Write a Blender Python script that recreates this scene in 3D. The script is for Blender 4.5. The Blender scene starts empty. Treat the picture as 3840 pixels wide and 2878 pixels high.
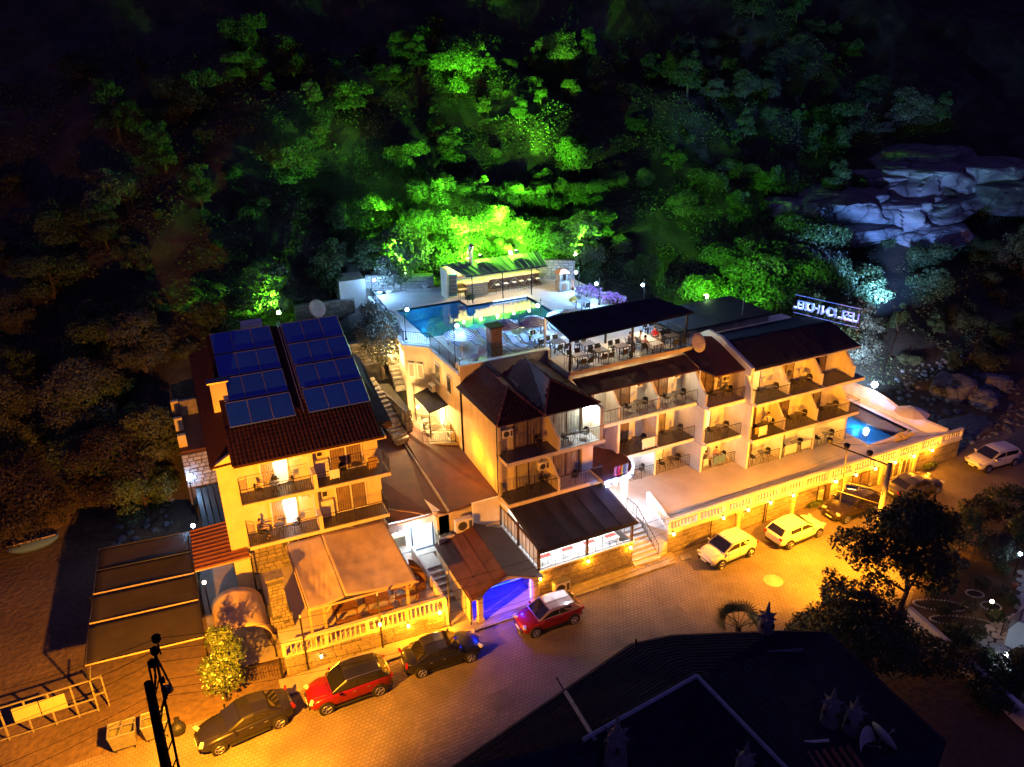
import bpy, bmesh, math, random
import numpy as np
from mathutils import Vector, Matrix, noise
random.seed(7); rng=np.random.default_rng(7)
R=math.radians; PI=math.pi
sc=bpy.context.scene; COL=sc.collection
# ---------------------------------------------------------------- camera
F_PX,PITCH,ROLL,AZ,CAMH=2957.07,R(23.847),R(-1.2236),R(-25.239),32.0
def _axes():
    f=Vector((0,math.cos(PITCH),-math.sin(PITCH))); rt=Vector((1,0,0)); u=Vector((0,math.sin(PITCH),math.cos(PITCH)))
    c,s=math.cos(ROLL),math.sin(ROLL)
    r2=c*rt+s*u; u2=-s*rt+c*u
    M=Matrix.Rotation(AZ,3,'Z')
    return M@r2,M@u2,M@f
RT,UP,FW=_axes()
cam=bpy.data.cameras.new('camera'); co=bpy.data.objects.new('camera',cam); COL.objects.link(co)
cam.sensor_width=36; cam.lens=36*F_PX/3840; cam.clip_end=900; cam.clip_start=.3
co.matrix_world=Matrix(((RT.x,UP.x,-FW.x,0),(RT.y,UP.y,-FW.y,0),(RT.z,UP.z,-FW.z,CAMH),(0,0,0,1)))
sc.camera=co
# ---------------------------------------------------------------- world, exposure
w=bpy.data.worlds.new('World'); sc.world=w; w.use_nodes=True
nt=w.node_tree; bg=nt.nodes['Background']
bg.inputs[0].default_value=(.115,.085,.42,1); bg.inputs[1].default_value=.07
sc.view_settings.view_transform='Standard'; sc.view_settings.look='None'; sc.view_settings.exposure=2.2; sc.view_settings.gamma=1
sc.view_settings.use_curve_mapping=False
sc.render.engine='CYCLES'
# ---------------------------------------------------------------- surveyed points
def ray(x,y):
    return (RT*((x-1920)/F_PX)-UP*((y-1439)/F_PX)+FW)
def P(x,y,z=0.):
    d=ray(x,y); t=(z-CAMH)/d.z; return Vector((d.x*t,d.y*t,z))
TT={0:(0,0,2212/3840),1:(1380,1250,2.989),2:(2000,1200,2.989),3:(1700,1650,2.989),4:(2400,1650,2.989),5:(700,1550,2.989),6:(1000,2000,2.989),7:(1440,900,4.422),8:(1840,900,4.422),9:(2640,1100,3.685),10:(2900,1350,3.16),11:(3100,1600,2.988),12:(3240,2000,3.685),13:(0,2350,2.911),14:(640,1950,4.146),15:(1400,1850,4.736),16:(600,1400,1.464),17:(1280,1000,1.586),18:(1600,1700,2.212),'a':(600,1100,2.072),'b':(600,1800,2026/1100),'c':(0,1700,1.407),'d':(1700,2200,2212/1300),'e':(2700,1900,1933/1140),'h':(2400,1700,2212/1440)}
def Q(n,x,y,z=0.):
    o=TT[n]; return P(o[0]+x/o[2],o[1]+y/o[2],z)
def QY(n,x,y,Y):
    o=TT[n]; d=ray(o[0]+x/o[2],o[1]+y/o[2]); t=Y/d.y; return Vector((d.x*t,Y,CAMH+d.z*t))
# ---------------------------------------------------------------- materials
MATS={}
def mat(name,col,rough=.7,metal=0.,var=.18,scale=6.,bump=.15,spec=.4,bscale=None,coat=0.,col2=None,emit=None,estr=0.,alpha=1.,trans=0.,sub=None):
    if name in MATS: return MATS[name]
    m=bpy.data.materials.new(name); m.use_nodes=True; n=m.node_tree.nodes; l=m.node_tree.links
    b=n['Principled BSDF']; b.inputs['Roughness'].default_value=rough; b.inputs['Metallic'].default_value=metal
    b.inputs['Specular IOR Level'].default_value=spec; b.inputs['Coat Weight'].default_value=coat; b.inputs['Coat Roughness'].default_value=.05
    b.inputs['Alpha'].default_value=alpha; b.inputs['Transmission Weight'].default_value=trans
    if var>0:
        tc=n.new('ShaderNodeTexCoord'); no=n.new('ShaderNodeTexNoise'); no.inputs['Scale'].default_value=scale; no.inputs['Detail'].default_value=6; no.inputs['Roughness'].default_value=.65
        l.new(tc.outputs['Object'],no.inputs['Vector'])
        mx=n.new('ShaderNodeMix'); mx.data_type='RGBA'
        c2=col2 or tuple(c*(1-2*var) for c in col)
        mr=n.new('ShaderNodeMapRange'); mr.inputs[1].default_value=.3; mr.inputs[2].default_value=.7
        l.new(no.outputs['Fac'],mr.inputs[0]); l.new(mr.outputs[0],mx.inputs[0])
        mx.inputs[6].default_value=(*[max(0,c) for c in c2],1); mx.inputs[7].default_value=(*col,1)
        oi=n.new('ShaderNodeObjectInfo'); hv=n.new('ShaderNodeHueSaturation'); mr2=n.new('ShaderNodeMapRange')
        mr2.inputs[3].default_value=1-var*.7; mr2.inputs[4].default_value=1+var*.7
        l.new(oi.outputs['Random'],mr2.inputs[0]); l.new(mr2.outputs[0],hv.inputs['Value']); l.new(mx.outputs[2],hv.inputs['Color'])
        l.new(hv.outputs[0],b.inputs['Base Color'])
        if bump>0:
            n2=n.new('ShaderNodeTexNoise'); n2.inputs['Scale'].default_value=bscale or scale*6; n2.inputs['Detail'].default_value=5
            l.new(tc.outputs['Object'],n2.inputs['Vector']); bp=n.new('ShaderNodeBump'); bp.inputs['Strength'].default_value=bump; bp.inputs['Distance'].default_value=.05
            l.new(n2.outputs['Fac'],bp.inputs['Height']); l.new(bp.outputs[0],b.inputs['Normal'])
    else: b.inputs['Base Color'].default_value=(*col,1)
    if emit: b.inputs['Emission Color'].default_value=(*emit,1); b.inputs['Emission Strength'].default_value=estr
    MATS[name]=m; return m
def emis(name,col,s):
    return mat(name,(.8,.8,.8),.5,var=0,emit=col,estr=s)
M=dict(
 cream=mat('cream stucco',(.66,.56,.40),.85,var=.09,scale=1.3,bump=.25,bscale=40),
 yellow=mat('yellow stucco',(.72,.60,.36),.85,var=.09,scale=1.2,bump=.25,bscale=40),
 white=mat('white plaster',(.78,.75,.72),.8,var=.07,scale=1.1,bump=.2,bscale=40),
 whitepl=mat('white plastic',(.8,.8,.8),.35,var=.05,bump=0),
 tilefloor=mat('terrace floor',(.50,.44,.40),.5,var=.12,scale=.7,bump=.1,bscale=8),
 deck=mat('deck floor',(.56,.53,.50),.7,var=.12,scale=.5,bump=.1,bscale=8),
 concrete=mat('concrete',(.34,.32,.30),.85,var=.18,scale=2,bump=.3,bscale=20),
 grout=mat('dark mortar',(.10,.09,.085),.95,var=.2,scale=4),
 stone=mat('cut stone',(.31,.26,.21),.85,var=.3,scale=3,bump=.5,bscale=16),
 stone2=mat('rubble stone',(.36,.33,.30),.9,var=.35,scale=4,bump=.6,bscale=14),
 marble=mat('marble step',(.62,.58,.54),.4,var=.12,scale=3,bump=.05),
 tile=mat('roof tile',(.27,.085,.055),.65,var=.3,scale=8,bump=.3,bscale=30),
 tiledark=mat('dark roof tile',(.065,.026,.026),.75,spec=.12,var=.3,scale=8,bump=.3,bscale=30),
 brown=mat('brown roofing felt',(.11,.036,.026),.75,var=.16,scale=1.5,bump=.3,bscale=60),
 felt=mat('black awning cloth',(.035,.028,.038),.8,var=.15,scale=1.5,bump=.3,bscale=60),
 shade=mat('dark shade net',(.032,.023,.02),.9,var=.2,scale=.8,bump=.3,bscale=30),
 roofdark=mat('dark shingle roof',(.034,.033,.066),.9,spec=.08,var=.3,scale=3,bump=.5,bscale=40),
 canvas=mat('beige canvas',(.60,.44,.25),.85,var=.14,scale=1.1,bump=.25,bscale=9),
 polewood=mat('silhouette black',(.006,.005,.005),.9,spec=.08,var=.2,scale=4),  # near-black colour stands in for the unlit silhouette of pole and wires
 limewash=mat('darkened limewash',(.20,.19,.19),.9,var=.3,scale=3,bump=.4,bscale=20),  # whitewash darkened in its colour in place of dim light
 black=mat('black metal',(.018,.018,.02),.45,metal=.3,var=0),
 iron=mat('dark iron',(.03,.025,.025),.5,metal=.4,var=0),
 steel=mat('galvanised steel',(.45,.44,.42),.45,metal=.7,var=.2,scale=5),
 wood=mat('brown wood',(.24,.11,.05),.6,var=.3,scale=5,bump=.3,bscale=25),
 woodlt=mat('pale wood',(.52,.36,.20),.6,var=.2,scale=5,bump=.2,bscale=25),
 wicker=mat('dark wicker',(.03,.024,.022),.6,var=.2,scale=20,bump=.4),
 greytop=mat('grey table top',(.12,.10,.095),.35,var=.2,scale=3,bump=.05),
 glassdk=mat('dark window glass',(.03,.028,.03),.12,var=0,spec=.8),
 curtain=mat('beige curtain',(.38,.31,.21),.9,var=.12,scale=3,bump=.2),
 curtdk=mat('brown curtain',(.26,.18,.13),.9,var=.2,scale=3,bump=.2),
 frame=mat('white window frame',(.7,.68,.64),.45,var=0),
 framedk=mat('brown window frame',(.09,.045,.03),.5,var=.1,bump=0),
 ac=mat('air conditioner casing',(.68,.66,.60),.45,var=.06,bump=0),
 grille=mat('fan grille',(.06,.055,.05),.6,var=0),
 asphalt=mat('paver joint sand',(.10,.08,.07),.95,var=.25,scale=2),
 paver=mat('concrete paver',(.20,.16,.145),.8,var=.22,scale=.5,bump=.3,bscale=30),
 walk=mat('sidewalk paver',(.29,.25,.21),.8,var=.2,scale=1,bump=.3,bscale=25),
 dirt=mat('dry dirt',(.20,.13,.075),.95,var=.3,scale=.35,bump=.8,bscale=6),
 hill=mat('hill soil',(.075,.062,.045),.95,var=.4,scale=.3,bump=1.,bscale=3),
 rock=mat('grey rock',(.26,.265,.29),.92,var=.35,scale=.6,bump=.9,bscale=5),
 bark=mat('tree bark',(.10,.07,.05),.9,var=.3,scale=6,bump=.6),
 leafA=mat('olive leaves',(.075,.12,.035),.6,var=.35,scale=.9,bump=0),
 leafB=mat('pine needles',(.045,.075,.025),.65,var=.35,scale=.9,bump=0),
 leafC=mat('scrub leaves',(.10,.12,.05),.65,var=.4,scale=.9,bump=0),
 leafD=mat('grey green leaves',(.11,.12,.085),.65,var=.35,scale=.9,bump=0),
 leafR=mat('lamp tinted leaves',(.04,.024,.022),.7,var=.4,scale=.7,bump=0),  # reddish street lamp tint and dimness are put into the leaf colour
 flowerW=mat('cream flowers',(.85,.78,.66),.6,var=.1,bump=0),
 flowerP=mat('purple flowers',(.45,.12,.50),.6,var=.2,bump=0),
 rubber=mat('tyre rubber',(.015,.015,.015),.8,var=0),
 alloy=mat('alloy rim',(.5,.5,.5),.3,metal=.9,var=0),
 carglass=mat('car glass',(.012,.012,.014),.05,var=0,spec=.9),
 trim=mat('black car trim',(.02,.02,.02),.5,var=0),
 lampglass=mat('headlight glass',(.5,.5,.5),.1,var=0,spec=.9),
 tail=mat('red tail light',(.35,.01,.01),.15,var=0),
 plate=mat('number plate',(.75,.75,.72),.5,var=0),
 skin=mat('skin',(.55,.33,.24),.6,var=.1,bump=0),
 hair=mat('dark hair',(.03,.02,.015),.7,var=0),
 trousers=mat('dark trousers',(.05,.05,.08),.8,var=.1,bump=0),
 shirtW=mat('white shirt',(.75,.73,.7),.8,var=.05,bump=0),
 shirtR=mat('red shirt',(.55,.02,.03),.8,var=.05,bump=0),
 shirtP=mat('pink shirt',(.55,.25,.25),.8,var=.05,bump=0),
 shirtD=mat('dark shirt',(.08,.06,.08),.8,var=.05,bump=0),
 towelW=mat('white towel',(.75,.7,.65),.95,var=.08,bump=.3,bscale=30),
 towelB=mat('blue towel',(.12,.22,.38),.95,var=.1,bump=.3,bscale=30),
 towelO=mat('ochre towel',(.45,.28,.06),.95,var=.15,bump=.3,bscale=30),
 towelR=mat('red towel',(.5,.08,.06),.95,var=.1,bump=.3,bscale=30),
 plasticY=mat('yellow cloth',(.75,.5,.08),.8,var=.15,bump=.3,bscale=8),
 pooltile=mat('blue pool tile',(.12,.36,.50),.3,var=.1,scale=2,bump=0),
 solar=mat('solar glass',(.010,.07,.50),.22,var=.1,scale=2,bump=0,spec=.6),
 alum=mat('aluminium frame',(.35,.34,.36),.4,metal=.8,var=0),
 bag=mat('black rubbish bag',(.02,.02,.02),.45,var=.1,bump=.8,bscale=12),
 dish=mat('satellite dish',(.5,.47,.45),.5,var=.08,bump=0),
 redwood=mat('red brown metal sheet',(.25,.085,.04),.55,var=.2,scale=3,bump=.1),
 green=mat('green metal sheet',(.30,.36,.26),.5,var=.15,scale=2,bump=.1),
 bluegut=mat('pale ridge cement',(.30,.34,.40),.7,var=.2,scale=3,bump=.2),
 terracotta=mat('terracotta',(.45,.16,.08),.7,var=.15,bump=.1),
 fridgeB=mat('blue fridge side',(.05,.22,.34),.35,var=0),
 poster=mat('poster paper',(.62,.52,.28),.7,var=.1,scale=4,bump=0),
 posterpic=mat('poster picture',(.12,.10,.07),.7,var=.4,scale=9,bump=0),
 bulbW=emis('cool lamp globe',(.55,.8,1.),14), bulbY=emis('warm bulb',(1.,.72,.35),8), bulbO=emis('orange wall light',(1.,.55,.12),8),
 bulbG=emis('green flood face',(.5,1.,.3),14), neonW=emis('white neon',(.45,.72,1.),1.),neonS=emis('blue white sign tube',(.45,.7,1.),.9),neonT=emis('blue sign backlight',(.02,.12,.9),.22), neonB=emis('blue neon',(.01,.05,1.),2.5), sodium=emis('sodium lamp glass',(1.,.5,.1),6),
 roomW=emis('lit white room',(.8,.9,1.),.2), roomY=emis('lit warm curtain',(1.,.55,.10),.16), roomC=emis('lit pale curtain',(1.,.8,.42),.2),
)
def streaks(m,k=.35):
    n=m.node_tree.nodes;l=m.node_tree.links;b=n['Principled BSDF'];src=b.inputs['Base Color'].links[0].from_socket
    tc=n.new('ShaderNodeTexCoord');mp=n.new('ShaderNodeMapping');mp.inputs['Scale'].default_value=(1.,1.,.22);no=n.new('ShaderNodeTexNoise');no.inputs['Scale'].default_value=.9;no.inputs['Detail'].default_value=8;no.inputs['Roughness'].default_value=.7
    l.new(tc.outputs['Object'],mp.inputs[0]);l.new(mp.outputs[0],no.inputs[0]);cr=n.new('ShaderNodeValToRGB');cr.color_ramp.elements[0].position=.36;cr.color_ramp.elements[0].color=(1-k,1-k*1.05,1-k*1.15,1);cr.color_ramp.elements[1].position=.56
    mx=n.new('ShaderNodeMix');mx.data_type='RGBA';mx.blend_type='MULTIPLY';mx.inputs[0].default_value=1;l.new(no.outputs[0],cr.inputs[0]);l.new(src,mx.inputs[6]);l.new(cr.outputs[0],mx.inputs[7]);l.new(mx.outputs[2],b.inputs['Base Color'])
for k_,q_ in(('cream',.2),('yellow',.15),('white',.16),('felt',.4),('brown',.35),('canvas',.12),('concrete',.35)): streaks(M[k_],q_)
def cracks(m):
    n=m.node_tree.nodes;l=m.node_tree.links;b=n['Principled BSDF'];src=b.inputs['Base Color'].links[0].from_socket
    tc=n.new('ShaderNodeTexCoord');no=n.new('ShaderNodeTexNoise');no.inputs['Scale'].default_value=1.2;no.inputs['Detail'].default_value=6;av=n.new('ShaderNodeMix');av.data_type='RGBA';av.inputs[0].default_value=.25;l.new(tc.outputs['Object'],no.inputs[0]);l.new(tc.outputs['Object'],av.inputs[6]);l.new(no.outputs['Color'],av.inputs[7])
    vo=n.new('ShaderNodeTexVoronoi');vo.feature='DISTANCE_TO_EDGE';vo.inputs['Scale'].default_value=1.7;l.new(av.outputs[2],vo.inputs['Vector']);cr=n.new('ShaderNodeValToRGB');cr.color_ramp.elements[0].color=(.38,.38,.38,1);cr.color_ramp.elements[1].position=.045
    mx=n.new('ShaderNodeMix');mx.data_type='RGBA';mx.blend_type='MULTIPLY';mx.inputs[0].default_value=1;l.new(vo.outputs[0],cr.inputs[0]);l.new(src,mx.inputs[6]);l.new(cr.outputs[0],mx.inputs[7]);l.new(mx.outputs[2],b.inputs['Base Color'])
cracks(M['rock'])
def glassmat(name,tint,a):
    m=bpy.data.materials.new(name); m.use_nodes=True; n=m.node_tree.nodes; l=m.node_tree.links; n.clear()
    o=n.new('ShaderNodeOutputMaterial'); t=n.new('ShaderNodeBsdfTransparent'); g=n.new('ShaderNodeBsdfGlossy'); g.inputs['Roughness'].default_value=.03
    t.inputs[0].default_value=(*tint,1); x=n.new('ShaderNodeMixShader'); f=n.new('ShaderNodeLayerWeight'); pw=n.new('ShaderNodeMath'); pw.operation='POWER'; pw.inputs[1].default_value=3.5; ml=n.new('ShaderNodeMath'); ml.operation='MULTIPLY_ADD'; ml.inputs[1].default_value=.8; ml.inputs[2].default_value=a; l.new(f.outputs['Facing'],pw.inputs[0]); l.new(pw.outputs[0],ml.inputs[0])
    l.new(ml.outputs[0],x.inputs[0]); l.new(t.outputs[0],x.inputs[1]); l.new(g.outputs[0],x.inputs[2]); l.new(x.outputs[0],o.inputs[0]); return m
M['glass']=glassmat('clear glass',(.93,.96,.98),.05)
def watermat(name,tint,sc_,st):
    m=glassmat(name,tint,.06); n=m.node_tree.nodes; l=m.node_tree.links
    no=n.new('ShaderNodeTexNoise'); no.inputs['Scale'].default_value=sc_; tc=n.new('ShaderNodeTexCoord'); l.new(tc.outputs['Object'],no.inputs['Vector'])
    b=n.new('ShaderNodeBump'); b.inputs['Strength'].default_value=st; b.inputs['Distance'].default_value=.02; l.new(no.outputs['Fac'],b.inputs['Height'])
    for k in n:
        if k.type in('BSDF_GLOSSY','LAYER_WEIGHT'): l.new(b.outputs[0],k.inputs['Normal'])
    return m
M['water']=watermat('pool water',(.42,.74,.92),1.2,.10)
def stripemat(name,c1,c2,freq,axis='x',ring=False):
    m=bpy.data.materials.new(name); m.use_nodes=True; n=m.node_tree.nodes; l=m.node_tree.links; b=n['Principled BSDF']; b.inputs['Roughness'].default_value=.8
    tc=n.new('ShaderNodeTexCoord'); wv=n.new('ShaderNodeTexWave'); wv.wave_type='RINGS' if ring else 'BANDS'
    if ring: wv.rings_direction='Z'
    else: wv.bands_direction=axis.upper()
    wv.inputs['Scale'].default_value=freq; wv.inputs['Distortion'].default_value=0
    l.new(tc.outputs['Object'],wv.inputs['Vector']); cr=n.new('ShaderNodeValToRGB'); cr.color_ramp.interpolation='CONSTANT'
    cr.color_ramp.elements[0].color=(*c1,1); cr.color_ramp.elements[1].position=.5; cr.color_ramp.elements[1].color=(*c2,1)
    l.new(wv.outputs['Fac'],cr.inputs[0]); l.new(cr.outputs[0],b.inputs['Base Color']); return m
M['stripe']=stripemat('blue white striped cloth',(.05,.16,.36),(.72,.74,.76),2.6,'y')
M['umbstripe']=stripemat('blue white ringed canvas',(.05,.16,.36),(.72,.74,.76),2.2,ring=True)
# ---------------------------------------------------------------- mesh building
class MB:
    def __init__(s): s.v=[]; s.f=[]; s.mi=[]; s.m=0
    def add(s,vs,fs):
        o=len(s.v); s.v+=[tuple(v) for v in vs]; s.f+=[tuple(i+o for i in f) for f in fs]; s.mi+=[s.m]*len(fs); return s
    def box(s,x0,x1,y0,y1,z0,z1):
        return s.add([(x0,y0,z0),(x1,y0,z0),(x1,y1,z0),(x0,y1,z0),(x0,y0,z1),(x1,y0,z1),(x1,y1,z1),(x0,y1,z1)],[(0,3,2,1),(4,5,6,7),(0,1,5,4),(1,2,6,5),(2,3,7,6),(3,0,4,7)])
    def cbox(s,c,d,rz=0.,rx=0.):
        m=Matrix.Translation(c)@Matrix.Rotation(rz,4,'Z')@Matrix.Rotation(rx,4,'X'); x,y,z=d[0]/2,d[1]/2,d[2]/2
        vs=[m@Vector(p) for p in ((-x,-y,-z),(x,-y,-z),(x,y,-z),(-x,y,-z),(-x,-y,z),(x,-y,z),(x,y,z),(-x,y,z))]
        return s.add(vs,[(0,3,2,1),(4,5,6,7),(0,1,5,4),(1,2,6,5),(2,3,7,6),(3,0,4,7)])
    def quad(s,*p): return s.add(p,[tuple(range(len(p)))])
    def prism(s,poly,z0,z1,top=None):
        n=len(poly); zt=top or [z1]*n
        vs=[(p[0],p[1],z0) for p in poly]+[(poly[i][0],poly[i][1],zt[i]) for i in range(n)]
        a=sum(poly[i][0]*poly[(i+1)%n][1]-poly[(i+1)%n][0]*poly[i][1] for i in range(n))
        fs=[(i,(i+1)%n,n+(i+1)%n,n+i) for i in range(n)]+[tuple(range(n))[::-1],tuple(range(n,2*n))]
        if a<0: fs=[f[::-1] for f in fs]
        return s.add(vs,fs)
    def slab(s,pts,t):
        "sheet through pts (3D, ccw from above) with thickness t downwards"
        n=len(pts); vs=[tuple(p) for p in pts]+[(p[0],p[1],p[2]-t) for p in pts]
        return s.add(vs,[tuple(range(n)),tuple(range(n,2*n))[::-1]]+[(i,n+i,n+(i+1)%n,(i+1)%n) for i in range(n)])
    def tube(s,p0,p1,r,n=6,r1=None,cap=True):
        p0=Vector(p0);p1=Vector(p1); d=(p1-p0); 
        if d.length<1e-6: return s
        q=d.to_track_quat('Z','Y'); r1=r if r1 is None else r1
        vs=[p0+q@Vector((math.cos(2*PI*i/n)*r,math.sin(2*PI*i/n)*r,0)) for i in range(n)]+[p1+q@Vector((math.cos(2*PI*i/n)*r1,math.sin(2*PI*i/n)*r1,0)) for i in range(n)]
        fs=[(i,(i+1)%n,n+(i+1)%n,n+i) for i in range(n)]
        if cap: fs+=[tuple(range(n))[::-1],tuple(range(n,2*n))]
        return s.add(vs,fs)
    def path(s,pts,r,n=6):
        for a,b in zip(pts[:-1],pts[1:]): s.tube(a,b,r,n)
        return s
    def lathe(s,prof,c=(0,0,0),n=12):
        vs=[];fs=[]
        for (r,z) in prof:
            for i in range(n): vs.append((c[0]+r*math.cos(2*PI*i/n),c[1]+r*math.sin(2*PI*i/n),c[2]+z))
        for k in range(len(prof)-1):
            for i in range(n): fs.append((k*n+i,k*n+(i+1)%n,(k+1)*n+(i+1)%n,(k+1)*n+i))
        fs+=[tuple(range(n))[::-1],tuple(range((len(prof)-1)*n,len(prof)*n))]
        return s.add(vs,fs)
    def ball(s,c,r,n=10,k=6,sz=1.):
        return s.lathe([(max(.001,r*math.sin(PI*j/k)),-r*math.cos(PI*j/k)*sz) for j in range(k+1)],c,n)
    def mesh(s,name,mats,smooth=False):
        me=bpy.data.meshes.new(name); me.from_pydata(s.v,[],s.f)
        for m in (mats if isinstance(mats,(list,tuple)) else [mats]): me.materials.append(m)
        me.polygons.foreach_set('material_index',s.mi)
        if smooth: me.polygons.foreach_set('use_smooth',[True]*len(s.f))
        me.update(); return me
    def build(s,name,mats,parent=None,local=False,smooth=False,bevel=0.):
        if parent is not None and not local:
            W=wmat(parent).inverted(); s.v=[tuple(W@Vector(v)) for v in s.v]
        o=bpy.data.objects.new(name,s.mesh(name,mats,smooth)); COL.objects.link(o)
        if parent is not None: o.parent=parent
        if bevel: 
            b=o.modifiers.new('bevel','BEVEL'); b.width=bevel; b.segments=2; b.limit_method='ANGLE'
        return o
def wmat(o):
    m=o.matrix_basis.copy()
    while o.parent: o=o.parent; m=o.matrix_basis@m
    return m
def tag(o,label=None,cat=None,group=None,kind=None):
    if label: o['label']=label
    if cat: o['category']=cat
    if group: o['group']=group
    if kind: o['kind']=kind
    return o
def thing(name,label,cat,loc=(0,0,0),rz=0.,group=None):
    o=bpy.data.objects.new(name,None); COL.objects.link(o); o.location=loc; o.rotation_euler=(0,0,rz); o.empty_display_size=.2
    return tag(o,label,cat,group)
def struct(name,mb,m,**k): return tag(mb.build(name,m,**k),kind='structure')
def dup(root,loc,rz=0.,label=None,group=None,scale=None):
    r=root.copy(); COL.objects.link(r); r.location=loc; r.rotation_euler=(0,0,rz)
    if label: r['label']=label
    if group: r['group']=group
    if scale: r.scale=(scale,)*3 if not isinstance(scale,tuple) else scale
    for ch in root.children:
        c=ch.copy(); COL.objects.link(c); c.parent=r
        for gch in ch.children:
            d=gch.copy(); COL.objects.link(d); d.parent=c
    return r
class Proto:
    "first use places the built thing, later uses copy it"
    def __init__(s,root): s.r=root; s.used=False
    def put(s,loc,rz=0.,label=None,group=None,scale=None):
        if not s.used:
            s.used=True; r=s.r; r.location=loc; r.rotation_euler=(0,0,rz)
            if label: r['label']=label
            if group: r['group']=group
            if scale: r.scale=(scale,)*3 if not isinstance(scale,tuple) else scale
            return r
        return dup(s.r,loc,rz,label,group,scale)
def inst(name,me,parent,loc,rz=0.,scale=None,rot=None):
    o=bpy.data.objects.new(name,me); COL.objects.link(o)
    o.location=loc; o.rotation_euler=rot or (0,0,rz)
    if parent: o.parent=parent
    if scale: o.scale=scale
    return o
def light(kind,loc,power,col,parent=None,size=.1,aim=None,angle=None,blend=.5,name='lamp_light',sx=None):
    L=bpy.data.lights.new(name,kind); L.energy=power; L.color=col
    if kind=='AREA':
        L.size=size
        if sx: L.shape='RECTANGLE'; L.size_y=sx
    else: L.shadow_soft_size=size
    if kind=='SPOT': L.spot_size=angle or R(120); L.spot_blend=blend
    o=bpy.data.objects.new(name,L); COL.objects.link(o)
    if aim is not None:
        q=(Vector(aim)-Vector(loc)).to_track_quat('-Z','Y'); o.rotation_euler=q.to_euler()
    if parent is not None:
        o.parent=parent; o.location=wmat(parent).inverted()@Vector(loc)
        if aim is not None: o.rotation_euler=(wmat(parent).to_quaternion().inverted()@q).to_euler()
    else: o.location=loc
    return o
def pieces(parent,name,items,meshes,mats,cap=300,stuffname=None):
    """items: (loc,rz,scale,variant) in the parent's frame, nearest first; the first `cap` as own objects, the rest joined"""
    for k,(loc,rz,s,v) in enumerate(items[:cap]): inst(name,meshes[v%len(meshes)],parent,loc,rz,s)
    rest=items[cap:]
    if rest:
        V=[];Fs=[];o=0
        base=[(np.array([tuple(q.co) for q in me.vertices]),[tuple(p.vertices) for p in me.polygons]) for me in meshes]
        for loc,rz,s,v in rest:
            bv,bf=base[v%len(meshes)]; s=s or (1,1,1)
            c,sn=math.cos(rz),math.sin(rz); q=bv*np.array(s); q=np.stack([q[:,0]*c-q[:,1]*sn,q[:,0]*sn+q[:,1]*c,q[:,2]],1)+np.array(tuple(loc))
            V.append(q); Fs+=[tuple(i+o for i in f) for f in bf]; o+=len(bv)
        me=bpy.data.meshes.new(name); me.from_pydata(np.concatenate(V).tolist(),[],Fs); me.materials.append(mats); me.update()
        ob=inst(stuffname or name+'_rest',me,parent,(0,0,0)); ob['kind']='stuff'
ORD='first second third fourth fifth sixth seventh eighth ninth tenth eleventh twelfth'.split()
ORANGE=(1.,.335,.008); COOL=(.24,.52,1.); WARM=(1.,.70,.36); WARMY=(1.,.62,.20)
# ================================================================ terrain and ground
def lerp_tab(x,t):
    if x<=t[0][0]: return t[0][1]
    for (a,b),(c,d) in zip(t[:-1],t[1:]):
        if x<=c: return b+(d-b)*(x-a)/(c-a)
    return t[-1][1]
TY0=[(-90,50),(-30,52),(-12,58),(-4,56),(0,52),(6,56),(12,52),(18,50),(34,50),(48,49),(55,42),(62,40),(75,38),(110,34),(160,34)]
T67=[(-90,9),(-20,5),(-8,5),(0,9.2),(12,10.2),(34,10.5),(45,10.2),(55,9),(70,10),(100,12),(160,14)]
def terr(x,y):
    y0=lerp_tab(x,TY0); h67=lerp_tab(x,T67)
    if y<y0: return -.03
    n=noise.fractal(Vector((x*.05,y*.05,3.1)),1.,2.,4)
    if y<67:
        t=(y-y0)/(67-y0); h=h67*t
        if x<15 or x>36: h+=n*1.1*min(1,t*3)
        return max(-.03,h)
    k=y-67; ramp=min(1.,k/8)
    return h67+k*.62+max(0,k-40)*.25+(n*1.1*(1 if(x<15 or x>36) else ramp))+n*2.6*min(1,k/20)
def hitT(px,py,tmax=320.):
    d=ray(px,py).normalized(); t=25.
    while t<tmax:
        p=Vector((0,0,CAMH))+d*t
        if p.z<terr(p.x,p.y): return Vector((p.x,p.y,terr(p.x,p.y)))
        t+=.4
    return None
xs=np.concatenate([np.arange(-95,-20,2.5),np.arange(-20,75,1.1),np.arange(75,175,2.5)]); ys=np.concatenate([np.arange(-30,30,6.),np.arange(30,100,1.1),np.arange(100,230,4)])
V=[(x,y,terr(x,y)+(random.uniform(-.12,.12) if y>60 else 0)) for y in ys for x in xs]; nx=len(xs)
Fc=[(j*nx+i,j*nx+i+1,(j+1)*nx+i+1,(j+1)*nx+i) for j in range(len(ys)-1) for i in range(nx-1)]
hm=bpy.data.materials.new('hillside ground'); hm.use_nodes=True
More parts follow.
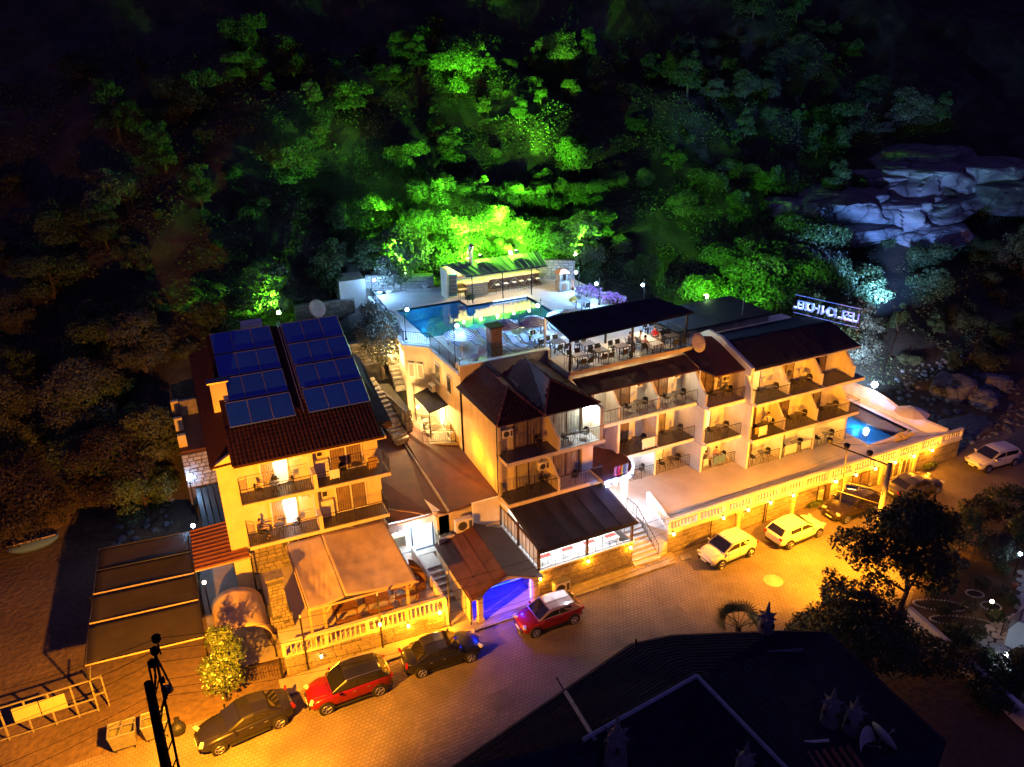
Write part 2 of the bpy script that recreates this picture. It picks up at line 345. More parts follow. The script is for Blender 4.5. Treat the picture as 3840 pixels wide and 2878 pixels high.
def hillmat(m):
    n=m.node_tree.nodes;l=m.node_tree.links;b=n['Principled BSDF'];b.inputs['Roughness'].default_value=.95
    tc=n.new('ShaderNodeTexCoord');g=n.new('ShaderNodeSeparateXYZ');l.new(tc.outputs['Object'],g.inputs[0])
    no=n.new('ShaderNodeTexNoise');no.inputs['Scale'].default_value=.35;no.inputs['Detail'].default_value=8;l.new(tc.outputs['Object'],no.inputs[0])
    n2=n.new('ShaderNodeTexNoise');n2.inputs['Scale'].default_value=3.;n2.inputs['Detail'].default_value=8;l.new(tc.outputs['Object'],n2.inputs[0])
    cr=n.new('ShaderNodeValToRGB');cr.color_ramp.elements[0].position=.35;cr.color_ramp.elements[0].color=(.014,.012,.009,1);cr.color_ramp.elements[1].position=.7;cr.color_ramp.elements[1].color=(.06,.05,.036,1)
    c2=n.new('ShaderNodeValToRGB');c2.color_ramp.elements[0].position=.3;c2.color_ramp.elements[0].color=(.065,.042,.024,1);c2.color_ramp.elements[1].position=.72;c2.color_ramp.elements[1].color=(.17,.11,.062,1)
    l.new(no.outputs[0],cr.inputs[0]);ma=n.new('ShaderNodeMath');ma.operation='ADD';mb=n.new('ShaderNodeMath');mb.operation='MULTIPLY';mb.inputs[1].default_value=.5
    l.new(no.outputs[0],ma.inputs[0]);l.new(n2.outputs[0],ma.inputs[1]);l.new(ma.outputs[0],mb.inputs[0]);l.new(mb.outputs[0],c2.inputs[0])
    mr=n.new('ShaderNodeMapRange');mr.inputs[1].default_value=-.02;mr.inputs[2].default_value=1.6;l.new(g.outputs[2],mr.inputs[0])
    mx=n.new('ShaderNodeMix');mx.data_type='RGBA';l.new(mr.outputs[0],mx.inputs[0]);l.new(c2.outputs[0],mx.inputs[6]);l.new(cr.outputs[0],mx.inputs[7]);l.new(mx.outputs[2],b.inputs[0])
    bp=n.new('ShaderNodeBump');bp.inputs['Strength'].default_value=.9;bp.inputs['Distance'].default_value=.12;l.new(n2.outputs[0],bp.inputs['Height']);l.new(bp.outputs[0],b.inputs['Normal'])
hillmat(hm)
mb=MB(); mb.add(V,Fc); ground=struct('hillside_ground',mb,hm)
# street sheet and pavers
pm=bpy.data.materials.new('street paving'); pm.use_nodes=True
def pavemat(m,bw,bh,ca,cb,mort):
    n=m.node_tree.nodes;l=m.node_tree.links;b=n['Principled BSDF'];b.inputs['Roughness'].default_value=.85
    tc=n.new('ShaderNodeTexCoord');br=n.new('ShaderNodeTexBrick');br.inputs['Scale'].default_value=1;br.inputs['Brick Width'].default_value=bw;br.inputs['Row Height'].default_value=bh;br.inputs['Mortar Size'].default_value=.018
    br.inputs['Color1'].default_value=(*ca,1);br.inputs['Color2'].default_value=(*cb,1);br.inputs['Mortar'].default_value=(*mort,1);l.new(tc.outputs['Object'],br.inputs['Vector'])
    no=n.new('ShaderNodeTexNoise');no.inputs['Scale'].default_value=.4;no.inputs['Detail'].default_value=8;l.new(tc.outputs['Object'],no.inputs[0])
    mx=n.new('ShaderNodeMix');mx.data_type='RGBA';mx.blend_type='MULTIPLY';mx.inputs[0].default_value=.8;cr=n.new('ShaderNodeValToRGB');cr.color_ramp.elements[0].position=.3;cr.color_ramp.elements[0].color=(.45,.42,.4,1);cr.color_ramp.elements[1].position=.65
    l.new(no.outputs[0],cr.inputs[0]);l.new(br.outputs[0],mx.inputs[6]);l.new(cr.outputs[0],mx.inputs[7]);l.new(mx.outputs[2],b.inputs[0])
    bp=n.new('ShaderNodeBump');bp.inputs['Strength'].default_value=.6;bp.inputs['Distance'].default_value=.01;l.new(br.outputs['Fac'],bp.inputs['Height']);bp.invert=True;l.new(bp.outputs[0],b.inputs['Normal'])
pavemat(pm,.26,.21,(.205,.16,.135),(.175,.14,.12),(.11,.09,.075))
mb=MB(); mb.quad((-60,20.5,-.012),(95,20.5,-.012),(95,34.4,-.012),(-60,34.4,-.012)); mb.quad((27.6,34.4,-.012),(95,34.4,-.012),(95,36.4,-.012),(56.3,36.4,-.012),(56.3,35.06,-.012),(27.6,35.06,-.012))
street=struct('street',mb,pm)
mb=MB(); mb.box(-.125,.125,-.1,.1,-.03,.0); mb.v=[(x*(.97 if z>-.01 else 1),y*(.97 if z>-.01 else 1),z) for x,y,z in mb.v]; mb.f=[f for f in mb.f if f!=(0,3,2,1)]; mb.mi=[0]*len(mb.f)
pv=mb.mesh('paver',M['paver'])
it=[]
for j in range(46):
    yy=24.9+j*.2135
    if yy>34.0: break
    for i in range(96):
        xx=7.5+i*.262+(j%2)*.131
        if xx>32.5: continue
        it.append(((xx,yy,.004+random.uniform(-.003,.004)),random.gauss(0,.015),(1,1,1),0))
it.sort(key=lambda t:t[0][0]**2+t[0][1]**2)
vis=[t for t in it if t[0][1]>26+(t[0][0]-12)*-.0 or t[0][0]>16]; oth=[t for t in it if t not in vis]
pieces(street,'paver',vis+oth,[pv],M['paver'],300,'paver_field')
for k,(x,y,w_,h_,l) in enumerate(((24.6,30.2,1.4,.9,'repaired concrete patch in the middle of the street'),(12.5,28.6,1.1,1.3,'repaired concrete patch in front of the black saloon'))):
    mb=MB(); mb.prism([(x-w_/2+random.uniform(-.1,.1),y-h_/2),(x+w_/2,y-h_/2+random.uniform(-.1,.1)),(x+w_/2+random.uniform(-.1,.1),y+h_/2),(x-w_/2,y+h_/2)],0.,.008); tag(mb.build('street_patch',mat('dark patch cement',(.13,.11,.10),.9,var=.2,scale=2)),l,'patch')
for x,y,l in((10.8,33.8,'iron drain grate at the kerb near the black saloon'),(22.8,33.75,'iron drain grate at the kerb before the restaurant')):
    t=thing('drain_grate',l,'drain grate',(x,y,.006)); 
    for k in range(7): mb=MB(); mb.cbox((-.24+k*.08,0,.004),(.03,.36,.012)); mb.build('bar',M['iron'],t,local=True)
# sidewalk with kerb stones
mb=MB(); mb.prism([(2.2,34.16),(27.2,34.16),(27.9,34.45),(28.1,35.05),(2.2,35.3)],0.,.115); sw=struct('sidewalk',mb,M['walk'])
mb=MB(); mb.box(-.48,.48,-.07,.07,0,.13); ks=mb.mesh('kerb_stone',M['concrete'])
for i in range(26): inst('kerb_stone',ks,sw,(2.7+i*.98,34.09,0.))
mb=MB(); mb.box(-.145,.145,-.145,.145,0,.012); fs=mb.mesh('flagstone',M['walk'])
k=0
for i in range(100):
    for j in range(3):
        x=18.2+i*.3; 
        if x>27: break
        inst('paving_slab',fs,sw,(x,34.32+j*.3,.115)); k+=1
mb=MB(); mb.prism([(28.15,34.05),(28.95,33.95),(29.05,34.35),(28.3,34.5)],0,.07); tag(mb.build('loose_slab',M['concrete']),'pale concrete slab lying at the rounded end of the kerb','slab')
mb=MB(); c=Q('h',768,735,0.002); mb.lathe([(.62,0),(.62,.012),(.5,.012),(.5,.006),(.1,.006)],tuple(c),24); tag(mb.build('manhole_cover',M['concrete']),'round manhole cover set in the street paving','manhole cover')
# ================================================================ helpers for building parts
def softsheet(name,par,m,a,b,c,d,amp=.05,sag=.06,t=.05,seams=5,seed=0,nu=30,nv=14):
    "cloth or felt between front a-b and back d-c, with dips, creases and raised seams"
    a,b,c,d=map(Vector,(a,b,c,d)); vs=[]
    def pt(u,v):
        p=a.lerp(b,u).lerp(d.lerp(c,u),v); q=4*v*(1-v); s_=abs(math.sin(u*PI*seams)) if seams else 1
        z=p.z-sag*q*s_+amp*noise.noise(Vector((u*5+seed,v*2,seed)))*q+amp*.5*noise.noise(Vector((u*16+seed,v*4,seed+3)))
        return Vector((p.x,p.y,z))
    for j in range(nv+1):
        for i in range(nu+1): vs.append(pt(i/nu,j/nv))
    mb=MB(); mb.add(vs,[(j*(nu+1)+i,j*(nu+1)+i+1,(j+1)*(nu+1)+i+1,(j+1)*(nu+1)+i) for j in range(nv) for i in range(nu)]); o=mb.build(name,m,par,smooth=True); s=o.modifiers.new('t','SOLIDIFY'); s.thickness=t
    for k in range(1,seams): mb=MB(); mb.path([pt(k/seams,j/nv)+Vector((0,0,.012)) for j in range(nv+1)],.022,4); mb.build('seam',m,par)
    return o
def stones(parent,name,p0,dx,up,w,h,cw,ch,t,m,cap=300,jit=.25,gap=.025,skip=None,nrm=None):
    "blocks on the face that starts at p0, runs along dx (unit) for w and up (unit) for h; t = how far they stand proud"
    dx=Vector(dx).normalized(); up=Vector(up).normalized(); nn=dx.cross(up).normalized()
    rz=math.atan2(dx.y,dx.x); W=wmat(parent).inverted(); base=[]
    for k in range(3):
        b=MB(); r=.10
        vs=[(-.5,0,-.5),(.5,0,-.5),(.5,0,.5),(-.5,0,.5)]
        q=[(x*(1-r*random.random()*1.6),-1,z*(1-r*random.random()*1.6)) for x,_,z in vs]
        b.add(vs+q,[(4,5,6,7),(0,1,5,4),(1,2,6,5),(2,3,7,6),(3,0,4,7)]); base.append(b.mesh(name,m))
    its=[]; rows=max(1,round(h/ch)); rh=h/rows
    for j in range(rows):
        x=-random.random()*cw*.5
        while x<w-.05:
            l=cw*random.uniform(1-jit,1+jit); a=max(0,x); bnd=min(w,x+l); x+=l
            if bnd-a<.08: continue
            cx=(a+bnd)/2; cz=(j+.5)*rh
            if skip and skip(cx,cz): continue
            c=Vector(p0)+dx*cx+up*cz; its.append((W@c,rz,(bnd-a-gap,t*random.uniform(.6,1.3),rh-gap),random.randrange(3)))
    its.sort(key=lambda q:q[0][0]**2+q[0][1]**2)
    pieces(parent,name,its,base,m,cap,name+'_courses')
def railbars(mb,pts,z,h=1.,step=.13,r=.011,post=2.,curl=False):
    for a,b in zip(pts[:-1],pts[1:]):
        a=Vector((a[0],a[1],z if len(a)<3 else a[2]));b=Vector((b[0],b[1],z if len(b)<3 else b[2]));L=(b-a).length;n=max(1,int(L/step))
        up=Vector((0,0,h))
        mb.tube(a+up,b+up,.024,5); mb.tube(a+up*.12,b+up*.12,.014,4)
        if curl: mb.tube(a+up*.82,b+up*.82,.012,4)
        for i in range(n+1):
            p=a.lerp(b,i/n); pp=(i==0 or i==n or (i%max(1,int(post/step))==0))
            mb.tube(p+(up*.0 if pp else up*.12),p+up*(1. if pp or not curl else .82),.022 if pp else r,4,cap=False)
def slidingdoor(par,x0,x1,y,z0,z1,curt='curtain',fr='frame',lit=None,ncol=2,name='glass_door'):
    "door assembly in plane y facing -y: frame part > pane and curtain sub-parts"
    mb=MB(); t=.05; w=(x1-x0)
    mb.box(x0,x0+t,y-.06,y+.02,z0,z1); mb.box(x1-t,x1,y-.06,y+.02,z0,z1); mb.box(x0+t,x1-t,y-.06,y+.02,z1-t,z1); mb.box(x0+t,x1-t,y-.06,y+.02,z0,z0+t)
    for i in range(1,ncol): xx=x0+w*i/ncol; mb.box(xx-t/2,xx+t/2,y-.05,y+.015,z0+t,z1-t)
    f=mb.build(name,M[fr],par)
    for i in range(ncol):
        a=x0+w*i/ncol+t*.6; b=x0+w*(i+1)/ncol-t*.6
        p=MB(); p.quad((a,y-.05,z0+t),(b,y-.05,z0+t),(b,y-.05,z1-t),(a,y-.05,z1-t)); p.build('pane',M['glass'],f)
    c=MB(); n=22; pts=[]
    for i in range(n+1): pts.append((x0+t+(w-2*t)*i/n,y-.02+.012*math.sin(i*2.3)+.006*math.sin(i*5.1)))
    gapc=(lit is not None)
    for i in range(n):
        if n*.42<i<n*(.5 if not gapc else .56): continue
        (a,ya),(b,yb)=pts[i],pts[i+1]; c.quad((a,ya,z0+.03),(b,yb,z0+.03),(b,yb,z1-.03),(a,ya,z1-.03))
    c.build('curtain',M[lit or curt],f)
    return f
def acunit(par,c,rz=0.,s=1.,name='air_conditioner'):
    mb=MB(); mb.cbox((0,0,.3),(.8,.3,.6)); mb.cbox((-.28,.06,-.02),(.06,.36,.04)); mb.cbox((.28,.06,-.02),(.06,.36,.04))
    loc=Vector(c)
    o=mb.mesh('casing',M['ac']); g=MB(); g.tube((-.1,-.151,.3),(-.1,-.158,.3),.22,18)
    for k in range(5): g.cbox((-.1,-.165,.3+(k-2)*.08),(.42-abs(k-2)*.09,.012,.012))
    g.cbox((.28,-.155,.3),(.14,.01,.4))
    if par is None: return o,g
    a=inst(name,o,par,wmat(par).inverted()@loc,rz,(s,s,s)); b=inst('fan_grille',g.mesh('fan_grille',M['grille']),a,(0,0,0)); return a
_chair={}
def chairproto(kind):
    t=thing('chair','chair','chair')
    if kind=='wicker':
        s=MB(); s.lathe([(.02,.40),(.22,.40),(.23,.44),(.02,.45)],(0,0,0),12); s.build('seat',M['wicker'],t)
        b=MB()
        for k in range(9):
            a=R(-80+20*k); x,y=.24*math.sin(a),.24*math.cos(a); h=.36 if abs(k-4)<3 else .22
            b.tube((x,y,.42),(x*1.1,y*1.15,.42+h),.014,4)
        for h,m_ in((.2,1.06),(.34,1.12)):
            pts=[(.24*m_*math.sin(R(a)),.24*m_*math.cos(R(a)),.42+h+(.0 if h<.3 else (.02 if abs(a)<50 else -.12))) for a in range(-85,86,17)]; b.path(pts,.018,5)
        b.add([(.25*math.sin(R(a)),.25*math.cos(R(a)),z) for z in(.5,.78) for a in range(-50,51,20)],[(i,i+1,i+7,i+6) for i in range(5)]); b.build('backrest',M['wicker'],t)
        for sx,sy in((-1,-1),(1,-1),(1,1),(-1,1)):
            l=MB(); l.tube((sx*.17,sy*.17,.42),(sx*.24,sy*.24,0),.014,5); l.build('leg',M['black'],t)
    elif kind=='plastic':
        s=MB(); s.cbox((0,0,.44),(.44,.42,.035)); s.build('seat',M['trim'],t,bevel=.01)
        b=MB(); b.add([(-.2,.2,.5),(.2,.2,.5),(.22,.27,.86),(-.22,.27,.86),(-.2,.225,.5),(.2,.225,.5),(.22,.295,.86),(-.22,.295,.86)],[(0,1,2,3),(7,6,5,4),(0,4,5,1),(1,5,6,2),(2,6,7,3),(3,7,4,0)])
        b.tube((-.23,.22,.66),(-.23,-.18,.64),.018,5); b.tube((.23,.22,.66),(.23,-.18,.64),.018,5); b.build('backrest',M['trim'],t)
        for sx,sy in((-1,-1),(1,-1),(1,1),(-1,1)):
            l=MB(); l.tube((sx*.2,sy*.18,.64 if sy<0 else .5),(sx*.23,sy*.24,0),.02,5); l.build('leg',M['trim'],t)
    return Proto(t)
CH_W=chairproto('wicker'); CH_P=chairproto('plastic')
def tableproto(kind):
    t=thing('table','table','table')
    if kind=='round':
        s=MB(); s.lathe([(.01,.70),(.32,.70),(.33,.72),(.01,.725)],(0,0,0),18); s.build('table_top',M['greytop'],t)
        for k in range(4):
            a=PI/4+k*PI/2; l=MB(); l.path([(.05*math.cos(a),.05*math.sin(a),.7),(.06*math.cos(a),.06*math.sin(a),.35),(.28*math.cos(a),.28*math.sin(a),0)],.014,5); l.build('leg',M['black'],t)
    else:
        sx=.48 if kind=='square' else 1.3
        s=MB(); s.cbox((0,0,.735),(sx*2,.9,.04)); s.build('table_top',M['greytop'] if kind=='square' else M['woodlt'],t,bevel=.008)
        for x in(-1,1):
            for y in(-1,1): l=MB(); l.cbox((x*(sx-.06),y*.38,.36),(.06,.06,.72)); l.build('leg',M['trim'],t)
    return Proto(t)
TB_R=tableproto('round'); TB_S=tableproto('square')
# ================================================================ right hotel wing, terrace and small pool
FT,L1,L2,RE=1.75,4.25,7.2,9.75
terr_o=thing('raised_terrace','long raised terrace of the hotel above the parked cars','terrace',(27.7,35.1,0))
mb=MB()
for a in ((27.72,48.9,35.12,46),(48.9,53.9,35.12,37.7),(53.9,56.2,35.12,46),(48.9,53.9,44.2,46)): mb.box(a[0],a[1],a[2],a[3],0.,FT)
mb.prism([(26.95,38.6),(27.72,38.6),(27.72,46),(24.9,46),(24.9,40.2),(26.95,40.2)],0.,FT-.004); mb.prism([(26.98,36.6),(27.72,35.3),(27.72,38.6),(26.98,38.6)],0,FT-.008)
mb.build('terrace_floor',M['tilefloor'],terr_o)
stones(terr_o,'stone_block',(27.72,35.115,.0),(1,0,0),(0,0,1),28.4,1.62,.7,.32,.02,M['stone'],240,jit=.3,gap=.018,skip=lambda x,z:(13.9<x<15.5 or 16.6<x<18.6 or 20.4<x<23.0) and z<1.45)
mb=MB(); mb.box(27.7,56.22,34.99,35.30,1.66,1.80); mb.build('coping',M['marble'],terr_o)
# shop fronts below the terrace
for (a,b,k) in((41.7,42.2,'door'),(44.4,46.2,'win'),(48.2,49.4,'win'),(49.6,50.6,'win')):
    slidingdoor(terr_o,a,b,35.085,.15,1.5,curt='curtdk',fr='framedk' if k!='win' or a<48 else 'frame',ncol=2 if b-a>.9 else 1,name='shop_door' if k=='door' else 'shop_window')
for x in(33.6,38.6,43.6,47.4,51.0): mb=MB(); mb.box(x-.13,x+.13,34.93,35.10,0,1.66); mb.box(x-.2,x+.2,34.9,35.1,1.5,1.655); mb.build('pilaster',M['yellow'],terr_o)
for x in(31.2,35.9,36.1,40.9): mb=MB(); mb.tube((x,34.98,0),(x,34.98,1.66),.035,6); mb.build('drain_pipe',M['iron'],terr_o)
mb=MB(); mb.box(41.0,41.45,34.93,35.08,.35,1.2); mb.build('meter_box',M['yellow'],terr_o)
# balustrade: turned balusters between piers
def balustrade(name,label,x0,x1,y,z,h,ang=0.,lampx=(),step=.27,pier=2.3,parent_lab=None,mat_=M['white']):
    t=thing(name,label,'balustrade',(x0,y,z),ang); L=x1-x0
    prof=[(.05,0),(.05,.04),(.03,.07),(.055,.2),(.06,.27),(.03,.42),(.03,.5),(.045,.56),(.045,.6)]; s=(h-.26)/.6
    b=MB(); b.lathe([(r_,q*s) for r_,q in prof],(0,0,0),8); bm_=b.mesh('baluster',mat_,True)
    mb=MB(); mb.box(0,L,-.11,.11,0,.13); mb.build('plinth',mat_,t,local=True); mb=MB(); mb.box(-.04,L+.04,-.12,.12,h-.13,h); mb.build('handrail',mat_,t,local=True)
    n=int(L/step); np_=max(1,round(L/pier)); pxs=[L*i/np_ for i in range(np_+1)]
    for px_ in pxs: mb=MB(); mb.box(px_-.1,px_+.1,-.10,.10,.13,h-.13); mb.build('pier',mat_,t,local=True)
    for i in range(n):
        x=(i+.5)*L/n
        if min(abs(x-q) for q in pxs)<.14: continue
        inst('baluster',bm_,t,(x,0,.13))
    return t
balustrade('stone_balustrade','long white stone balustrade on the front edge of the raised terrace',27.75,56.15,35.14,1.8,.88)
bl=balustrade('stone_balustrade','short white balustrade beside the entrance ramp of the terrace',0,3.3,0,1.8,.88); bl.location=(27.86,35.4,1.8); bl.rotation_euler.z=R(78)
mb=MB(); mb.prism([(26.98,34.95),(27.72,35.1),(27.72,35.3),(26.98,36.6)],0.,FT,top=[.25,.9,1.2,1.6]); terr_ramp=tag(mb.build('ramp_wall',M['marble']),'sloping marble flank wall between entrance stairs and terrace','wall')
# wall lamps with orange light
LX=[QY(4,x,y,34.95).x for x,y in((375,970),(935,790),(1215,690),(1470,590),(1725,510),(2200,360))]+[QY(10,x,y,34.95).x for x,y in((755,1320),(995,1230),(1225,1150),(1460,1070),(1685,990),(1905,920))]
def walllamp(x,y,z,lab,grp,pw=48,par=None,col=ORANGE):
    t=thing('wall_lamp',lab,'lamp',(x,y,z),0,grp)
    mb=MB(); mb.box(-.05,.05,-.05,.045,.04,.16); mb.build('bracket',M['black'],t,local=True); mb=MB(); mb.box(-.06,.06,-.13,-.03,-.1,.05); mb.build('lamp_glass',M['bulbO'],t,local=True)
    light('POINT',(x,y-.2,z-.02),pw,col,t,.06)
for i,x in enumerate(LX): walllamp(x,34.93,1.70,'orange wall lamp on the terrace balustrade, %s from the entrance stairs'%ORD[i],'orange lamps along the terrace wall',36 if i<8 else 85)
# the wing itself
wing=thing('hotel_wing','three storey white hotel wing with stepped balconies behind the terrace','building',(31.2,41.6,0))
FY=lambda x:41.6 if x<34.5 else (40.4 if x<37.85 else 39.2)
bays=[(27.9,31.2),(31.2,34.5),(34.5,37.85),(37.85,41.15),(41.15,44.45),(44.45,47.75)]
BW=1.75
mb=MB()
for x0,x1 in bays: mb.box(x0,x1,FY(x0+.1)+BW,47.5,FT-.1,RE+.2)
mb.box(24.95,27.9,43.4,47.5,FT-.1,RE+.2); mb.box(47.75,48.05,40.9,47.5,FT-.1,RE+.1)
mb.build('wall',M['white'],wing)
def fins(x,yf,yb,z0,z1,full=True):
    mb=MB()
    if full: mb.box(x-.09,x+.09,yf,yb,z0,z1)
    else: mb.add([(x+s,y,z) for s in(-.09,.09) for y,z in((yf,z0),(yf,z0+.95),(yf+.2,z0+1.0),(yb,z1),(yb,z0))],[(0,1,2,3,4),(9,8,7,6,5),(0,5,6,1),(1,6,7,2),(2,7,8,3),(3,8,9,4),(4,9,5,0)])
    mb.build('partition_wall',M['white'],wing)
for zi,(z0,z1) in enumerate(((FT,L1-.22),(L1,L2-.24),(L2,RE))):
    for x in(27.9,31.2,34.5,37.85,41.15,44.45,47.75):
        yl,yr=FY(x-.1),FY(x+.1); yf=min(yl,yr) if x<47 else FY(x-.1)
        stepw=abs(yl-yr)>.1
        if zi==2: fins(x,yf+.05,yf+BW,z0,z1,full=stepw and False)
        elif zi==1 and x>38: fins(x,yf+.05,yf+BW,z0,z1,full=False)
        else: fins(x,yf+.02,yf+BW+(0 if not stepw else 1.2),z0,z1)
for zi,z in enumerate((L1,L2)):
    for i,(x0,x1) in enumerate(bays):
        e=.85 if i==5 else 0; y=FY(x0+.1)-(.32 if i!=9 else 0)
        mb=MB(); mb.box(x0+(.0 if i in(0,1,3,4,5) else 0),x1+e,y,FY(x0+.1)+BW,z-.24,z-.002*i); mb.build('balcony_slab',M['white'],wing)
        m2=MB(); m2.box(x0+.1,x1+e-.03,y+.06,FY(x0+.1)+BW,z-.002*i,z+.012); m2.build('balcony_floor',M['greytop' if (z==L1 or i in(3,4,5)) else 'tilefloor'],wing)
mb=MB(); mb.box(24.95,27.9,41.3,43.4,L2-.24,L2); mb.build('balcony_slab',M['white'],wing); mb=MB(); mb.box(24.95,27.9,41.35,43.4,L1-.24,L1); mb.build('balcony_slab',M['white'],wing)
doors={ # (floor,bay):(curtain,lit)
 (0,0):('curtain',None),(0,1):('curtain','roomY'),(0,2):('curtain','roomY'),(0,3):('curtdk',None),(0,4):('curtdk',None),(0,5):('curtain',None),
 (1,0):('curtdk',None),(1,1):('curtain',None),(1,2):('curtain','roomC'),(1,3):('curtdk',None),(1,4):('curtdk',None),(1,5):('curtain',None),
 (2,0):('curtdk',None),(2,1):('curtdk',None),(2,2):('curtdk',None),(2,3):('curtain','roomY'),(2,4):('curtain',None),(2,5):('curtdk',None)}
for (fl,b),(cu,lit) in doors.items():
    x0,x1=bays[b]; z0=(FT,L1,L2)[fl]; y=FY(x0+.1)+BW-.03
    slidingdoor(wing,x0+.35,x0+1.95,y,z0+.02,z0+2.1,cu,'framedk',lit)
    # small wall unit beside the door
    if (fl,b) in((2,0),(2,1),(0,1),(0,2)): acunit(wing,(x0+2.5,y-.3,z0+1.45),0,.75)
for (x,y,z,c,pw) in((26.6,42.3,9.3,(1.,.85,.5),16),(29.3,42.6,9.3,(1.,.85,.5),18),(32.8,42.7,9.3,(1.,.85,.5),18),(39.2,39.9,9.2,(1.,.7,.3),10),(29.4,42.3,3.6,(.75,.85,1.),16),(36,41.6,3.7,(1.,.6,.2),14),(39.4,40.4,3.7,(1.,.6,.15),14),(43,40.4,3.7,(1.,.6,.15),14),(32.9,42.8,6.5,(1.,.6,.25),7),(36.3,41.6,6.6,(1.,.6,.25),9),(46.8,40.4,3.7,(1.,.6,.15),12)): light('POINT',(x,y,z),pw,c,wing,.1,name='balcony_light')  # no fittings modelled; a few are added fill to lift the bays
slidingdoor(wing,25.3,26.8,43.37,L2+.02,L2+2.1,'curtain','framedk')
# railings of the wing
for fl,z in((1,L1),(2,L2)):
    for i,(x0,x1) in enumerate(bays):
        y=FY(x0+.1)-.26
        if fl==2 and i in(4,5): continue
        if fl==1 and i in(4,): continue
        mb=MB(); pts=[(x0+.12,y),(x1-.12,y)]
        if i in(2,3): pts=[(x0-.02,FY(x0-.1)-.26)]+[(x0+.0,y),(x1-.12,y)]
        if i==5: pts=[(x0+.12,y),(x1+.8,y),(x1+.8,y+1.9)]
        railbars(mb,pts,z,1.0); mb.build('balcony_railing',M['iron'],wing)
for i,(x0,x1) in enumerate(bays):
    y=FY(x0+.1)+.02
    mb=MB(); railbars(mb,[(x0+.15,y),(x1-.15 if i<5 else x1+.2,y)],FT,.95,.16,curl=True)
    for k in range(7): 
        xx=x0+.4+k*.4; mb.path([(xx,y,FT+.2),(xx+.14,y,FT+.4),(xx,y,FT+.6),(xx-.1,y,FT+.45)],.01,4)
    mb.build('garden_railing',M['iron'],wing)
mb=MB(); railbars(mb,[(25.05,41.38),(27.8,41.38)],L2,1.); mb.build('balcony_railing',M['iron'],wing)
mb=MB(); railbars(mb,[(47.95,39.25),(48.9,39.0),(48.9,38.0)],FT,.95); mb.build('garden_railing',M['iron'],wing)
# roofs of the wing
softsheet('canopy_roof',wing,M['brown'],(24.95,41.35,9.74),(34.5,41.35,9.74),(34.4,43.2,10.3),(24.95,43.2,10.25),.04,.03,.08,7,6)
mb=MB(); mb.slab([(34.5,41.35,9.74),(34.9,40.1,9.6),(38.0,40.1,9.6),(37.4,43.9,10.95),(36.4,44.2,11.05)],.1); mb.add([(34.5,41.35,9.74),(36.4,44.2,11.05),(34.4,43.3,10.4)],[(0,1,2)]); mb.build('hip_roof',M['brown'],wing)
mb=MB(); mb.add([(x,y,z) for x in(37.55,37.8) for y,z in((39.55,9.25),(39.45,9.9),(43.0,11.15),(44.6,11.2),(45.6,10.6),(45.6,9.3))],[(0,1,2,3,4,5),(11,10,9,8,7,6)]+[(i,(i+1)%6,6+(i+1)%6,6+i)[::-1] for i in range(6)]); mb.build('gable_parapet',M['white'],wing)
softsheet('shingle_slope',wing,M['roofdark'],(37.8,39.7,9.57),(48.5,39.7,9.57),(47.6,42.2,10.97),(37.8,42.6,10.97),.05,.03,.08,9,8)
mb=MB(); mb.slab([(37.8,42.6,10.95),(47.6,42.2,10.95),(48.5,46.5,9.9),(37.8,46.5,9.9)],.1)
mb.build('shingle_roof',M['roofdark'],wing)
mb=MB(); mb.tube((37.95,39.66,9.5),(48.45,39.66,9.5),.05,6); mb.tube((37.7,39.6,9.5),(37.7,39.3,7.3),.04,6); mb.tube((34.45,41.3,9.7),(34.45,41.25,7.2),.05,6); mb.build('gutter',M['marble'],wing)
for x in (39.6,43.0): mb=MB(); mb.box(x,x+.5,39.25,39.75,8.1,8.55); mb.build('wall_unit',M['ac'],wing) if False else None
for z in(7.5,8.15): acunit(wing,(37.15,41.75,z),0,.8)
back=thing('rear_roof_block','low dark flat roofed block behind the hotel wing','building',(38.4,46.5,0))
mb=MB(); mb.box(36.5,45.5,46.6,51.5,4,10.5); mb.build('wall',M['concrete'],back); mb=MB(); mb.box(36.2,45.8,46.5,51.8,10.5,10.66); mb.build('roof_slab',M['felt'],back)
mb=MB(); mb.tube((43.2,47.2,10.6),(43.2,47.2,12.2),.04,6); mb.build('vent_pipe',M['steel'],back)
# roof sign seen from behind
sign=thing('roof_sign','lit white hotel lettering on a frame, seen from behind above the wing roof','sign',(50.1,44.9,9.0))
a,b=Vector((49.2,47.6,11.0)),Vector((50.9,42.2,11.0)); dv=(b-a).normalized()
mb=MB()
for z in(-.72,.0,.72): mb.tube(a+Vector((0,0,z-.4)),b+Vector((0,0,z-.4)),.03,5)
for t_ in(0,.33,.66,1.): p=a.lerp(b,t_); mb.tube(p+Vector((0,0,-3)),p+Vector((0,0,.35)),.035,5); mb.tube(p+Vector((-.9,-.3,-2.2)),p+Vector((0,0,-.3)),.025,5)
mb.build('sign_frame',M['iron'],sign)
for z in(-.78,.78): mb=MB(); mb.tube(a+Vector((0,0,z-.4)),b+Vector((0,0,z-.4)),.025,4); mb.build('blue_edge_tube',M['neonT'],sign)
def textmesh(txt,size,ext=.02,bold=0.):
    cu=bpy.data.curves.new('lettering','FONT'); cu.body=txt; cu.size=size; cu.extrude=ext; cu.offset=bold; cu.align_x='LEFT'; cu.resolution_u=3
    ob=bpy.data.objects.new('tmp',cu); COL.objects.link(ob); dg=bpy.context.evaluated_depsgraph_get(); me=bpy.data.meshes.new_from_object(ob.evaluated_get(dg)); bpy.data.objects.remove(ob); return me
L_=(b-a).length; word='LESLION HOTEL'
